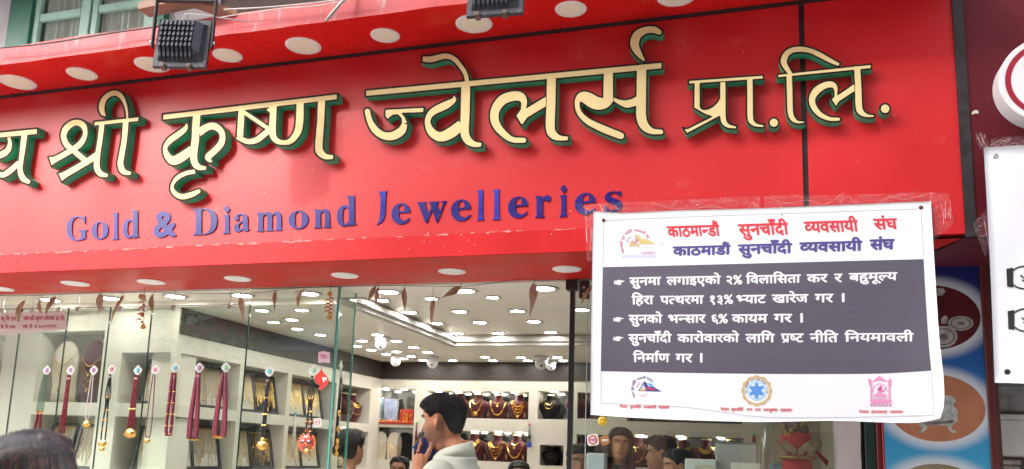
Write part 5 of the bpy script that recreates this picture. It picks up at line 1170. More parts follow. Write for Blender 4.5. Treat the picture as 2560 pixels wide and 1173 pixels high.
# ================================================================== FLOODLIGHTS
M_fl = mat('floodlight_grey', (.035, .038, .050), .5, metal=.1, var=.3, vscale=10, bump=.1, col2=(.25, .23, .21), c2scale=25, c2lo=.62, c2hi=.72); M_fld = mat('floodlight_dirty', (.06, .05, .045), .7, var=.4, vscale=25, col2=(.3, .25, .2), c2scale=40, c2lo=.55, c2hi=.68); M_br = mat('bracket_grey', (.03, .032, .038), .5, col2=(.25, .22, .2), c2scale=60, c2lo=.66, c2hi=.7)
def floodlight(c, rz, tilt, lab, sc=1.):
    t_ = thing('floodlight', lab, 'floodlight', c, 'floodlights on the canopy'); t_.rotation_euler = (0, 0, rz)
    R = Matrix.Rotation(tilt, 4, 'X')
    def ob(g, name, m, parent=t_, smooth=False):
        g.v = [tuple((R @ Vector(v))*sc) for v in g.v]; return g.out(name, m, parent, smooth, local=True)
    # lamp plate faces +Y (to the sign); ribs face -Y (to the street)
    ob(G().bbox(-.135, .135, .0, .022, -.135, .135, .004), 'front_frame', M_fl)
    ob(G().bbox(-.122, .122, .0225, .027, -.122, .122, .002), 'lamp_glass', mat('lamp_glass', (.35, .36, .38), .1, spec=.8))
    W, H, dp = .112, .105, .040
    hv = [(-W, 0, -H), (W, 0, -H), (W, 0, H), (-W, 0, H), (-W*.9, -dp*.5, -H*.68), (W*.9, -dp*.5, -H*.68), (W*.9, -dp*.5, H*.9), (-W*.9, -dp*.5, H*.9)]
    hs = ob(G().add(hv, [(4, 5, 6, 7), (0, 1, 5, 4), (1, 2, 6, 5), (2, 3, 7, 6), (3, 0, 4, 7)]), 'housing', M_fl)
    n = 8
    for k in range(n):
        x = -W*.84+W*1.35*k/(n-1)
        g = G(); prof = [(-.004, -.098), (-.026, -.088), (-.030, -.070), (-.044, -.050)]
        zz_ = np.linspace(-.046, .100, 6)
        for i in range(5): prof += [(-.052, zz_[i]), (-.044, zz_[i+1]-.004)]
        prof += [(-.04, .104), (-.004, .106)]
        P = [(y, z) for y, z in prof]
        for sgn in (-1, 1): g.add([(x+sgn*.0055, y, z) for y, z in P], [tuple(range(len(P)))[::sgn]])
        m_ = len(P); g.add([(x-.0055, y, z) for y, z in P]+[(x+.0055, y, z) for y, z in P], [(i, i+1, m_+i+1, m_+i) for i in range(m_-1)])
        ob(g, 'cooling_fin', M_fl)
    ob(G().add([(W*.6, -.046, -.05), (W*.9, -.024, -.072), (W*.9, -.024, .095), (W*.6, -.046, .10), (W*.62, -.02, -.08)], [(0, 1, 2, 3), (0, 4, 1)]), 'flat_panel', M_fl)
    for x in (-.08, .05): ob(G().bbox(x-.012, x+.012, -.016, .028, -.142, -.118, .003), 'latch', mat('latch_rust', (.12, .08, .06), .6, var=.3)); 
    for s_ in (-1, 1):
        b_ = G().bbox(s_*.150-.004, s_*.150+.004, -.014, .014, -.012, .20, .002); b_.v = [tuple(R.inverted() @ Vector(v)*1) for v in b_.v]
        bb = G(); bb.bbox(s_*.150-.004, s_*.150+.004, -.014, .014, -.03, .22, .002); bb.v = [tuple(Vector(v)*sc) for v in bb.v]; arm = bb.out('bracket_arm', M_br, t_, local=True)
        G().lathe([(.001, -.008), (.010, -.006), (.010, .006), (.001, .008)], (s_*.158*sc, 0, -.0*sc), 8, 0, 'x').out('bolt', M_steel, arm, local=True)
    bb = G(); bb.bbox(-.155, .155, -.014, .014, .2195, .228, .002); bb.v = [tuple(Vector(v)*sc) for v in bb.v]; bb.out('bracket_bar', M_br, t_, local=True)
    G().tube([(.0, -.02*sc, .09*sc), (.02*sc, -.05*sc, .13*sc), (.10*sc, -.02*sc, .14*sc), (.3*sc, .06, .15*sc)], .0035, 6).out('cable', mat('cable_white', (.65, .62, .58), .5), t_, True, local=True)
c = at(456, 108, 3.60); floodlight(c, math.radians(16), math.radians(-6), 'dark grey ribbed floodlight hanging before the left half of the canopy', 1.10)
c = at(1240, -24, 3.60); floodlight(c, math.radians(6), math.radians(-8), 'dark grey floodlight cut by the top edge, above the middle letters', 1.03)
pw = thing('support_plank', 'weathered wooden plank bracket carrying the left floodlight above the canopy', 'plank', at(450, 10, 3.75))
for P, r_ in (([(330, 12), (395, 4), (470, -14)], .012), ([(440, -10), (500, 18), (560, 42)], .012)):
    pass
g = G(); A_ = [at(350, 20, 3.70), at(395, 10, 3.70), at(560, -25, 3.70)]; 
a, b_ = Vector(at(345, 14, 3.72)), Vector(at(520, -22, 3.72)); d_ = (b_-a); n_ = Vector((0, 0, .022)); q = Vector((0, .10, .0))
G().add([a-n_, b_-n_, b_+n_, a+n_, a-n_+q, b_-n_+q, b_+n_+q, a+n_+q], [(0, 1, 2, 3), (0, 4, 5, 1), (4, 7, 6, 5), (3, 2, 6, 7), (0, 3, 7, 4), (1, 5, 6, 2)]).out('board', mat('old_wood', (.24, .13, .085), .7, var=.3, vscale=8, streak=(.3, 1, 4), bump=.3), pw)
a, b_ = Vector(at(425, 0, 3.74)), Vector(at(560, 46, 3.86)); q = Vector((.0, .0, .035)); r_ = Vector((.09, -.01, -.0))
G().add([a, b_, b_+q, a+q, a+r_, b_+r_, b_+q+r_, a+q+r_], [(0, 1, 2, 3), (0, 4, 5, 1), (4, 7, 6, 5), (3, 2, 6, 7), (0, 3, 7, 4), (1, 5, 6, 2)]).out('brace', mat('old_wood_red', (.30, .13, .08), .7, var=.3, vscale=8, bump=.3), pw)
# cables and loose pipe on the canopy
M_cab = mat('cable_pale', (.55, .50, .48), .6); M_cabd = mat('cable_dark', (.03, .03, .03), .6)
for P, m_, lb, r_ in (([(560, 24), (640, 20), (720, 14), (860, -2), (960, -20)], M_cab, 'pale electric cable lying along the canopy top right of the left floodlight', .004),
                      ([(545, 45), (600, 36), (700, 22), (800, 14), (900, -6)], M_cab, 'thin pale cable sagging beside the other on the canopy top', .003),
                      ([(-20, 122), (120, 108), (270, 84), (400, 66)], M_cabd, 'black cable running along the canopy top below the green window', .005),
                      ([(440, -8), (433, 30), (450, 70), (470, 40), (455, 10)], M_cabd, 'thin dark loose wire looping above the left floodlight', .0012)):
    g = G(); g.tube(catmull([at(x, y, 3.80) for x, y in P], 6), r_, 6); tag(g.out('cable', m_, None, True), lb, 'cable')
g = G(); g.tube([at(815, 52, 3.74), at(862, -4, 3.80), at(905, -60, 3.86)], .0085, 10); tag(g.out('loose_pipe', mat('pipe_grey', (.42, .40, .38), .35, metal=.6), None, True), 'short grey metal pipe leaning over the canopy edge', 'pipe')

# ================================================================== UPPER STOREY
YW = 4.62
PXW = lambda x, y=60: at(x, y, YW)
ub = thing('upper_storey', 'pale upper wall with a dark brown eave above the red canopy', 'building', (-3, YW, 2.78))
xL = PXW(47)[0]
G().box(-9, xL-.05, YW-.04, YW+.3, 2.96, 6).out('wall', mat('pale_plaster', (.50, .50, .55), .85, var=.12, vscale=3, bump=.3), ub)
G().box(PXW(540)[0], 6, YW+.02, YW+.3, 2.96, 6).out('wall', mat('dark_brown_wall', (.16, .13, .12), .8, var=.2), ub)  # dark brown wall behind the eave boards
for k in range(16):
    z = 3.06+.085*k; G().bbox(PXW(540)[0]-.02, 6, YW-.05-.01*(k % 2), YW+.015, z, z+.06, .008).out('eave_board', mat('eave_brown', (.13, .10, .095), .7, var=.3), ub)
M_gd = mat('window_green_dark', (.02, .16, .11), .45, var=.2, vscale=8, bump=.15); M_gl = mat('window_green_light', (.34, .60, .52), .5, var=.12, vscale=8, bump=.15, dirt=.5)
G().box(-9, 6, 3.7, YW-.05, 5.02, 5.16).out('shading_slab', M_conc, ub)  # unseen slab added overhead to keep sun and sky off the window
G().box(-6.0, PXW(560)[0], YW+.31, YW+.4, 2.9, 5.0).out('room_back', mat('room_dark', (.10, .10, .10), .8), ub); G().box(-6.0, PXW(560)[0], YW+.02, YW+.3, 5.0, 5.02).out('room_top', mat('room_dark', (0, 0, 0)), ub)
wd = thing('green_window', 'old green wooden casement window with white curtains above the canopy', 'window', (-4.4, YW, 2.96))
X = [PXW(v)[0] for v in (47, 92, 100, 205, 231, 235, 259, 382, 392, 520)]
zb2, zr0, zr1 = 2.93, at(150, 52, YW)[2], at(150, 34, YW)[2]
G().bbox(X[0]-.045, X[1], YW-.06, YW+.1, zb2, 4.99, .006).out('frame_post', M_gd, wd); G().bbox(X[0], 6-9.2+.0, YW-.03, YW+.1, zb2-.1, zb2-.001, .006).out('frame_sill', M_gd, wd)
for (a, b_) in ((1, 4), (5, 8)):
    s_ = thing
    xa_, xb_ = X[a], X[b_]; w_ = .055
    st1 = G().bbox(xa_+.001, xa_+w_, YW-.035, YW+.005, zb2, 4.99, .005).out('sash_stile', M_gl, wd); G().bbox(xb_-w_*1.6, xb_-.001, YW-.035, YW+.005, zb2, 4.99, .005).out('sash_stile', M_gl, wd)
    for z0, z1 in ((zr0, zr1), (zr0+.36, zr1+.36), (zr0-.62, zr1-.62)): G().bbox(xa_+w_+.001, xb_-w_*1.6-.001, YW-.032, YW+.002, z0, z1, .005).out('sash_rail', M_gl, wd)
    G().box(xa_+w_, xb_-w_*1.6, YW-.008, YW-.004, zb2, 4.99).out('pane', GLASS, wd)
    g = G(); vs = []; n = 40
    for i in range(n+1):
        x = xa_+w_+(xb_-w_*2.6-xa_)*i/n; y = YW+.06+.014*math.sin(i*1.3)+.008*math.sin(i*2.9+a); vs += [(x, y-.035, zb2), (x, y-.035, 4.99)]
    mk('curtain', vs, [(2*i, 2*i+2, 2*i+3, 2*i+1) for i in range(n)], mat('curtain_white', (.72, .76, .78), .8, var=.08, vscale=5), wd, True)
G().bbox(X[4]+.001, X[5]-.001, YW-.02, YW+.0, zb2, 4.99, .001).out('meeting_gap', mat('gap_dark', (.02, .05, .045), .6), wd)
G().bbox(X[8], X[8]+.10, YW-.05, YW+.1, zb2, 4.99, .006).out('frame_post', M_gd, wd)
G().box(X[8]+.10, PXW(545)[0], YW+.0, YW+.3, 2.96, 6).out('wall', mat('pale_plaster', (0, 0, 0)), ub)
g = G(); g.tube([PXW(5, 0), PXW(0, 60), PXW(-20, 140)], .01, 8); tag(g.out('downpipe', mat('pipe_pale', (.6, .6, .6), .5), None, True), 'thin pale conduit at the far upper left', 'pipe')
# ================================================================== ACROSS THE STREET (seen only as reflections in the glass; shades the shop)
M_bA = mat('brick_building', (.42, .24, .18), .8, var=.2, vscale=2); M_bB = mat('pale_building', (.62, .60, .55), .8, var=.15, vscale=1)
M_bwin = mat('building_window', (.05, .06, .07), .15); M_aw = mat('awning_red', (.30, .05, .04), .6)
def building(name, lab, x0, x1, y, h, m, floors, n):
    b = thing(name, lab, 'building', ((x0+x1)/2, y, 0)); G().box(x0, x1, y-8, y, 0, h).out('walls', m, b)
    fh = h/floors; wf = (x1-x0)/n
    for f in range(floors):
        for k in range(n):
            g = G(); x = x0+wf*(k+.5); z = f*fh+fh*.3; g.box(x-wf*.26, x+wf*.26, y, y+.05, z, z+fh*.5); g.out('window', M_bwin, b)
        if f: G().bbox(x0+.2, x1-.2, y+.001, y+.7, f*fh-.08, f*fh+.06, .02).out('balcony', M_conc, b)
    return b
building('opposite_building', 'brick building across the street, visible only in the window reflections', -9.9, 8, -6.5, 13.0, M_bA, 4, 7)
building('opposite_building', 'tall pale building across the street farther right, out of view', 8.2, 26, -6.8, 10.5, M_bB, 4, 6)
building('opposite_building', 'low pale building across the street at the left, mirrored in the glass', -30, -10.1, -6.9, 6.6, M_bB, 2, 8)
def virt(x, y, Yv): p = at(x, y, Yv); return p
p0, p1 = at(480, 838, 16.0), at(835, 868, 16.0)
bm_ = thing('shop_awning', 'pale blue grey sign board across the street, mirrored in the left glass', 'sign', ((p0[0]+p1[0])/2, -5.9, p0[2])); G().bbox(p0[0], p1[0], -6.2, -5.9, p1[2]-.1, p0[2]+.15, .02).out('board', mat('pale_blue_board', (.42, .50, .62), .5), bm_)
p0, p1 = at(440, 770, 15.0), at(700, 822, 15.0)
aw = thing('awning', 'dark red tin awning across the street, mirrored in the left glass', 'awning', (p0[0], -5.3, p0[2])); G().add([(p0[0], -6.4, p0[2]), (p1[0], -6.4, p0[2]), (p1[0], -5.0, p1[2]), (p0[0], -5.0, p1[2]), (p0[0], -6.4, p0[2]-.1), (p1[0], -6.4, p0[2]-.1), (p1[0], -5.0, p1[2]-.1), (p0[0], -5.0, p1[2]-.1)], [(0, 1, 2, 3), (7, 6, 5, 4), (3, 2, 6, 7), (0, 3, 7, 4), (1, 5, 6, 2)]).out('sheet', M_aw, aw)
tr = thing('street_tree', 'leafy green tree across the street, mirrored in the left glass', 'tree', (-10.6, -4.6, 0)); G().tube([(-10.6, -4.6, 0), (-10.5, -4.6, 2), (-10.7, -4.7, 3.8)], [.16, .12, .06], 8).out('trunk', mat('bark', (.12, .09, .06), .9), tr, True)
g = G(); r5 = random.Random(5)
for _ in range(1500):
    a, b_, r_ = r5.uniform(0, 6.28), r5.uniform(-1.2, 1.4), r5.uniform(.5, 1.5); c = (-10.7+r_*math.cos(a)*math.cos(b_)*1.1, -4.7+r_*math.sin(a)*math.cos(b_), 4.1+r_*math.sin(b_)*.8); d_ = [r5.gauss(0, .07) for _ in range(6)]
    g.add([c, (c[0]+d_[0], c[1]+d_[1], c[2]+d_[2]), (c[0]+d_[3], c[1]+d_[4], c[2]+d_[5])], [(0, 1, 2)])
tag(g.out('crown', mat('foliage', (.05, .12, .03), .6, var=.4, vscale=3), tr), kind='stuff')

# ================================================================== SHOP CEILING LIGHTS AND CAMERAS
M_em = mat('lamp_emitter', (1, .965, .90), .5, emit=17.0); M_rim = mat('lamp_rim', (.75, .73, .70), .4)
ZLA, ZLB, ZLC = ZCR-.002, ZC-.002, 2.645-.002
def c3(L): return [(850+x/2.346, 673+y/2.346) for x, y in L]
rows = [('front strip over the door', ZLC, c3([(283, 133), (728, 127), (1198, 113)]), .075), ('front strip behind the left glass', ZLC, [(126, 750), (278, 746), (438, 741), (605, 738.5), (772, 734)], .075),
        ('raised panel, first row', ZLA, c3([(250, 182), (535, 172), (895, 165)]), .05), ('raised panel, second row', ZLA, c3([(408, 252), (702, 248), (1040, 245), (1420, 238)]), .062),
        ('raised panel, third row', ZLA, c3([(565, 317), (820, 312), (1138, 307)]), .062), ('raised panel, fourth row', ZLA, c3([(687, 376), (928, 375), (1235, 370)]), .062), ('raised panel, rear row', ZLA, c3([(797, 428), (1023, 428), (1315, 422)]), .062),
        ('left border, outer row', ZLB, c3([(98, 450), (183, 473), (270, 497), (373, 524)]), .055), ('left border, middle row', ZLB, c3([(130, 420), (330, 483), (418, 511), (485, 533)]), .055), ('left border, inner row', ZLB, c3([(220, 384), (330, 421), (430, 457), (513, 486)]), .058),
        ('rear border', ZLB, c3([(662, 535), (850, 515), (897, 535), (1062, 517), (1103, 536), (1275, 516), (1310, 536)]), .055), ('border behind the left glass', ZLB, [(655, 776), (684, 805), (755, 775), (744, 822), (801, 837), (730, 799)], .055),
        ('low left display ceiling', ZLB, [(176, 841), (249, 853), (373, 874), (429, 883)], .05)]
emit_pts = []
for lab, z, L, r_ in rows:
    L = sorted(L); o_ = ['first', 'second', 'third', 'fourth', 'fifth', 'sixth', 'seventh', 'eighth']
    for i, (x, y) in enumerate(L):
        r__ = r_*.86; c = ath(x, y, z)
        if c[1] > YB-.05: c = (c[0], YB-.08, c[2])
        if c[0] > .5: continue
        t_ = thing('ceiling_light', 'lit ceiling light, %s from the left, %s' % (o_[i], lab), 'ceiling light', c, 'lit ceiling lights in the shop')
        G().lathe([(r__, .001), (r_*1.25, -.001), (r_*1.3, -.004), (r_*.92, -.006), (r__, -.003)], (0, 0, 0), 20).out('rim', M_rim, t_, True, local=True)
        G().lathe([(.001, -.003), (r__, -.0032), (r__, 0)], (0, 0, 0), 20).out('lamp', M_em, t_, local=True)
# strip lamps hidden in the niche tops give the small lights seen above the busts
def niche_spots(xs, z, y, lab):
    for i, x in enumerate(xs):
        t_ = thing('spotlight', 'small lit niche spotlight, %s from the left above %s' % (['first', 'second', 'third', 'fourth', 'fifth', 'sixth'][i], lab), 'spotlight', (x, y, z-.001), 'niche spotlights')
        G().lathe([(.001, -.004), (.026, -.004), (.033, -.002), (.034, 0)], (0, 0, 0), 14).out('lamp', M_em, t_, local=True)
BX = lambda px, Y=9.12: at(px, 1000, Y)[0]
niche_spots([BX(v) for v in (1096, 1143, 1190, 1238, 1285)], E_+.674, 9.13, 'the upper maroon busts'); niche_spots([BX(v) for v in (1100, 1190, 1250, 1300)], E_+.234, 9.13, 'the lower maroon busts')
niche_spots([BX(v) for v in (962, 1008)], E_+.689, 9.13, 'the framed pictures'); niche_spots([BX(1385)], E_+.689, 9.13, 'the upper black bust'); niche_spots([BX(v) for v in (1600, 1700, 1800)], E_+.244, 9.13, 'the busts behind the right window')
def cctv(x, y, s_, lab):
    c = ath(x, y, ZLB); c = (c[0], min(c[1], YB-.15), c[2]); t_ = thing('security_camera', lab, 'security camera', c, 'dome cameras on the ceiling')
    G().lathe([(.001, 0), (.062*s_, 0), (.064*s_, -.02*s_), (.052*s_, -.035*s_)], (0, 0, 0), 18).out('base', M_white, t_, True, local=True); G().lathe([(.052*s_, -.035*s_), (.054*s_, -.07*s_), (.040*s_, -.10*s_), (.02*s_, -.112*s_), (.001, -.115*s_)], (0, 0, 0), 18).out('housing', M_white, t_, True, local=True)
    G().ball((.01, -.036*s_, -.080*s_), .015*s_, 10, 6).out('lens', mat('lens_dark', (.05, .05, .055), .2), t_, True, local=True)
for a in ((955, 843, 1.15, 'white dome camera on the left ceiling border, nearest the street'), (990, 890, 1., 'small white camera on the ceiling at the left rear corner'), (1082, 892, 1.1, 'white dome camera on the rear ceiling border left of centre'), (1354, 891, 1.2, 'large white dome camera on the rear ceiling border at the right'), (1382, 905, .9, 'small white camera beside the large one at the right')): cctv(*a)

# ================================================================== BUSTS, NECKLACES, TRAYS
M_vel = mat('maroon_velvet', (.060, .003, .007), .75, sheen=.25, var=.1, spec=.3); M_blk = mat('black_velvet', (.008, .007, .008), .8, spec=.2); M_crm = mat('cream_linen', (.60, .54, .44), .7, var=.06, vscale=30); M_cap = mat('bust_cap', (.82, .66, .38), .3)
def bust_proto(name, m):
    t_ = thing(name, '', 'display bust', (0, 0, 0)); g = G(); rings = []; n = 20
    for z, wx, wy, oy in ((0, .052, .030, .01), (.02, .060, .034, .01), (.07, .078, .042, .004), (.12, .096, .046, .006), (.15, .104, .046, .010), (.172, .098, .040, .014), (.19, .066, .036, .018), (.203, .042, .034, .02), (.218, .034, .033, .02), (.245, .033, .033, .018), (.258, .036, .036, .017)):
        rings.append([(wx*math.cos(2*math.pi*k/n), oy+wy*math.sin(2*math.pi*k/n)*(1.15 if math.sin(2*math.pi*k/n) < 0 else .8), z) for k in range(n)])
    g.loft(rings); g.out('torso', m, t_, True, local=True)
    G().lathe([(.036, 0), (.037, .004), (.030, .010), (.001, .012)], (0, .017, .258), 18).out('neck_cap', M_cap, t_, True, local=True); return t_
PV, PK = bust_proto('display_bust', M_vel), bust_proto('display_bust', M_blk)
used = {}
def bust(proto, loc, rz, sc, lab, grp):
    t_ = proto if proto.name not in used else copy_tree(proto); used[proto.name] = 1
    t_.location = loc; t_.rotation_euler = (0, 0, rz); t_.scale = (sc*1.27, sc*1.2, sc*1.02); t_['label'] = lab; t_['group'] = grp; t_['category'] = 'display bust'; return t_
NP = {}
def neck_proto(kind):
    """gold necklaces shaped to the bust front; front is -Y"""
    t_ = thing('gold_necklace', '', 'necklace'); r6 = random.Random(kind*7+1)
    def yfront(x, z):
        zz = [.0, .07, .12, .15, .172, .19, .203, .218, .245]; wx = [.052, .078, .096, .104, .098, .066, .042, .034, .033]; fy = [-.027, -.046, -.048, -.044, -.034, -.024, -.02, -.019, -.02]
        a = np.interp(z, zz, wx); b_ = np.interp(z, zz, fy); oy = .012; return oy+(b_-oy)*math.sqrt(max(0, 1-(x/a)**2*.97))-.006
    def U(w_, ztop, zbot, n, p=2.2): return [(w_*u, yfront(w_*u, zbot+(ztop-zbot)*abs(u)**p), zbot+(ztop-zbot)*abs(u)**p) for u in np.linspace(-1, 1, n)]
    def beads(P, r_, nm): g = G(); [g.octa(p, r_*r6.uniform(.8, 1.2)) for p in P]; return g.out(nm, M_goldm, t_, local=True)
    if kind == 0: beads(U(.036, .195, .150, 22), .0055, 'choker'); beads(U(.062, .188, .06, 40, 2.6), .0065, 'long_strand'); g = G(); c = (0, yfront(0, .05)-.004, .048); g.lathe([(.001, -.006), (.016, -.004), (.02, 0)], c, 14, 0, 'y'); [g.octa((c[0]+.024*math.cos(a), c[1], c[2]+.022*math.sin(a)), .005) for a in np.linspace(3.3, 6.1, 7)]; g.out('pendant', M_goldm, t_, local=True)
    elif kind == 1:
        for k in range(4): beads(U(.045+.006*k, .192-.003*k, .13-.03*k, 26+5*k, 2.3), .0050, 'strand')
        g = G(); g.octa((0, yfront(0, .03)-.004, .030), .014, sc=(1, .4, 1.2)); g.out('pendant', M_goldm, t_, local=True)
    elif kind == 2:
        g = G(); P1 = U(.036, .205, .172, 18); P2 = U(.058, .190, .135, 18); g.add(P1+P2, [(i, i+1, 18+i+1, 18+i) for i in range(17)]); g.out('collar', M_goldm, t_, True, local=True); beads(U(.066, .186, .075, 26, 3), .0055, 'long_strand')
    elif kind == 3: beads(U(.036, .2, .165, 20), .0045, 'choker'); beads(U(.070, .184, .045, 30, 2.4), .0085, 'bead_strand'); g = G(); g.octa((0, yfront(0, .135)-.003, .138), .012, sc=(.9, .4, 1.3)); g.out('pendant', M_goldm, t_, local=True)
    else: beads(U(.040, .200, .155, 20), .0035, 'fine_chain'); beads(U(.052, .192, .11, 26), .003, 'fine_chain')
    return t_
def neck(kind, b_, lab):
    if kind not in NP: NP[kind] = neck_proto(kind); t_ = NP[kind]
    else: t_ = copy_tree(NP[kind])
    t_.location = b_.location; t_.rotation_euler = b_.rotation_euler; t_.scale = b_.scale; t_['label'] = lab; t_['group'] = 'gold necklaces on busts'; t_['category'] = 'necklace'
o_ = ['first', 'second', 'third', 'fourth', 'fifth', 'sixth']
r7 = random.Random(9)
def brow(pxs, zb_, kinds, rowlab, Y=9.14, sc=1.02, grp='maroon display busts'):
    for i, px in enumerate(pxs):
        b_ = bust(PV, (BX(px, Y), Y, zb_+.002), r7.uniform(-.12, .12), sc*r7.uniform(.97, 1.03), 'maroon velvet bust, %s from the left in %s' % (o_[i], rowlab), grp); neck(kinds[i], b_, 'gold necklace, %s bust from left, %s' % (o_[i], rowlab))
M_card2 = mat('earring_card_velvet', (.05, .004, .008), .8)
def cards(pxs, zb_, rowlab, sc=1.):
    for i, px in enumerate(pxs):
        t_ = thing('earring_card', 'small maroon earring card, %s from left in %s' % (o_[i], rowlab), 'earring card', (BX(px, 9.09), 9.085, zb_+.002), 'earring cards'); G().bbox(-.022*sc, .022*sc, 0, .014, 0, .075*sc, .003).out('card', M_card2, t_, local=True)
        g = G(); [g.octa((0, -.006, z*sc), .009*sc) for z in (.05, .032)]; g.octa((0, -.006, .064*sc), .006); g.out('earring', M_goldm, t_, local=True)
cards([1170, 1222, 1272, 1313], E_+.375, 'the upper rear niche'); cards([1165, 1218, 1270, 1312], E_-.09, 'the lower rear niche', 1.1); cards([1622, 1680, 1736, 1795], E_+.385, 'the niche cut by the banner', 1.2)
brow([1091, 1148, 1194, 1246, 1298], E_+.375, [3, 1, 0, 3, 1], 'the upper rear niche'); brow([1140, 1189, 1246, 1294], E_-.09, [0, 2, 1, 3], 'the lower rear niche', sc=1.12)
brow([1442], E_+.40, [4], 'the niche right of the door post'); brow([1442], E_-.08, [2], 'the low niche right of the door post', sc=1.1)
brow([1600, 1650, 1700, 1760, 1820], E_+.385, [4, 4, 1, 4, 1], 'the niche cut by the banner bottom', grp='maroon display busts'); brow([1594, 1652, 1707, 1764, 1827], E_-.09, [3, 0, 2, 2, 3], 'the niche low behind the right window', sc=1.16)
for px, z, sc, lab in ((1374, E_+.385, .98, 'the upper small niche beside the door post'), (1379, E_-.11, .78, 'the lower small niche beside the door post')): b_ = bust(PK, (BX(px), 9.14, z+.002), 0, sc, 'black velvet bust in '+lab, 'black display busts'); neck(4, b_, 'fine gold necklace, black bust of '+lab)
for i, (y, k) in enumerate(((8.36, 4), (8.56, 2))): b_ = bust(PV, (XL-.10, y, E_+.272), math.radians(72), 1.15, 'maroon velvet bust, %s in the left wall niche beside the doorway glass' % ('nearer' if i == 0 else 'farther'), 'maroon display busts'); neck(k, b_, 'gold necklace on the %s bust of the left wall niche' % ('nearer' if i == 0 else 'farther'))
def spt(a, z, d=0.): return Vector((XL, 5.35, 0))+ang*a+Vector((ang.y, -ang.x, 0))*d+Vector((0, 0, z))
# tall oval stands in the front-left display
def oval_stand(a, m, lab, tk):
    p = spt(a, E_+.272, .12); t_ = thing('oval_necklace_stand', lab, 'display stand', p); n = 22; rings = []
    for z, w_, d_ in ((0, .115, .03), (.05, .118, .035), (.13, .108, .045), (.17, .112, .05), (.24, .122, .05), (.32, .118, .045), (.39, .09, .035), (.43, .05, .02), (.442, .01, .006)):
        rings.append([(w_*1.12*math.cos(2*math.pi*k/n), d_*math.sin(2*math.pi*k/n)-.04*z, z*1.14) for k in range(n)])
    G().loft(rings).out('pad', m, t_, True, local=True)
    q = thing('gold_necklace', ('set of gold chains on the %s oval stand' % tk), 'necklace', p)
    for k in range(4):
        g = G(); zt_, zb2_ = .38-.02*k, .29-.06*k; w2 = .10+.003*k
        for u in np.linspace(-1, 1, 30): z = zb2_+(zt_-zb2_)*abs(u)**1.8; g.octa((w2*u, -.052*math.sqrt(max(0, 1-u*u*.9))-.04*z-.006, z), .0045 if k else .006)
        if k in (1, 3): g.octa((0, -.075, zb2_-.015), .013, sc=(1, .4, 1.2))
        g.out('chain', M_goldm, q, local=True)
oval_stand(.93, M_vel, 'dark red oval necklace stand behind the left window', 'dark red'); oval_stand(1.24, M_crm, 'cream oval necklace stand behind the left window', 'cream')
# trays of chains
M_trf = mat('tray_black', (.015, .016, .02), .4); M_trp = mat('tray_pad', (.58, .55, .48), .7)
def tray(p, rz, w_, h_, tilt, lab, dark=False):
    t_ = thing('chain_tray', lab, 'jewellery tray', tuple(p), 'chain trays'); t_.rotation_euler = (0, 0, rz); R = Matrix.Rotation(-tilt, 4, 'X')
    def ob(g, nm, m): g.v = [tuple(R @ Vector(v)) for v in g.v]; return g.out(nm, m, t_, local=True)
    f = .022; g = G(); g.box(-w_/2, -w_/2+f, -.02, .01, 0, h_); g.box(w_/2-f, w_/2, -.02, .01, 0, h_); g.box(-w_/2+f, w_/2-f, -.02, .01, 0, f); g.box(-w_/2+f, w_/2-f, -.02, .01, h_-f, h_); ob(g, 'frame', M_trf)
    ob(G().box(-w_/2+f, w_/2-f, -.004, .006, f, h_-f), 'pad', M_blk if dark else M_trp)
    g = G(); n = int(w_/.020)
    for k in range(n):
        x = -w_/2+f+.012+(w_-2*f-.024)*k/(n-1); L = h_*r7.uniform(.5, .85); P = [(x+r7.uniform(-.003, .003), -.010, h_-f-.012-L*i/5) for i in range(6)]; g.tube(P, r7.uniform(.0014, .0030), 4, cap=False)
        if r7.random() < .4: g.octa((P[-1][0], -.012, P[-1][2]-.006), .007)
    tag(ob(g, 'chains', M_goldm), kind='stuff')
    ob(G().tube([(-w_/2+f, -.014, h_-f-.012), (w_/2-f, -.014, h_-f-.012)], .004, 6), 'rail', M_goldm)
for i, (a, b_) in enumerate(Lh[:3]):
    nm = ['first', 'second', 'third'][i]
    for j, (z, rl) in enumerate(((E_+.272, 'upper'), (E_-.218, 'lower'))): tray((XL-.11, (a+b_)/2-.19, z), math.radians(76), .34, .36, .25, 'black framed tray of gold chains, %s %s niche of the left wall' % (nm, rl)); tray((XL-.12, (a+b_)/2+.18, z), math.radians(76), .34, .36, .25, 'deeper chain tray in the %s %s niche of the left wall' % (nm, rl), dark=(i == 1))
tray((XL-.12, 8.45, E_-.218), math.radians(90), .28, .34, .25, 'dark framed chain tray in the low left wall niche behind the woman with a bun')
for a, z, lb in ((.30, E_-.248, 'lower niche nearest the window'), (.30, E_+.272, 'upper niche nearest the window'), (.93, E_-.248, 'low niche under the red oval stand'), (1.24, E_-.248, 'low niche under the cream oval stand'), (2.05, E_-.248, 'low niche at the far left'), (2.35, E_+.272, 'upper niche at the far left')):
    p = spt(a, z, .12); tray(p, math.atan2(ang.y, ang.x)+math.pi, .28, .36, .2, 'tray of hanging gold chains, '+lb)
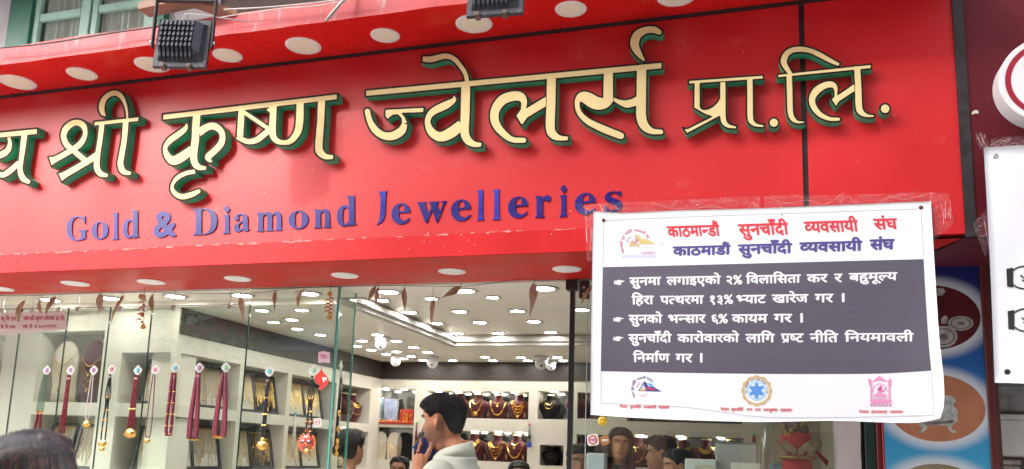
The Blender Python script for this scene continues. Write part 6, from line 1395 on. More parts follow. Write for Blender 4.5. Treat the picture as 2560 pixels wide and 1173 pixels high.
# corner cabinet: pictures, red shelf, cream boards
Y9 = 9.14
def picture(px, y0, y1, w_, lab, m, tilt=.25):
    c = at(px, y1, Y9); h_ = (y1-y0)*depth_of(c)/CF; t_ = thing('framed_picture', lab, 'picture', (c[0], Y9, E_+.307)); t_.rotation_euler = (-tilt, 0, .5)
    G().bbox(-w_/2, w_/2, -.008, .008, 0, h_, .004).out('frame', mat('picture_frame_dark', (.05, .03, .02), .4), t_, local=True); G().box(-w_/2+.015, w_/2-.015, -.010, -.0085, .015, h_-.015).out('image', m, t_, local=True)
    g = G(); [g.octa((-w_/2*math.cos(a)*1.0, -.016, h_*.95-h_*.85*math.sin(a)), .0065) for a in np.linspace(0, math.pi, 26)]; g.out('garland', M_pearl if tilt < .3 else M_goldm, t_, local=True)
picture(951, 990, 1056, .16, 'dark framed portrait with bead garland at the left of the corner cabinet', mat('portrait_print', (.20, .30, .34), .5, var=.4, vscale=14, col2=(.45, .25, .15), c2scale=9)); picture(976, 992, 1056, .18, 'second dark framed portrait beside it in the corner cabinet', mat('portrait_print_b', (.16, .20, .30), .5, var=.4, vscale=12, col2=(.5, .35, .25), c2scale=10), .28)
c = at(1013, 1058, 9.10); t_ = thing('gilded_plaque', 'small red and gold devotional relief on the corner cabinet shelf', 'plaque', (c[0], 9.10, E_+.307)); t_.rotation_euler = (-.12, 0, -.1)
G().bbox(-.085, .085, 0, .02, 0, .155, .004).out('panel', mat('plaque_red', (.40, .02, .02), .5), t_, local=True); g = G()
for k in range(60): g.octa((r7.gauss(0, .030), -.006, abs(r7.gauss(.05, .035))), r7.uniform(.006, .013))
g.out('relief', M_goldm, t_, local=True)
t_ = thing('flower_garland', 'orange marigold heads along the shelf under the pictures', 'garland', (-3.98, 9.08, E_+.31)); g = G(); [g.ball((-4.2+.46*k/22, 9.075+r7.uniform(-.01, .01), E_+.318), r7.uniform(.010, .018), 6, 4) for k in range(23) if k % 5]; g.out('flowers', mat('marigold', (.75, .20, .01), .6), t_)
t_ = thing('cabinet_shelf', 'red shelf edge of the corner cabinet', 'shelf', (-3.98, 9.04, E_+.28)); G().box(-4.24, -3.72, 9.035, 9.049, E_+.285, E_+.305).out('edge', mat('shelf_red', (.35, .03, .02), .4), t_)  # plain red edge strip without a lamp
def board(px, lab, m, chains=True):
    c = at(px, 1100, 9.13); t_ = thing('necklace_board', lab, 'display stand', (c[0], 9.13, E_-.118)); n = 20
    pts = [(-.075, 0), (.075, 0), (.085, .05), (.09, .20), (.075, .27), (.045, .305), (0, .315), (-.045, .305), (-.075, .27), (-.09, .20), (-.085, .05)]
    g = G(); g.poly([tuple(p) for p in catmull(pts+[pts[0]], 3)[:-1]], lambda u, v: (u, -.02-.06*(.3-v), v), (0, .03, 0)); g.out('pad', m, t_, local=True)
    if chains:
        for k in range(5): g = G(); g.tube([(x, -.025-.06*(.3-z), z) for x, z in [(-.08, .22-.035*k), (-.045, .165-.035*k), (0, .13-.03*k), (.045, .165-.035*k), (.08, .22-.035*k)]], .0022, 4); g.out('chain', M_goldm, t_, local=True)
board(951, 'cream board of fine chains, left one in the lower corner cabinet', M_crm); board(989, 'cream board of fine chains, right one in the lower corner cabinet', M_crm); board(1014, 'black board half hidden behind the cream boards', M_blk, False)
for px, y0, y1, lab, m, top in ((1042, 1056, 1140, 'dark red tassel necklace hanging on the wall between the niches', M_bead_red, 'green'), (1324, 1061, 1112, 'bell charm with blue bead hanging between the rear niches', mat('charm_grey', (.2, .18, .2), .4), 'pink'), (1885, 1083, 1108, 'small red charm with green top hanging behind the right window', M_bead_red, 'green'), (739, 1035, 1145, 'pale bead strand hanging on the left wall between niches', M_pearl, 'blue')):
    Yq = 9.03 if px > 900 else None; a = at(px, y0, Yq) if Yq else atX(px, y0, XL+.02); b_ = at(px, y1, Yq) if Yq else atX(px, y1, XL+.02); t_ = thing('hanging_charm', lab, 'charm', a)
    G().ball(a, .016, 8, 6).out('knob', mat('knob_'+top, HC[top], .4), t_, True); L = a[2]-b_[2]; g = G()
    for o in (-.012, 0, .012): g.tube([(a[0], a[1], a[2]-.01), (a[0]+o, a[1], a[2]-L*.5), (a[0]+o*.8, a[1], a[2]-L)], .006, 5)
    g.out('strands', m, t_, True)
    if px == 1324: G().lathe([(.001, -.006), (.028, -.004), (.03, 0)], (a[0], a[1]-.005, a[2]-L), 14, 0, 'y').out('blue_eye', mat('eye_blue', (.02, .06, .4), .3), t_); G().ball((a[0], a[1]-.004, a[2]-L*.62), .02, 8, 6).out('bell', M_trf, t_)
    if px == 1042: g = G(); [g.octa((a[0]+r7.uniform(-.025, .025), a[1]-.01, a[2]-L*.62+r7.uniform(-.03, .03)), .006) for _ in range(24)]; g.out('gold_drops', M_goldm, t_)
# counters
ct = thing('counter', 'long glass topped jewellery counter in the middle of the shop', 'counter', (-2.4, 7.6, 0)); G().bbox(-3.6, -.3, 7.55, 8.1, 0, .92, .01).out('base', M_cream, ct); G().bbox(-3.62, -.28, 7.53, 8.12, .921, .945, .004).out('top', mat('counter_glass', (.25, .3, .29), .05, spec=.8), ct)
# boxes and pot behind the right window
def wbox(x0, x1, y0, Y, d_, lab, m, hz=.3, lid=True):
    a, b_ = at(x0, y0, Y), at(x1, y0, Y); t_ = thing('box', lab, 'box', ((a[0]+b_[0])/2, Y, a[2]-hz)); G().bbox(a[0], b_[0], Y, Y+d_, a[2]-hz, a[2], .006).out('body', m, t_)
    if lid: G().bbox(a[0]-.004, b_[0]+.004, Y-.004, Y+d_+.004, a[2]+.0005, a[2]+.010, .003).out('lid_edge', mat('box_edge_grey', (.25, .25, .26), .4), t_)
    return t_, a, b_
t_, a, b_ = wbox(1788, 1893, 1108, 5.32, .02, 'upright pale grey panel behind the right window with blurred light patch', mat('grey_panel_card', (.50, .50, .50), .35, var=.12, vscale=3), .5)
t_, a, b_ = wbox(1712, 1790, 1146, 5.22, .12, 'white carton with a small printed label behind the right window', mat('carton_white', (.66, .67, .68), .45), .3, False)
G().box(a[0]+.06, b_[0]-.01, 5.217, 5.2195, a[2]-.12, a[2]-.035).out('label', mat('carton_label', (.62, .57, .45), .6, col2=(.3, .28, .22), c2scale=60, c2lo=.55, c2hi=.6, streak=(.2, 1, 3)), t_)
wbox(1828, 1902, 1156, 5.12, .10, 'cream box top low in front of the grey panel', mat('carton_cream', (.68, .66, .58), .45), .3, False)
wbox(1922, 1985, 1157, 5.14, .06, 'blue toned magazine stack left of the ritual pot', mat('mag_blue', (.18, .32, .38), .4, col2=(.55, .45, .25), c2scale=14), .3, False)
wbox(1466, 1512, 1132, 5.25, .10, 'pale blue folded cloth bundle behind the lower left of the right window', mat('cloth_blue', (.45, .52, .56), .8, bump=.3), .3, False)
c = at(1993, 1150, 5.13); k_ = thing('ritual_pot', 'brass ritual pot wrapped in red cloth topped with a dry coconut behind the right window', 'pot', (c[0], 5.13, c[2]-.3))
cx_, cz_ = c[0], c[2]
M_cloth = mat('cloth_red', (.42, .012, .022), .75, var=.12, vscale=12, bump=.5, bscale=18); M_brass = mat('old_brass', (.30, .17, .07), .35, metal=.8, var=.3, vscale=20)
G().lathe([(.05, -.30), (.085, -.22), (.09, -.12), (.078, -.03), (.074, .004)], (cx_, 5.13, cz_), 24).out('cloth_wrap', M_cloth, k_, True); G().lathe([(.070, .0), (.098, .004), (.104, .012), (.100, .022), (.075, .026)], (cx_, 5.13, cz_), 26).out('rim', M_brass, k_, True)
nr = 26; rings = []
for z, r_ in ((.02, .06), (.05, .078), (.09, .084), (.13, .080), (.150, .070)): rings.append([(cx_+(r_+.006*math.sin(7*a+z*40))*math.cos(a), 5.13+(r_+.006*math.sin(7*a+z*40))*math.sin(a)*.9, cz_+z+.004*math.sin(3*a)) for a in [2*math.pi*k/nr for k in range(nr)]])
G().loft(rings).out('red_scarf', M_cloth, k_, True); G().ball((cx_, 5.13, cz_+.165), .066, 18, 12, sc=(1, 1, 1.05)).out('coconut', mat('coconut_husk', (.13, .085, .065), .9, var=.4, vscale=50, bump=1., bscale=90), k_, True)
g = G()
for k in range(70): a = r7.uniform(2.0, 6.6); z = .135+.085*abs(math.sin(a*.8)); g.ball((cx_+.073*math.cos(a)*1.03, 5.13+.06*math.sin(a)-.012, cz_+z+r7.uniform(-.014, .014)), r7.uniform(.005, .011), 5, 4)
tag(g.out('dry_flowers', mat('dry_flower', (.34, .22, .06), .8, var=.4, vscale=40), k_), kind='stuff')
for s_ in (-1, 1):
    for q in (0, 1):
        g = G(); P = [(cx_+s_*(.012+q*.045), 5.05-.004*q, cz_+.022), (cx_+s_*(.028+q*.05), 5.040, cz_+.055), (cx_+s_*(.055+q*.048), 5.035, cz_+.085), (cx_+s_*(.07+q*.05), 5.035, cz_+.108)]; vs = []
        for i, p in enumerate(P): w2 = (.010, .026, .024, .003)[i]; vs += [(p[0]-w2, p[1]+.004, p[2]), (p[0], p[1]-.005, p[2]), (p[0]+w2, p[1]+.004, p[2])]
        mk('dry_leaf', vs, [(3*i+j, 3*i+j+1, 3*i+j+4, 3*i+j+3) for i in range(3) for j in range(2)], mat('leaf_tan', (.28, .20, .12), .7, var=.2, vscale=30), k_, True)
g = G(); g.add([(cx_+.075, 5.1, cz_+.06), (cx_+.12, 5.08, cz_+.01), (cx_+.15, 5.08, cz_-.03), (cx_+.16, 5.1, cz_+.0), (cx_+.11, 5.12, cz_+.05)], [(0, 1, 2, 3, 4)]); g.out('scarf_end', M_cloth, k_)
gj = thing('glass_jar', 'clear glass lamp jar with a bright reflection beside the ritual pot', 'jar', (cx_-.155, 5.13, cz_-.2)); G().lathe([(.03, -.25), (.04, -.1), (.045, .02), (.035, .1), (.022, .16), (.022, .24), (.028, .28)], (cx_-.155, 5.13, cz_), 20).out('jar_glass', glass_mat('jar_glass', (.86, .89, .88), 2.5), gj, True)
# ================================================================== PEOPLE
def remesh(o, vox, smooth=2):
    m = o.modifiers.new('r', 'REMESH'); m.mode = 'VOXEL'; m.voxel_size = vox; m.use_smooth_shade = True
    if smooth: s_ = o.modifiers.new('s', 'SMOOTH'); s_.iterations = smooth; s_.factor = .5
    dg = bpy.context.evaluated_depsgraph_get(); me = bpy.data.meshes.new_from_object(o.evaluated_get(dg)); o.modifiers.clear(); old = o.data; o.data = me; bpy.data.meshes.remove(old)
    me.polygons.foreach_set('use_smooth', [True]*len(me.polygons)); return o
ZR = [0, .02, .045, .06, .075, .09, .12, .135, .155, .18, .205, .225, .236]
FR = [.058, .080, .079, .086, .083, .084, .081, .078, .086, .083, .068, .040, .010]
BK = [.015, .035, .060, .075, .085, .092, .102, .106, .108, .105, .092, .065, .012]
HW = [.030, .046, .058, .063, .067, .070, .0735, .0755, .0765, .0750, .066, .045, .012]
def head_pt(a, z, inf=0., nose=1.):
    """a: angle, 0 = face (-Y); z from chin"""
    f, b, w_ = np.interp(z, ZR, FR), np.interp(z, ZR, BK), np.interp(z, ZR, HW); ca, sa = math.cos(a), math.sin(a); d_ = f if ca > 0 else b
    e = 2.25; r_ = 1/((abs(ca)/d_)**e+(abs(sa)/w_)**e)**(1/e); x, y = r_*sa, -r_*ca
    if ca > 0 and nose:
        if .080 < z < .142: y -= nose*np.interp(z, [.080, .090, .096, .115, .142], [0, .020, .022, .012, .001])*math.exp(-(x/.0115)**2)
        y += .010*math.exp(-((abs(x)-.032)/.015)**2-((z-.131)/.012)**2); y -= .004*math.exp(-((abs(x)-.028)/.02)**2-((z-.150)/.007)**2)
        y -= .004*math.exp(-(x/.02)**2-((z-.063)/.0045)**2)+.0045*math.exp(-(x/.018)**2-((z-.052)/.0045)**2); y += .004*math.exp(-(x/.024)**2-((z-.0575)/.0025)**2); x *= 1+.0*z
    L = 1+inf/max(.02, math.hypot(x, y)); return x*L, y*L
def person(pre, top, yaw, height, skin, look, lab, voxel=.008, pose=None, hair='short', shirt=None, shirt_v=None, head_tilt=(0, 0), build=1., legs=True, arms=None):
    """top = world position of head top; yaw 0 faces -Y"""
    H = height; gz = top[2]-H; t_ = thing('person', lab, 'person', (top[0], top[1], gz)); t_.rotation_euler = (0, 0, yaw); t_.scale = (H/1.72,)*3
    hz = 1.72-.236
    hs_ = look.get('head_shift', (0, 0, 0)); tm = Matrix.Translation(hs_) @ Matrix.Translation((0, -.012, hz+.03)) @ Matrix.Rotation(head_tilt[0], 4, 'X') @ Matrix.Rotation(head_tilt[1], 4, 'Y') @ Matrix.Translation((0, .012, -hz-.03))
    HT = lambda p: tuple(tm @ Vector(p))
    g = G(); rings = []
    n = 48
    for z in np.linspace(0, .236, 44): rings.append([HT((*head_pt(2*math.pi*k/n, z), hz+z)) for k in range(n)])
    g.loft(rings)
    for s_ in (-1, 1):   # ears
        P = [(s_*.0745, .004, hz+.088), (s_*.083, .000, hz+.098), (s_*.092, .012, hz+.118), (s_*.094, .016, hz+.138), (s_*.088, .006, hz+.148), (s_*.078, -.002, hz+.142)]
        g.tube([HT(p) for p in P], [.006, .0065, .0055, .006, .006, .005], 7); g.loft([[HT((s_*(.074+.009*q), .004+.014*math.cos(a)*(.8 if q else 1), hz+.118+.026*math.sin(a))) for a in [2*math.pi*k/10 for k in range(10)]] for q in (0, 1)])
    def ell_ring(z, wx, wy, cy=0., cx=0.): return [(cx+wx*math.cos(a), cy+wy*math.sin(a), z) for a in [2*math.pi*k/28 for k in range(28)]]
    nk = [HT(p) for p in ((0, .018, hz+.06), (0, .016, hz+.03))]+[(0, .022, hz-.02), (0, .028, hz-.055), (0, .03, hz-.10)]
    g.tube(nk, [.056*build, .055*build, .056*build, .064*build, .09], 18)
    B = build
    tor = [(hz-.070, .055, .05, .028), (hz-.085, .11*B, .062*B, .026), (hz-.115, .165*B, .082*B, .022), (hz-.16, .188*B, .10*B, .015), (hz-.25, .180*B, .112*B, .008), (hz-.38, .158*B, .108*B, .0), (hz-.48, .145*B, .10*B, 0), (hz-.58, .165*B, .11*B, 0), (hz-.66, .168*B, .115*B, 0.01), (hz-.72, .12*B, .09*B, .01)]
    g.loft([ell_ring(z, a, b_, c_) for z, a, b_, c_ in tor])
    sh = {-1: (-.168*B, .02, hz-.140), 1: (.168*B, .02, hz-.140)}
    arms = arms or {}
    A = {}
    for s_ in (-1, 1):
        el, wr, hd = arms.get(s_, ((s_*.235*B, .03, hz-.42), (s_*.225*B, -.06, hz-.66), (s_*.22*B, -.09, hz-.73))); A[s_] = (sh[s_], el, wr, hd)
        g.tube(catmull([sh[s_], tuple((np.array(sh[s_])+np.array(el))/2), el], 3), [.056, .054, .052, .05, .048, .045, .042][:7], 12); g.tube(catmull([el, tuple(.5*(np.array(el)+np.array(wr))), wr], 3), [.042, .043, .042, .038, .034, .03, .026][:7], 12)
        g.ball(el, .042, 10, 7); g.ball(sh[s_], .056, 12, 8)
        if s_ not in (pose or {}):   # relaxed hand
            w_, h_ = np.array(wr), np.array(hd); d_ = h_-w_; d_ = d_/np.linalg.norm(d_); g.tube([w_, w_+d_*.03, w_+d_*.07, w_+d_*.095], [.025, .034, .038, .030], 10, flat=.5)
            for k in range(4): b0 = w_+d_*.085+np.array([0, (k-1.5)*.018, 0]); L = (.062, .075, .070, .052)[k]; g.tube([b0, b0+d_*L*.5+np.array([-s_*.004, 0, 0]), b0+d_*L*.9+np.array([-s_*.018, 0, 0])], [.0085, .008, .0065], 7)
            b0 = w_+d_*.03; g.tube([b0, b0+d_*.03+np.array([0, -.035, 0]), b0+d_*.06+np.array([0, -.045, 0])], [.012, .010, .008], 7)
    if pose:
        for s_, parts in pose.items():
            for P, R_ in parts: g.tube(catmull(P, 3) if len(P) > 2 else P, list(np.interp(np.linspace(0, 1, (len(P)-1)*3+1 if len(P) > 2 else 2), np.linspace(0, 1, len(R_)), R_)), 8)
    if legs:
        for s_ in (-1, 1):
            g.tube(catmull([(s_*.088, .01, hz-.66), (s_*.095, 0, hz-.85), (s_*.095, .0, hz-1.05), (s_*.095, .02, hz-1.25), (s_*.095, .03, hz-1.42)], 2), [.092, .088, .08, .066, .056, .055, .053, .042, .036], 12)
            g.tube([(s_*.095, .05, hz-1.44), (s_*.10, -.02, hz-1.455), (s_*.105, -.12, hz-1.465)], [.038, .036, .024], 10, flat=1.1)
    body = g.out('body', skin, t_, True, local=True); remesh(body, voxel, 2 if voxel > .006 else 3)
    # eyes, brows, lips
    for s_ in (-1, 1):
        x, y = s_*.032, -.0575
        G().ball(HT((x, y, hz+.131)), .0115, 14, 9, sc=(1.1, .85, .72)).out('eye', mat('eye_white', (.65, .62, .58), .2, spec=.7), t_, True, local=True); G().ball(HT((x, y-.0052, hz+.131)), .0056, 10, 7, sc=(1, .75, 1)).out('iris', mat('iris_dark', (.025, .012, .008), .15, spec=.8), t_, True, local=True)
        P = []
        for u in np.linspace(.010, .052, 6): a = math.asin(min(.95, u/.078)); px_, py_ = head_pt(a, .149+.006*math.sin((u-.01)/.042*2.4)); P.append(HT((s_*px_, py_-.001, hz+.149+.006*math.sin((u-.01)/.042*2.4))))
        G().tube(P, [.0022, .0034, .0036, .003, .0022, .001], 6, flat=1.4).out('eyebrow', mat('hair_black', (.012, .010, .009), .55, spec=.4), t_, True, local=True)
        P = []
        for u in np.linspace(-.014, .014, 7): P.append(HT((x+u, y-.0085+abs(u)*.25, hz+.131+.0075*(1-(u/.016)**2)*.9)))
        G().tube(P, .0016, 5).out('eyelid', skin if not isinstance(skin, list) else skin[0], t_, True, local=True)
    lp = look.get('lip', (.30, .10, .08))
    for zz_, r_, sm in ((.0605, .0042, .0), (.0535, .0048, 0)):
        P = []
        for u in np.linspace(-.022, .022, 9): a = math.asin(u/.085); px_, py_ = head_pt(a, zz_); P.append(HT((px_, py_+.0008, hz+zz_+look.get('smile', 0)*(u/.022)**2*.006-.0008)))
        G().tube(P, [r_*(1-(abs(i-4)/4.4)**2) for i in range(9)], 6, flat=1).out('lip', mat('lip_'+lab[:5], lp, .4), t_, True, local=True)
    if look.get('smile', 0) > .5: 
        P = [HT((u, head_pt(math.asin(u/.085), .0572)[1]-.0002, hz+.0572+(u/.022)**2*.004)) for u in np.linspace(-.015, .015, 7)]; G().tube(P, .0022, 5).out('teeth', M_pearl, t_, True, local=True)
    # hair
    if hair:
        hm = look.get('hairmat', mat('hair_black', (0, 0, 0))); r8 = random.Random(len(lab)); g = G()
        def hl(a):   # hairline height by angle from the face
            aa = abs((a+math.pi) % (2*math.pi)-math.pi); return np.interp(aa, [0, .55, .95, 1.25, 1.5, 1.85, 2.3, 3.15], look.get('hairline', [.192, .186, .168, .140, .158, .155, .075, .045]))
        rings = []; n2 = 56; m2 = 16; th = look.get('thick', .012)
        for j in range(m2+1):
            rg = []
            for k in range(n2):
                a = 2*math.pi*k/n2; z0 = hl(a); s = j/m2; z = z0+(.2355-z0)*s**.9; t2 = th*(min(1, .15+s*2.2))*(1+.28*math.sin(9*a+3*s)*math.sin(5*s+2*a)); 
                if hair == 'short': t2 *= np.interp(z, [.04, .10, .14, .175, .2, .236], [.10, .20, .35, .85, 1.2, 1.35]); 
                x, y = head_pt(a, z, t2, 0); rg.append(HT((x, y, hz+z+(t2*1.1 if s > .8 else t2*.4*s))))
            rings.append(rg)
        rings.append([HT((.0, .01, hz+.2365+th*1.3))]*n2); g.loft(rings, cap=False); g.out('hair', hm, t_, True, local=True)
        g = G(); N_ = look.get('strands', 900)
        for _ in range(N_):
            a = r8.uniform(0, 2*math.pi); z0 = hl(a); z = r8.uniform(z0, .236)
            if hair == 'short':
                x, y = head_pt(a, z, th*np.interp(z, [.04, .10, .14, .175, .2, .236], [.05, .15, .3, .8, 1.2, 1.35]), 0); p = np.array([x, y, hz+z+.004]); nrm = np.array([x, y, max(0, (z-.12))*1.2]); nrm /= np.linalg.norm(nrm)+1e-9
                L = np.interp(z, [.05, .12, .17, .236], [.003, .006, .013, .017])*r8.uniform(.6, 1.3); tg = np.cross(nrm, [0, 0, 1.]); tg /= np.linalg.norm(tg)+1e-9; curl = r8.choice((-1, 1))*r8.uniform(.3, 1.1); w_ = .0016
                q0, q1, q2 = p, p+nrm*L*.6+tg*curl*L*.4+np.array([0, -L*.2, 0]), p+nrm*L*.75+tg*curl*L*1.0+np.array([0, -L*.45, -L*.1])
                side = np.array([0, 0, 1.])*w_; g.add([HT(v) for v in (q0-side, q0+side, q1-side, q1+side, q2)], [(0, 1, 3, 2), (2, 3, 4)])
        if g.v: tag(g.out('hair_tufts', hm, t_, False, local=True), kind='stuff')
        if hair == 'long':
            g = G()
            for _ in range(look.get('locks', 220)):
                a0 = r8.choice((-1, 1))*r8.uniform(.92, math.pi); fw = .03 if abs(a0) > 1.9 else -.022; x, y = head_pt(a0, .16, th*r8.uniform(.7, 1.25), 0); P = [HT((x*.35, y*.4+.01, hz+.236+th*.9)), HT((x*.85, y*.85, hz+.215+th*.3)), HT((x*1.04, y*1.02, hz+.15)), (x*1.12, y*1.0+.01, hz+.05), (x*1.2+r8.uniform(-.01, .01), y*.9+fw*.7, hz-.06), (x*1.10+r8.uniform(-.02, .02), y*.9+fw, hz-.17-r8.uniform(0, .08))]
                C_ = catmull(P, 3); g.tube(C_, list(np.interp(np.linspace(0, 1, len(C_)), [0, .3, .9, 1], [.004, .0065, .006, .001])), 5, cap=False)
            tag(g.out('long_hair', hm, t_, True, local=True), kind='stuff')
    # clothing
    if shirt:
        g = G(); g.loft([ell_ring(z, a+(.020 if z < hz-.06 else .010), b_+.020*(z < hz-.06)+.008, c_) for z, a, b_, c_ in [(hz-.035, .068, .066, .026), (hz-.062, .082, .072, .028)]+[(q[0]-.004, q[1], q[2], q[3]) for q in tor[1:9]]]); 
        for s_ in (-1, 1):
            S_, El, Wr, _ = [np.array(v) for v in A[s_]]; e_ = El if look.get('sleeve', 'long') == 'short' else El; g.ball(S_+np.array([-s_*.004, 0, 0]), .074, 14, 9); g.tube(catmull([S_, (S_+El)/2, El], 3), [.073, .071, .068, .065, .062, .060, .058], 14)
            if look.get('sleeve', 'long') == 'long': g.ball(El, .055, 12, 8); g.tube(catmull([El, (El+Wr)/2, Wr+(El-Wr)*.12], 3), [.055, .054, .052, .048, .044, .041, .038], 14)
        so2 = g.out('shirt', shirt, t_, True, local=True); remesh(so2, .009, 3)
        if look.get('collar'):
            cm = shirt; 
            for s_ in (-1, 1):
                vs = []; mC = 12
                for i in range(mC+1):
                    a = math.pi-s_*0+s_*(-1)*(math.pi*.86)*i/mC if False else math.pi+s_*(-.0)-s_*math.pi*.88*i/mC; ca, sa = math.cos(a), math.sin(a)
                    rt, rb = .066, .094; yt = .024; up_ = hz+.012-.066*(i/mC)**1.3; dn = hz-.052-.038*(i/mC)**1.3-(.03 if i > mC-3 else 0)
                    vs += [(rt*sa, yt-rt*ca*1.0, up_), ((rt+.012)*sa, yt-(rt+.014)*ca, up_+.004), (rb*sa*1.08, yt-rb*ca*1.02, dn), (rb*sa*1.02, yt-rb*ca*.96, dn+.004)]
                fs = [(4*i+j, 4*i+j+1, 4*i+4+j+1, 4*i+4+j) for i in range(mC) for j in range(3)]
                c_ = mk('collar', vs, fs, cm, t_, True, local=True)
        if legs: 
            g = G(); g.loft([ell_ring(z, a+.01, b_+.01, c_) for z, a, b_, c_ in tor[6:]]); [g.tube(catmull([(s_*.088, .01, hz-.64), (s_*.097, 0, hz-.85), (s_*.097, .0, hz-1.05), (s_*.097, .02, hz-1.25), (s_*.097, .03, hz-1.40)], 2), [.105, .10, .09, .08, .072, .07, .068, .06, .06], 14) for s_ in (-1, 1)]
            remesh(g.out('trousers', look.get('trousers', mat('trouser_dark', (.03, .035, .05), .8)), t_, True, local=True), .012, 2)
    return t_, HT, hz
def skin_mat(name, col, beard=0, hz=1.484):
    m = mat(name, col, .52, var=.20, vscale=26, bump=.3, bscale=260, spec=.4)
    b = m.node_tree.nodes['Principled BSDF']; b.inputs['Subsurface Weight'].default_value = .12; b.inputs['Subsurface Radius'].default_value = (.02, .008, .004); b.inputs['Subsurface Scale'].default_value = .4
    if beard:
        N = m.node_tree.nodes; L = m.node_tree.links; src = b.inputs['Base Color'].links[0].from_socket
        tc = N.new('ShaderNodeTexCoord'); sp = N.new('ShaderNodeSeparateXYZ'); L.new(tc.outputs['Object'], sp.inputs[0])
        def M(op, a, c=None, c3_=None):
            n = N.new('ShaderNodeMath'); n.operation = op; n.use_clamp = False
            for i, v in enumerate((a, c, c3_)):
                if v is None: continue
                if isinstance(v, (int, float)): n.inputs[i].default_value = v
                else: L.new(v, n.inputs[i])
            return n.outputs[0]
        def MR(v, a, b2): n = N.new('ShaderNodeMapRange'); n.inputs[1].default_value = a; n.inputs[2].default_value = b2; L.new(v, n.inputs[0]); return n.outputs[0]
        low = MR(sp.outputs[2], hz+.088, hz+.058); neckcut = MR(sp.outputs[2], hz-.03, hz+.0); fr_ = MR(sp.outputs[1], .012, -.02)
        side = M('MULTIPLY', MR(sp.outputs[1], .006, -.006), M('MULTIPLY', MR(sp.outputs[1], -.034, -.022), MR(sp.outputs[2], hz+.15, hz+.10)))
        ns = N.new('ShaderNodeTexNoise'); ns.inputs['Scale'].default_value = 420; L.new(tc.outputs['Object'], ns.inputs['Vector'])
        f = M('MULTIPLY', M('MAXIMUM', M('MULTIPLY', M('MULTIPLY', low, neckcut), fr_), side), M('MULTIPLY_ADD', MR(ns.outputs[0], .35, .65), .45, .35)); f = M('MULTIPLY', f, beard)
        mx = N.new('ShaderNodeMix'); mx.data_type = 'RGBA'; L.new(f, mx.inputs[0]); L.new(src, mx.inputs[6]); mx.inputs[7].default_value = (.035, .025, .02, 1); L.new(mx.outputs[2], b.inputs['Base Color'])
    return m
SK1 = skin_mat('skin_man', (.37, .15, .075), .95); SK2 = skin_mat('skin_woman', (.36, .18, .11)); SK3 = skin_mat('skin_other', (.30, .15, .09))
M_hair = mat('hair_black', (.012, .010, .009), .55, spec=.4, var=.3, vscale=60, bump=.4, bscale=120)
# --- man with the phone, in front of the doorway
top = at(1130, 990, 3.95); top = (top[0], top[1], top[2]+.030); hz = 1.72-.236
Wd = .045
ph_c = (.016, -.118, hz+.012)      # phone near the mouth/chin
hand = {1: [([(.10, -0.088, hz-0.190), (.075, -0.106, hz-0.130), (.060, -0.113, hz-0.085), (.050, -0.116, hz-0.060)], [.028, .031, .036, .034]),
            ([(.048, -0.128, hz-0.065), (.030, -0.138, hz-0.048), (.012, -0.130, hz-0.042)], [.0100, .0090, .0075]), ([(.050, -0.126, hz-0.045), (.030, -0.136, hz-0.026), (.010, -0.128, hz-0.022)], [.0100, .0090, .0075]),
            ([(.052, -0.120, hz-0.026), (.032, -0.132, hz-0.006), (.012, -0.124, hz-0.002)], [.0098, .0088, .0072]), ([(.054, -0.112, hz-0.012), (.038, -0.124, hz+0.012), (.020, -0.118, hz+0.018)], [.0088, .0078, .0062]),
            ([(.062, -0.090, hz-0.075), (.058, -0.074, hz-0.040), (.044, -0.070, hz-0.010), (.032, -0.074, hz+0.004)], [.0125, .0115, .0100, .0082])]}
arms1 = {1: ((.235, -.10, hz-.39), (.10, -.088, hz-.19), (.06, -.108, hz-.09))}
M_shirt = mat('shirt_pale', (.42, .43, .35), .8, var=.05, vscale=30, bump=.25, bscale=14)
man, HT1, _ = person('man', top, math.radians(-91), top[2], SK1, {'collar': True, 'sleeve': 'long', 'strands': 7500, 'thick': .0055, 'head_shift': (0, -.03, -.030), 'lip': (.28, .11, .09)}, 'man with short black hair and pale shirt holding a phone to his mouth', voxel=.0045, pose=hand, shirt=M_shirt, head_tilt=(.10, 0), arms=arms1, build=1.04)
phn = thing('mobile_phone', 'dark blue mobile phone held at the mouth of the man in the pale shirt', 'phone', (0, 0, 0)); phn.matrix_world = man.matrix_world if False else Matrix()
Mw = Matrix.Translation(man.location) @ Matrix.Rotation(math.radians(-91), 4, 'Z') @ Matrix.Diagonal((*man.scale, 1)); PL_ = Matrix.Translation((.034, -.088, hz-.045)) @ Matrix.Rotation(.2, 4, 'Z') @ Matrix.Rotation(.80, 4, 'X')
phn.matrix_world = Mw @ PL_
G().bbox(-.005, .005, -.034, .034, -.068, .068, .004).out('case', mat('phone_blue', (.012, .025, .10), .35), phn, local=True); G().box(-.0062, -.0052, -.030, .030, -.063, .063).out('screen', mat('phone_glass', (.01, .01, .012), .08), phn, local=True)
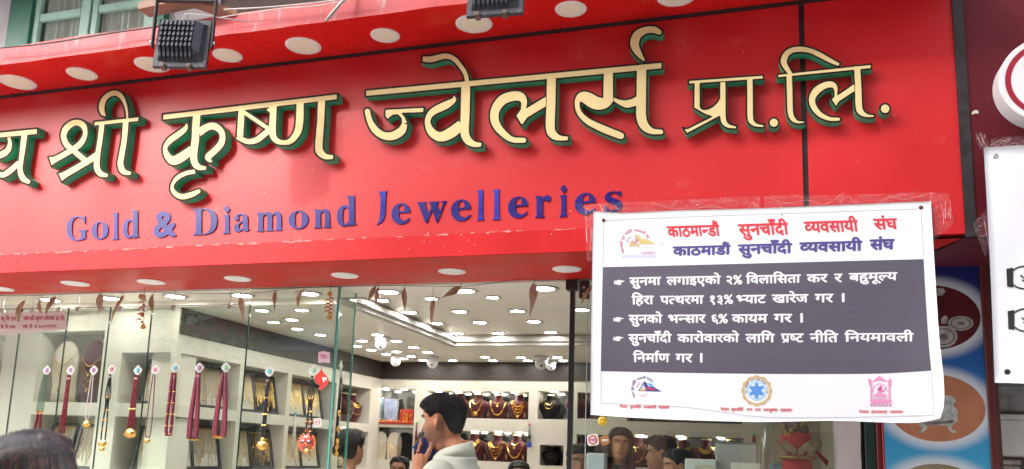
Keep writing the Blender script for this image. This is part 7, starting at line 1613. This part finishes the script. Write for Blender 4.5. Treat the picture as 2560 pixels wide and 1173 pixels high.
# --- woman in the near left corner: top of the head with brown streaked hair
M_bh = mat('hair_brown', (.022, .015, .013), .30, spec=.55, var=.35, vscale=12, col2=(.16, .065, .035), c2scale=7, c2lo=.50, c2hi=.66, streak=(60, 6, 2.0), coat=.15)
topw = at(116, 1100, 1.42)
wm, HTw, _ = person('w', topw, math.radians(150), topw[2], SK2, {'hairmat': M_bh, 'thick': .016, 'strands': 0, 'locks': 760, 'trousers': mat('skirt_dark', (.1, .05, .06), .8)}, 'person with brown streaked hair, crown showing in the lower left corner', voxel=.009, hair='long', shirt=mat('blouse_rose', (.45, .2, .2), .8), head_tilt=(-.12, 0), build=.9)
g = G(); r9 = random.Random(4)
for _ in range(2600):   # fine strands over the crown from the parting
    s_ = r9.choice((-1, 1)); v = r9.uniform(-.09, .085); P = []; lim = r9.uniform(.75, 1.35); o2 = r9.uniform(0, .006)
    for q in np.linspace(.03, lim, 7):
        a = q; x = s_*(.082+o2)*math.sin(a); z = hz+.150+(.098+o2)*math.cos(a); y = v*(1-.25*math.sin(a)**2)+.015; zz_ = z-(y-.01)**2*4.2; P.append(HTw((x, y+r9.uniform(-.001, .001), zz_+.006)))
    P = [tuple(np.array(p)+r9.uniform(0, .006)*np.array([s_*.3, 0, 1])*(r9.random() < .25)) for p in P]; g.tube(P, [.0010]*6+[.0004], 3, cap=False)
tag(g.out('hair_strands', M_bh, wm, True, local=True), kind='stuff')
# --- woman smiling behind the counter
M_dress = mat('dress_black', (.015, .015, .018), .7)
tw = at(1549, 1074, 7.2); person('s', tw, math.radians(10), tw[2], skin_mat('skin_smile', (.50, .26, .16)), {'smile': 1, 'smooth': 1, 'hairmat': M_hair, 'strands': 0, 'locks': 300, 'lip': (.42, .09, .09), 'hairline': [.192, .184, .160, .112, .09, .07, .045, .040], 'thick': .014}, 'smiling woman with long dark hair in dark clothes behind the right window', voxel=.008, hair='long', shirt=M_dress, head_tilt=(.04, .06), build=.92)
# --- woman with a dark bun left of the doorway glass
M_pat = mat('blouse_pattern', (.58, .55, .50), .8, col2=(.10, .12, .16), c2scale=16, c2lo=.54, c2hi=.57)
tb = at(884, 1080, 5.7); bw_, HTb, _ = person('b', tb, math.radians(150), tb[2], SK2, {'hairmat': M_hair, 'strands': 500, 'thick': .018, 'hairline': [.192, .186, .165, .118, .12, .06, .03, .02], 'sleeve': 'short'}, 'woman with dark tied hair in a pale patterned blouse inside the doorway at the left', voxel=.008, hair='tied', shirt=M_pat, build=.9)
G().ball(HTb((0, .125, hz+.10)), .045, 14, 9, sc=(1.1, .9, 1.1)).out('hair_bun', M_hair, bw_, True, local=True)
# --- others, low in the picture
tt = at(1000, 1146, 6.6); person('c', tt, math.radians(8), tt[2], SK3, {'hairmat': M_hair, 'strands': 700, 'thick': .012, 'hairline': [.200, .205, .175, .118, .135, .075, .045, .040]}, 'man with receding hair, only his forehead showing at the doorway bottom', voxel=.009, shirt=mat('shirt_grey', (.2, .2, .22), .8))
tt = at(1078, 1080, 5.9); person('o', tt, math.radians(170), tt[2], SK3, {'hairmat': M_hair, 'strands': 500}, 'person in a dark olive shirt mostly hidden behind the man with the phone', voxel=.009, shirt=mat('shirt_olive', (.035, .035, .018), .85), build=1.08)
tt = at(1298, 1156, 6.4); person('h', tt, math.radians(15), tt[2], SK2, {'hairmat': M_hair, 'strands': 0, 'locks': 160}, 'woman whose dark hair parting just shows at the bottom edge of the doorway', voxel=.009, hair='long', shirt=mat('dress_red', (.3, .03, .05), .8), build=.9)
tt = at(1650, 1096, 6.2); person('d', tt, math.radians(-75), tt[2], SK3, {'hairmat': M_hair, 'strands': 700, 'thick': .014}, 'young man in profile behind the right window, left of the white carton', voxel=.009, shirt=mat('shirt_dark', (.04, .04, .05), .8))
tt = at(1690, 1128, 5.8); person('e', tt, math.radians(-60), tt[2], SK2, {'hairmat': M_hair, 'strands': 500, 'thick': .013}, 'person in a pale green top low behind the right window', voxel=.009, shirt=mat('shirt_lime', (.42, .50, .22), .8), build=.92)
tt = at(1448, 1118, 5.9); person('f', tt, math.radians(20), tt[2], SK3, {'hairmat': M_hair, 'strands': 400}, 'person seen dimly between the black door post and the right window', voxel=.009, shirt=mat('shirt_brown', (.10, .05, .03), .8), build=.95)
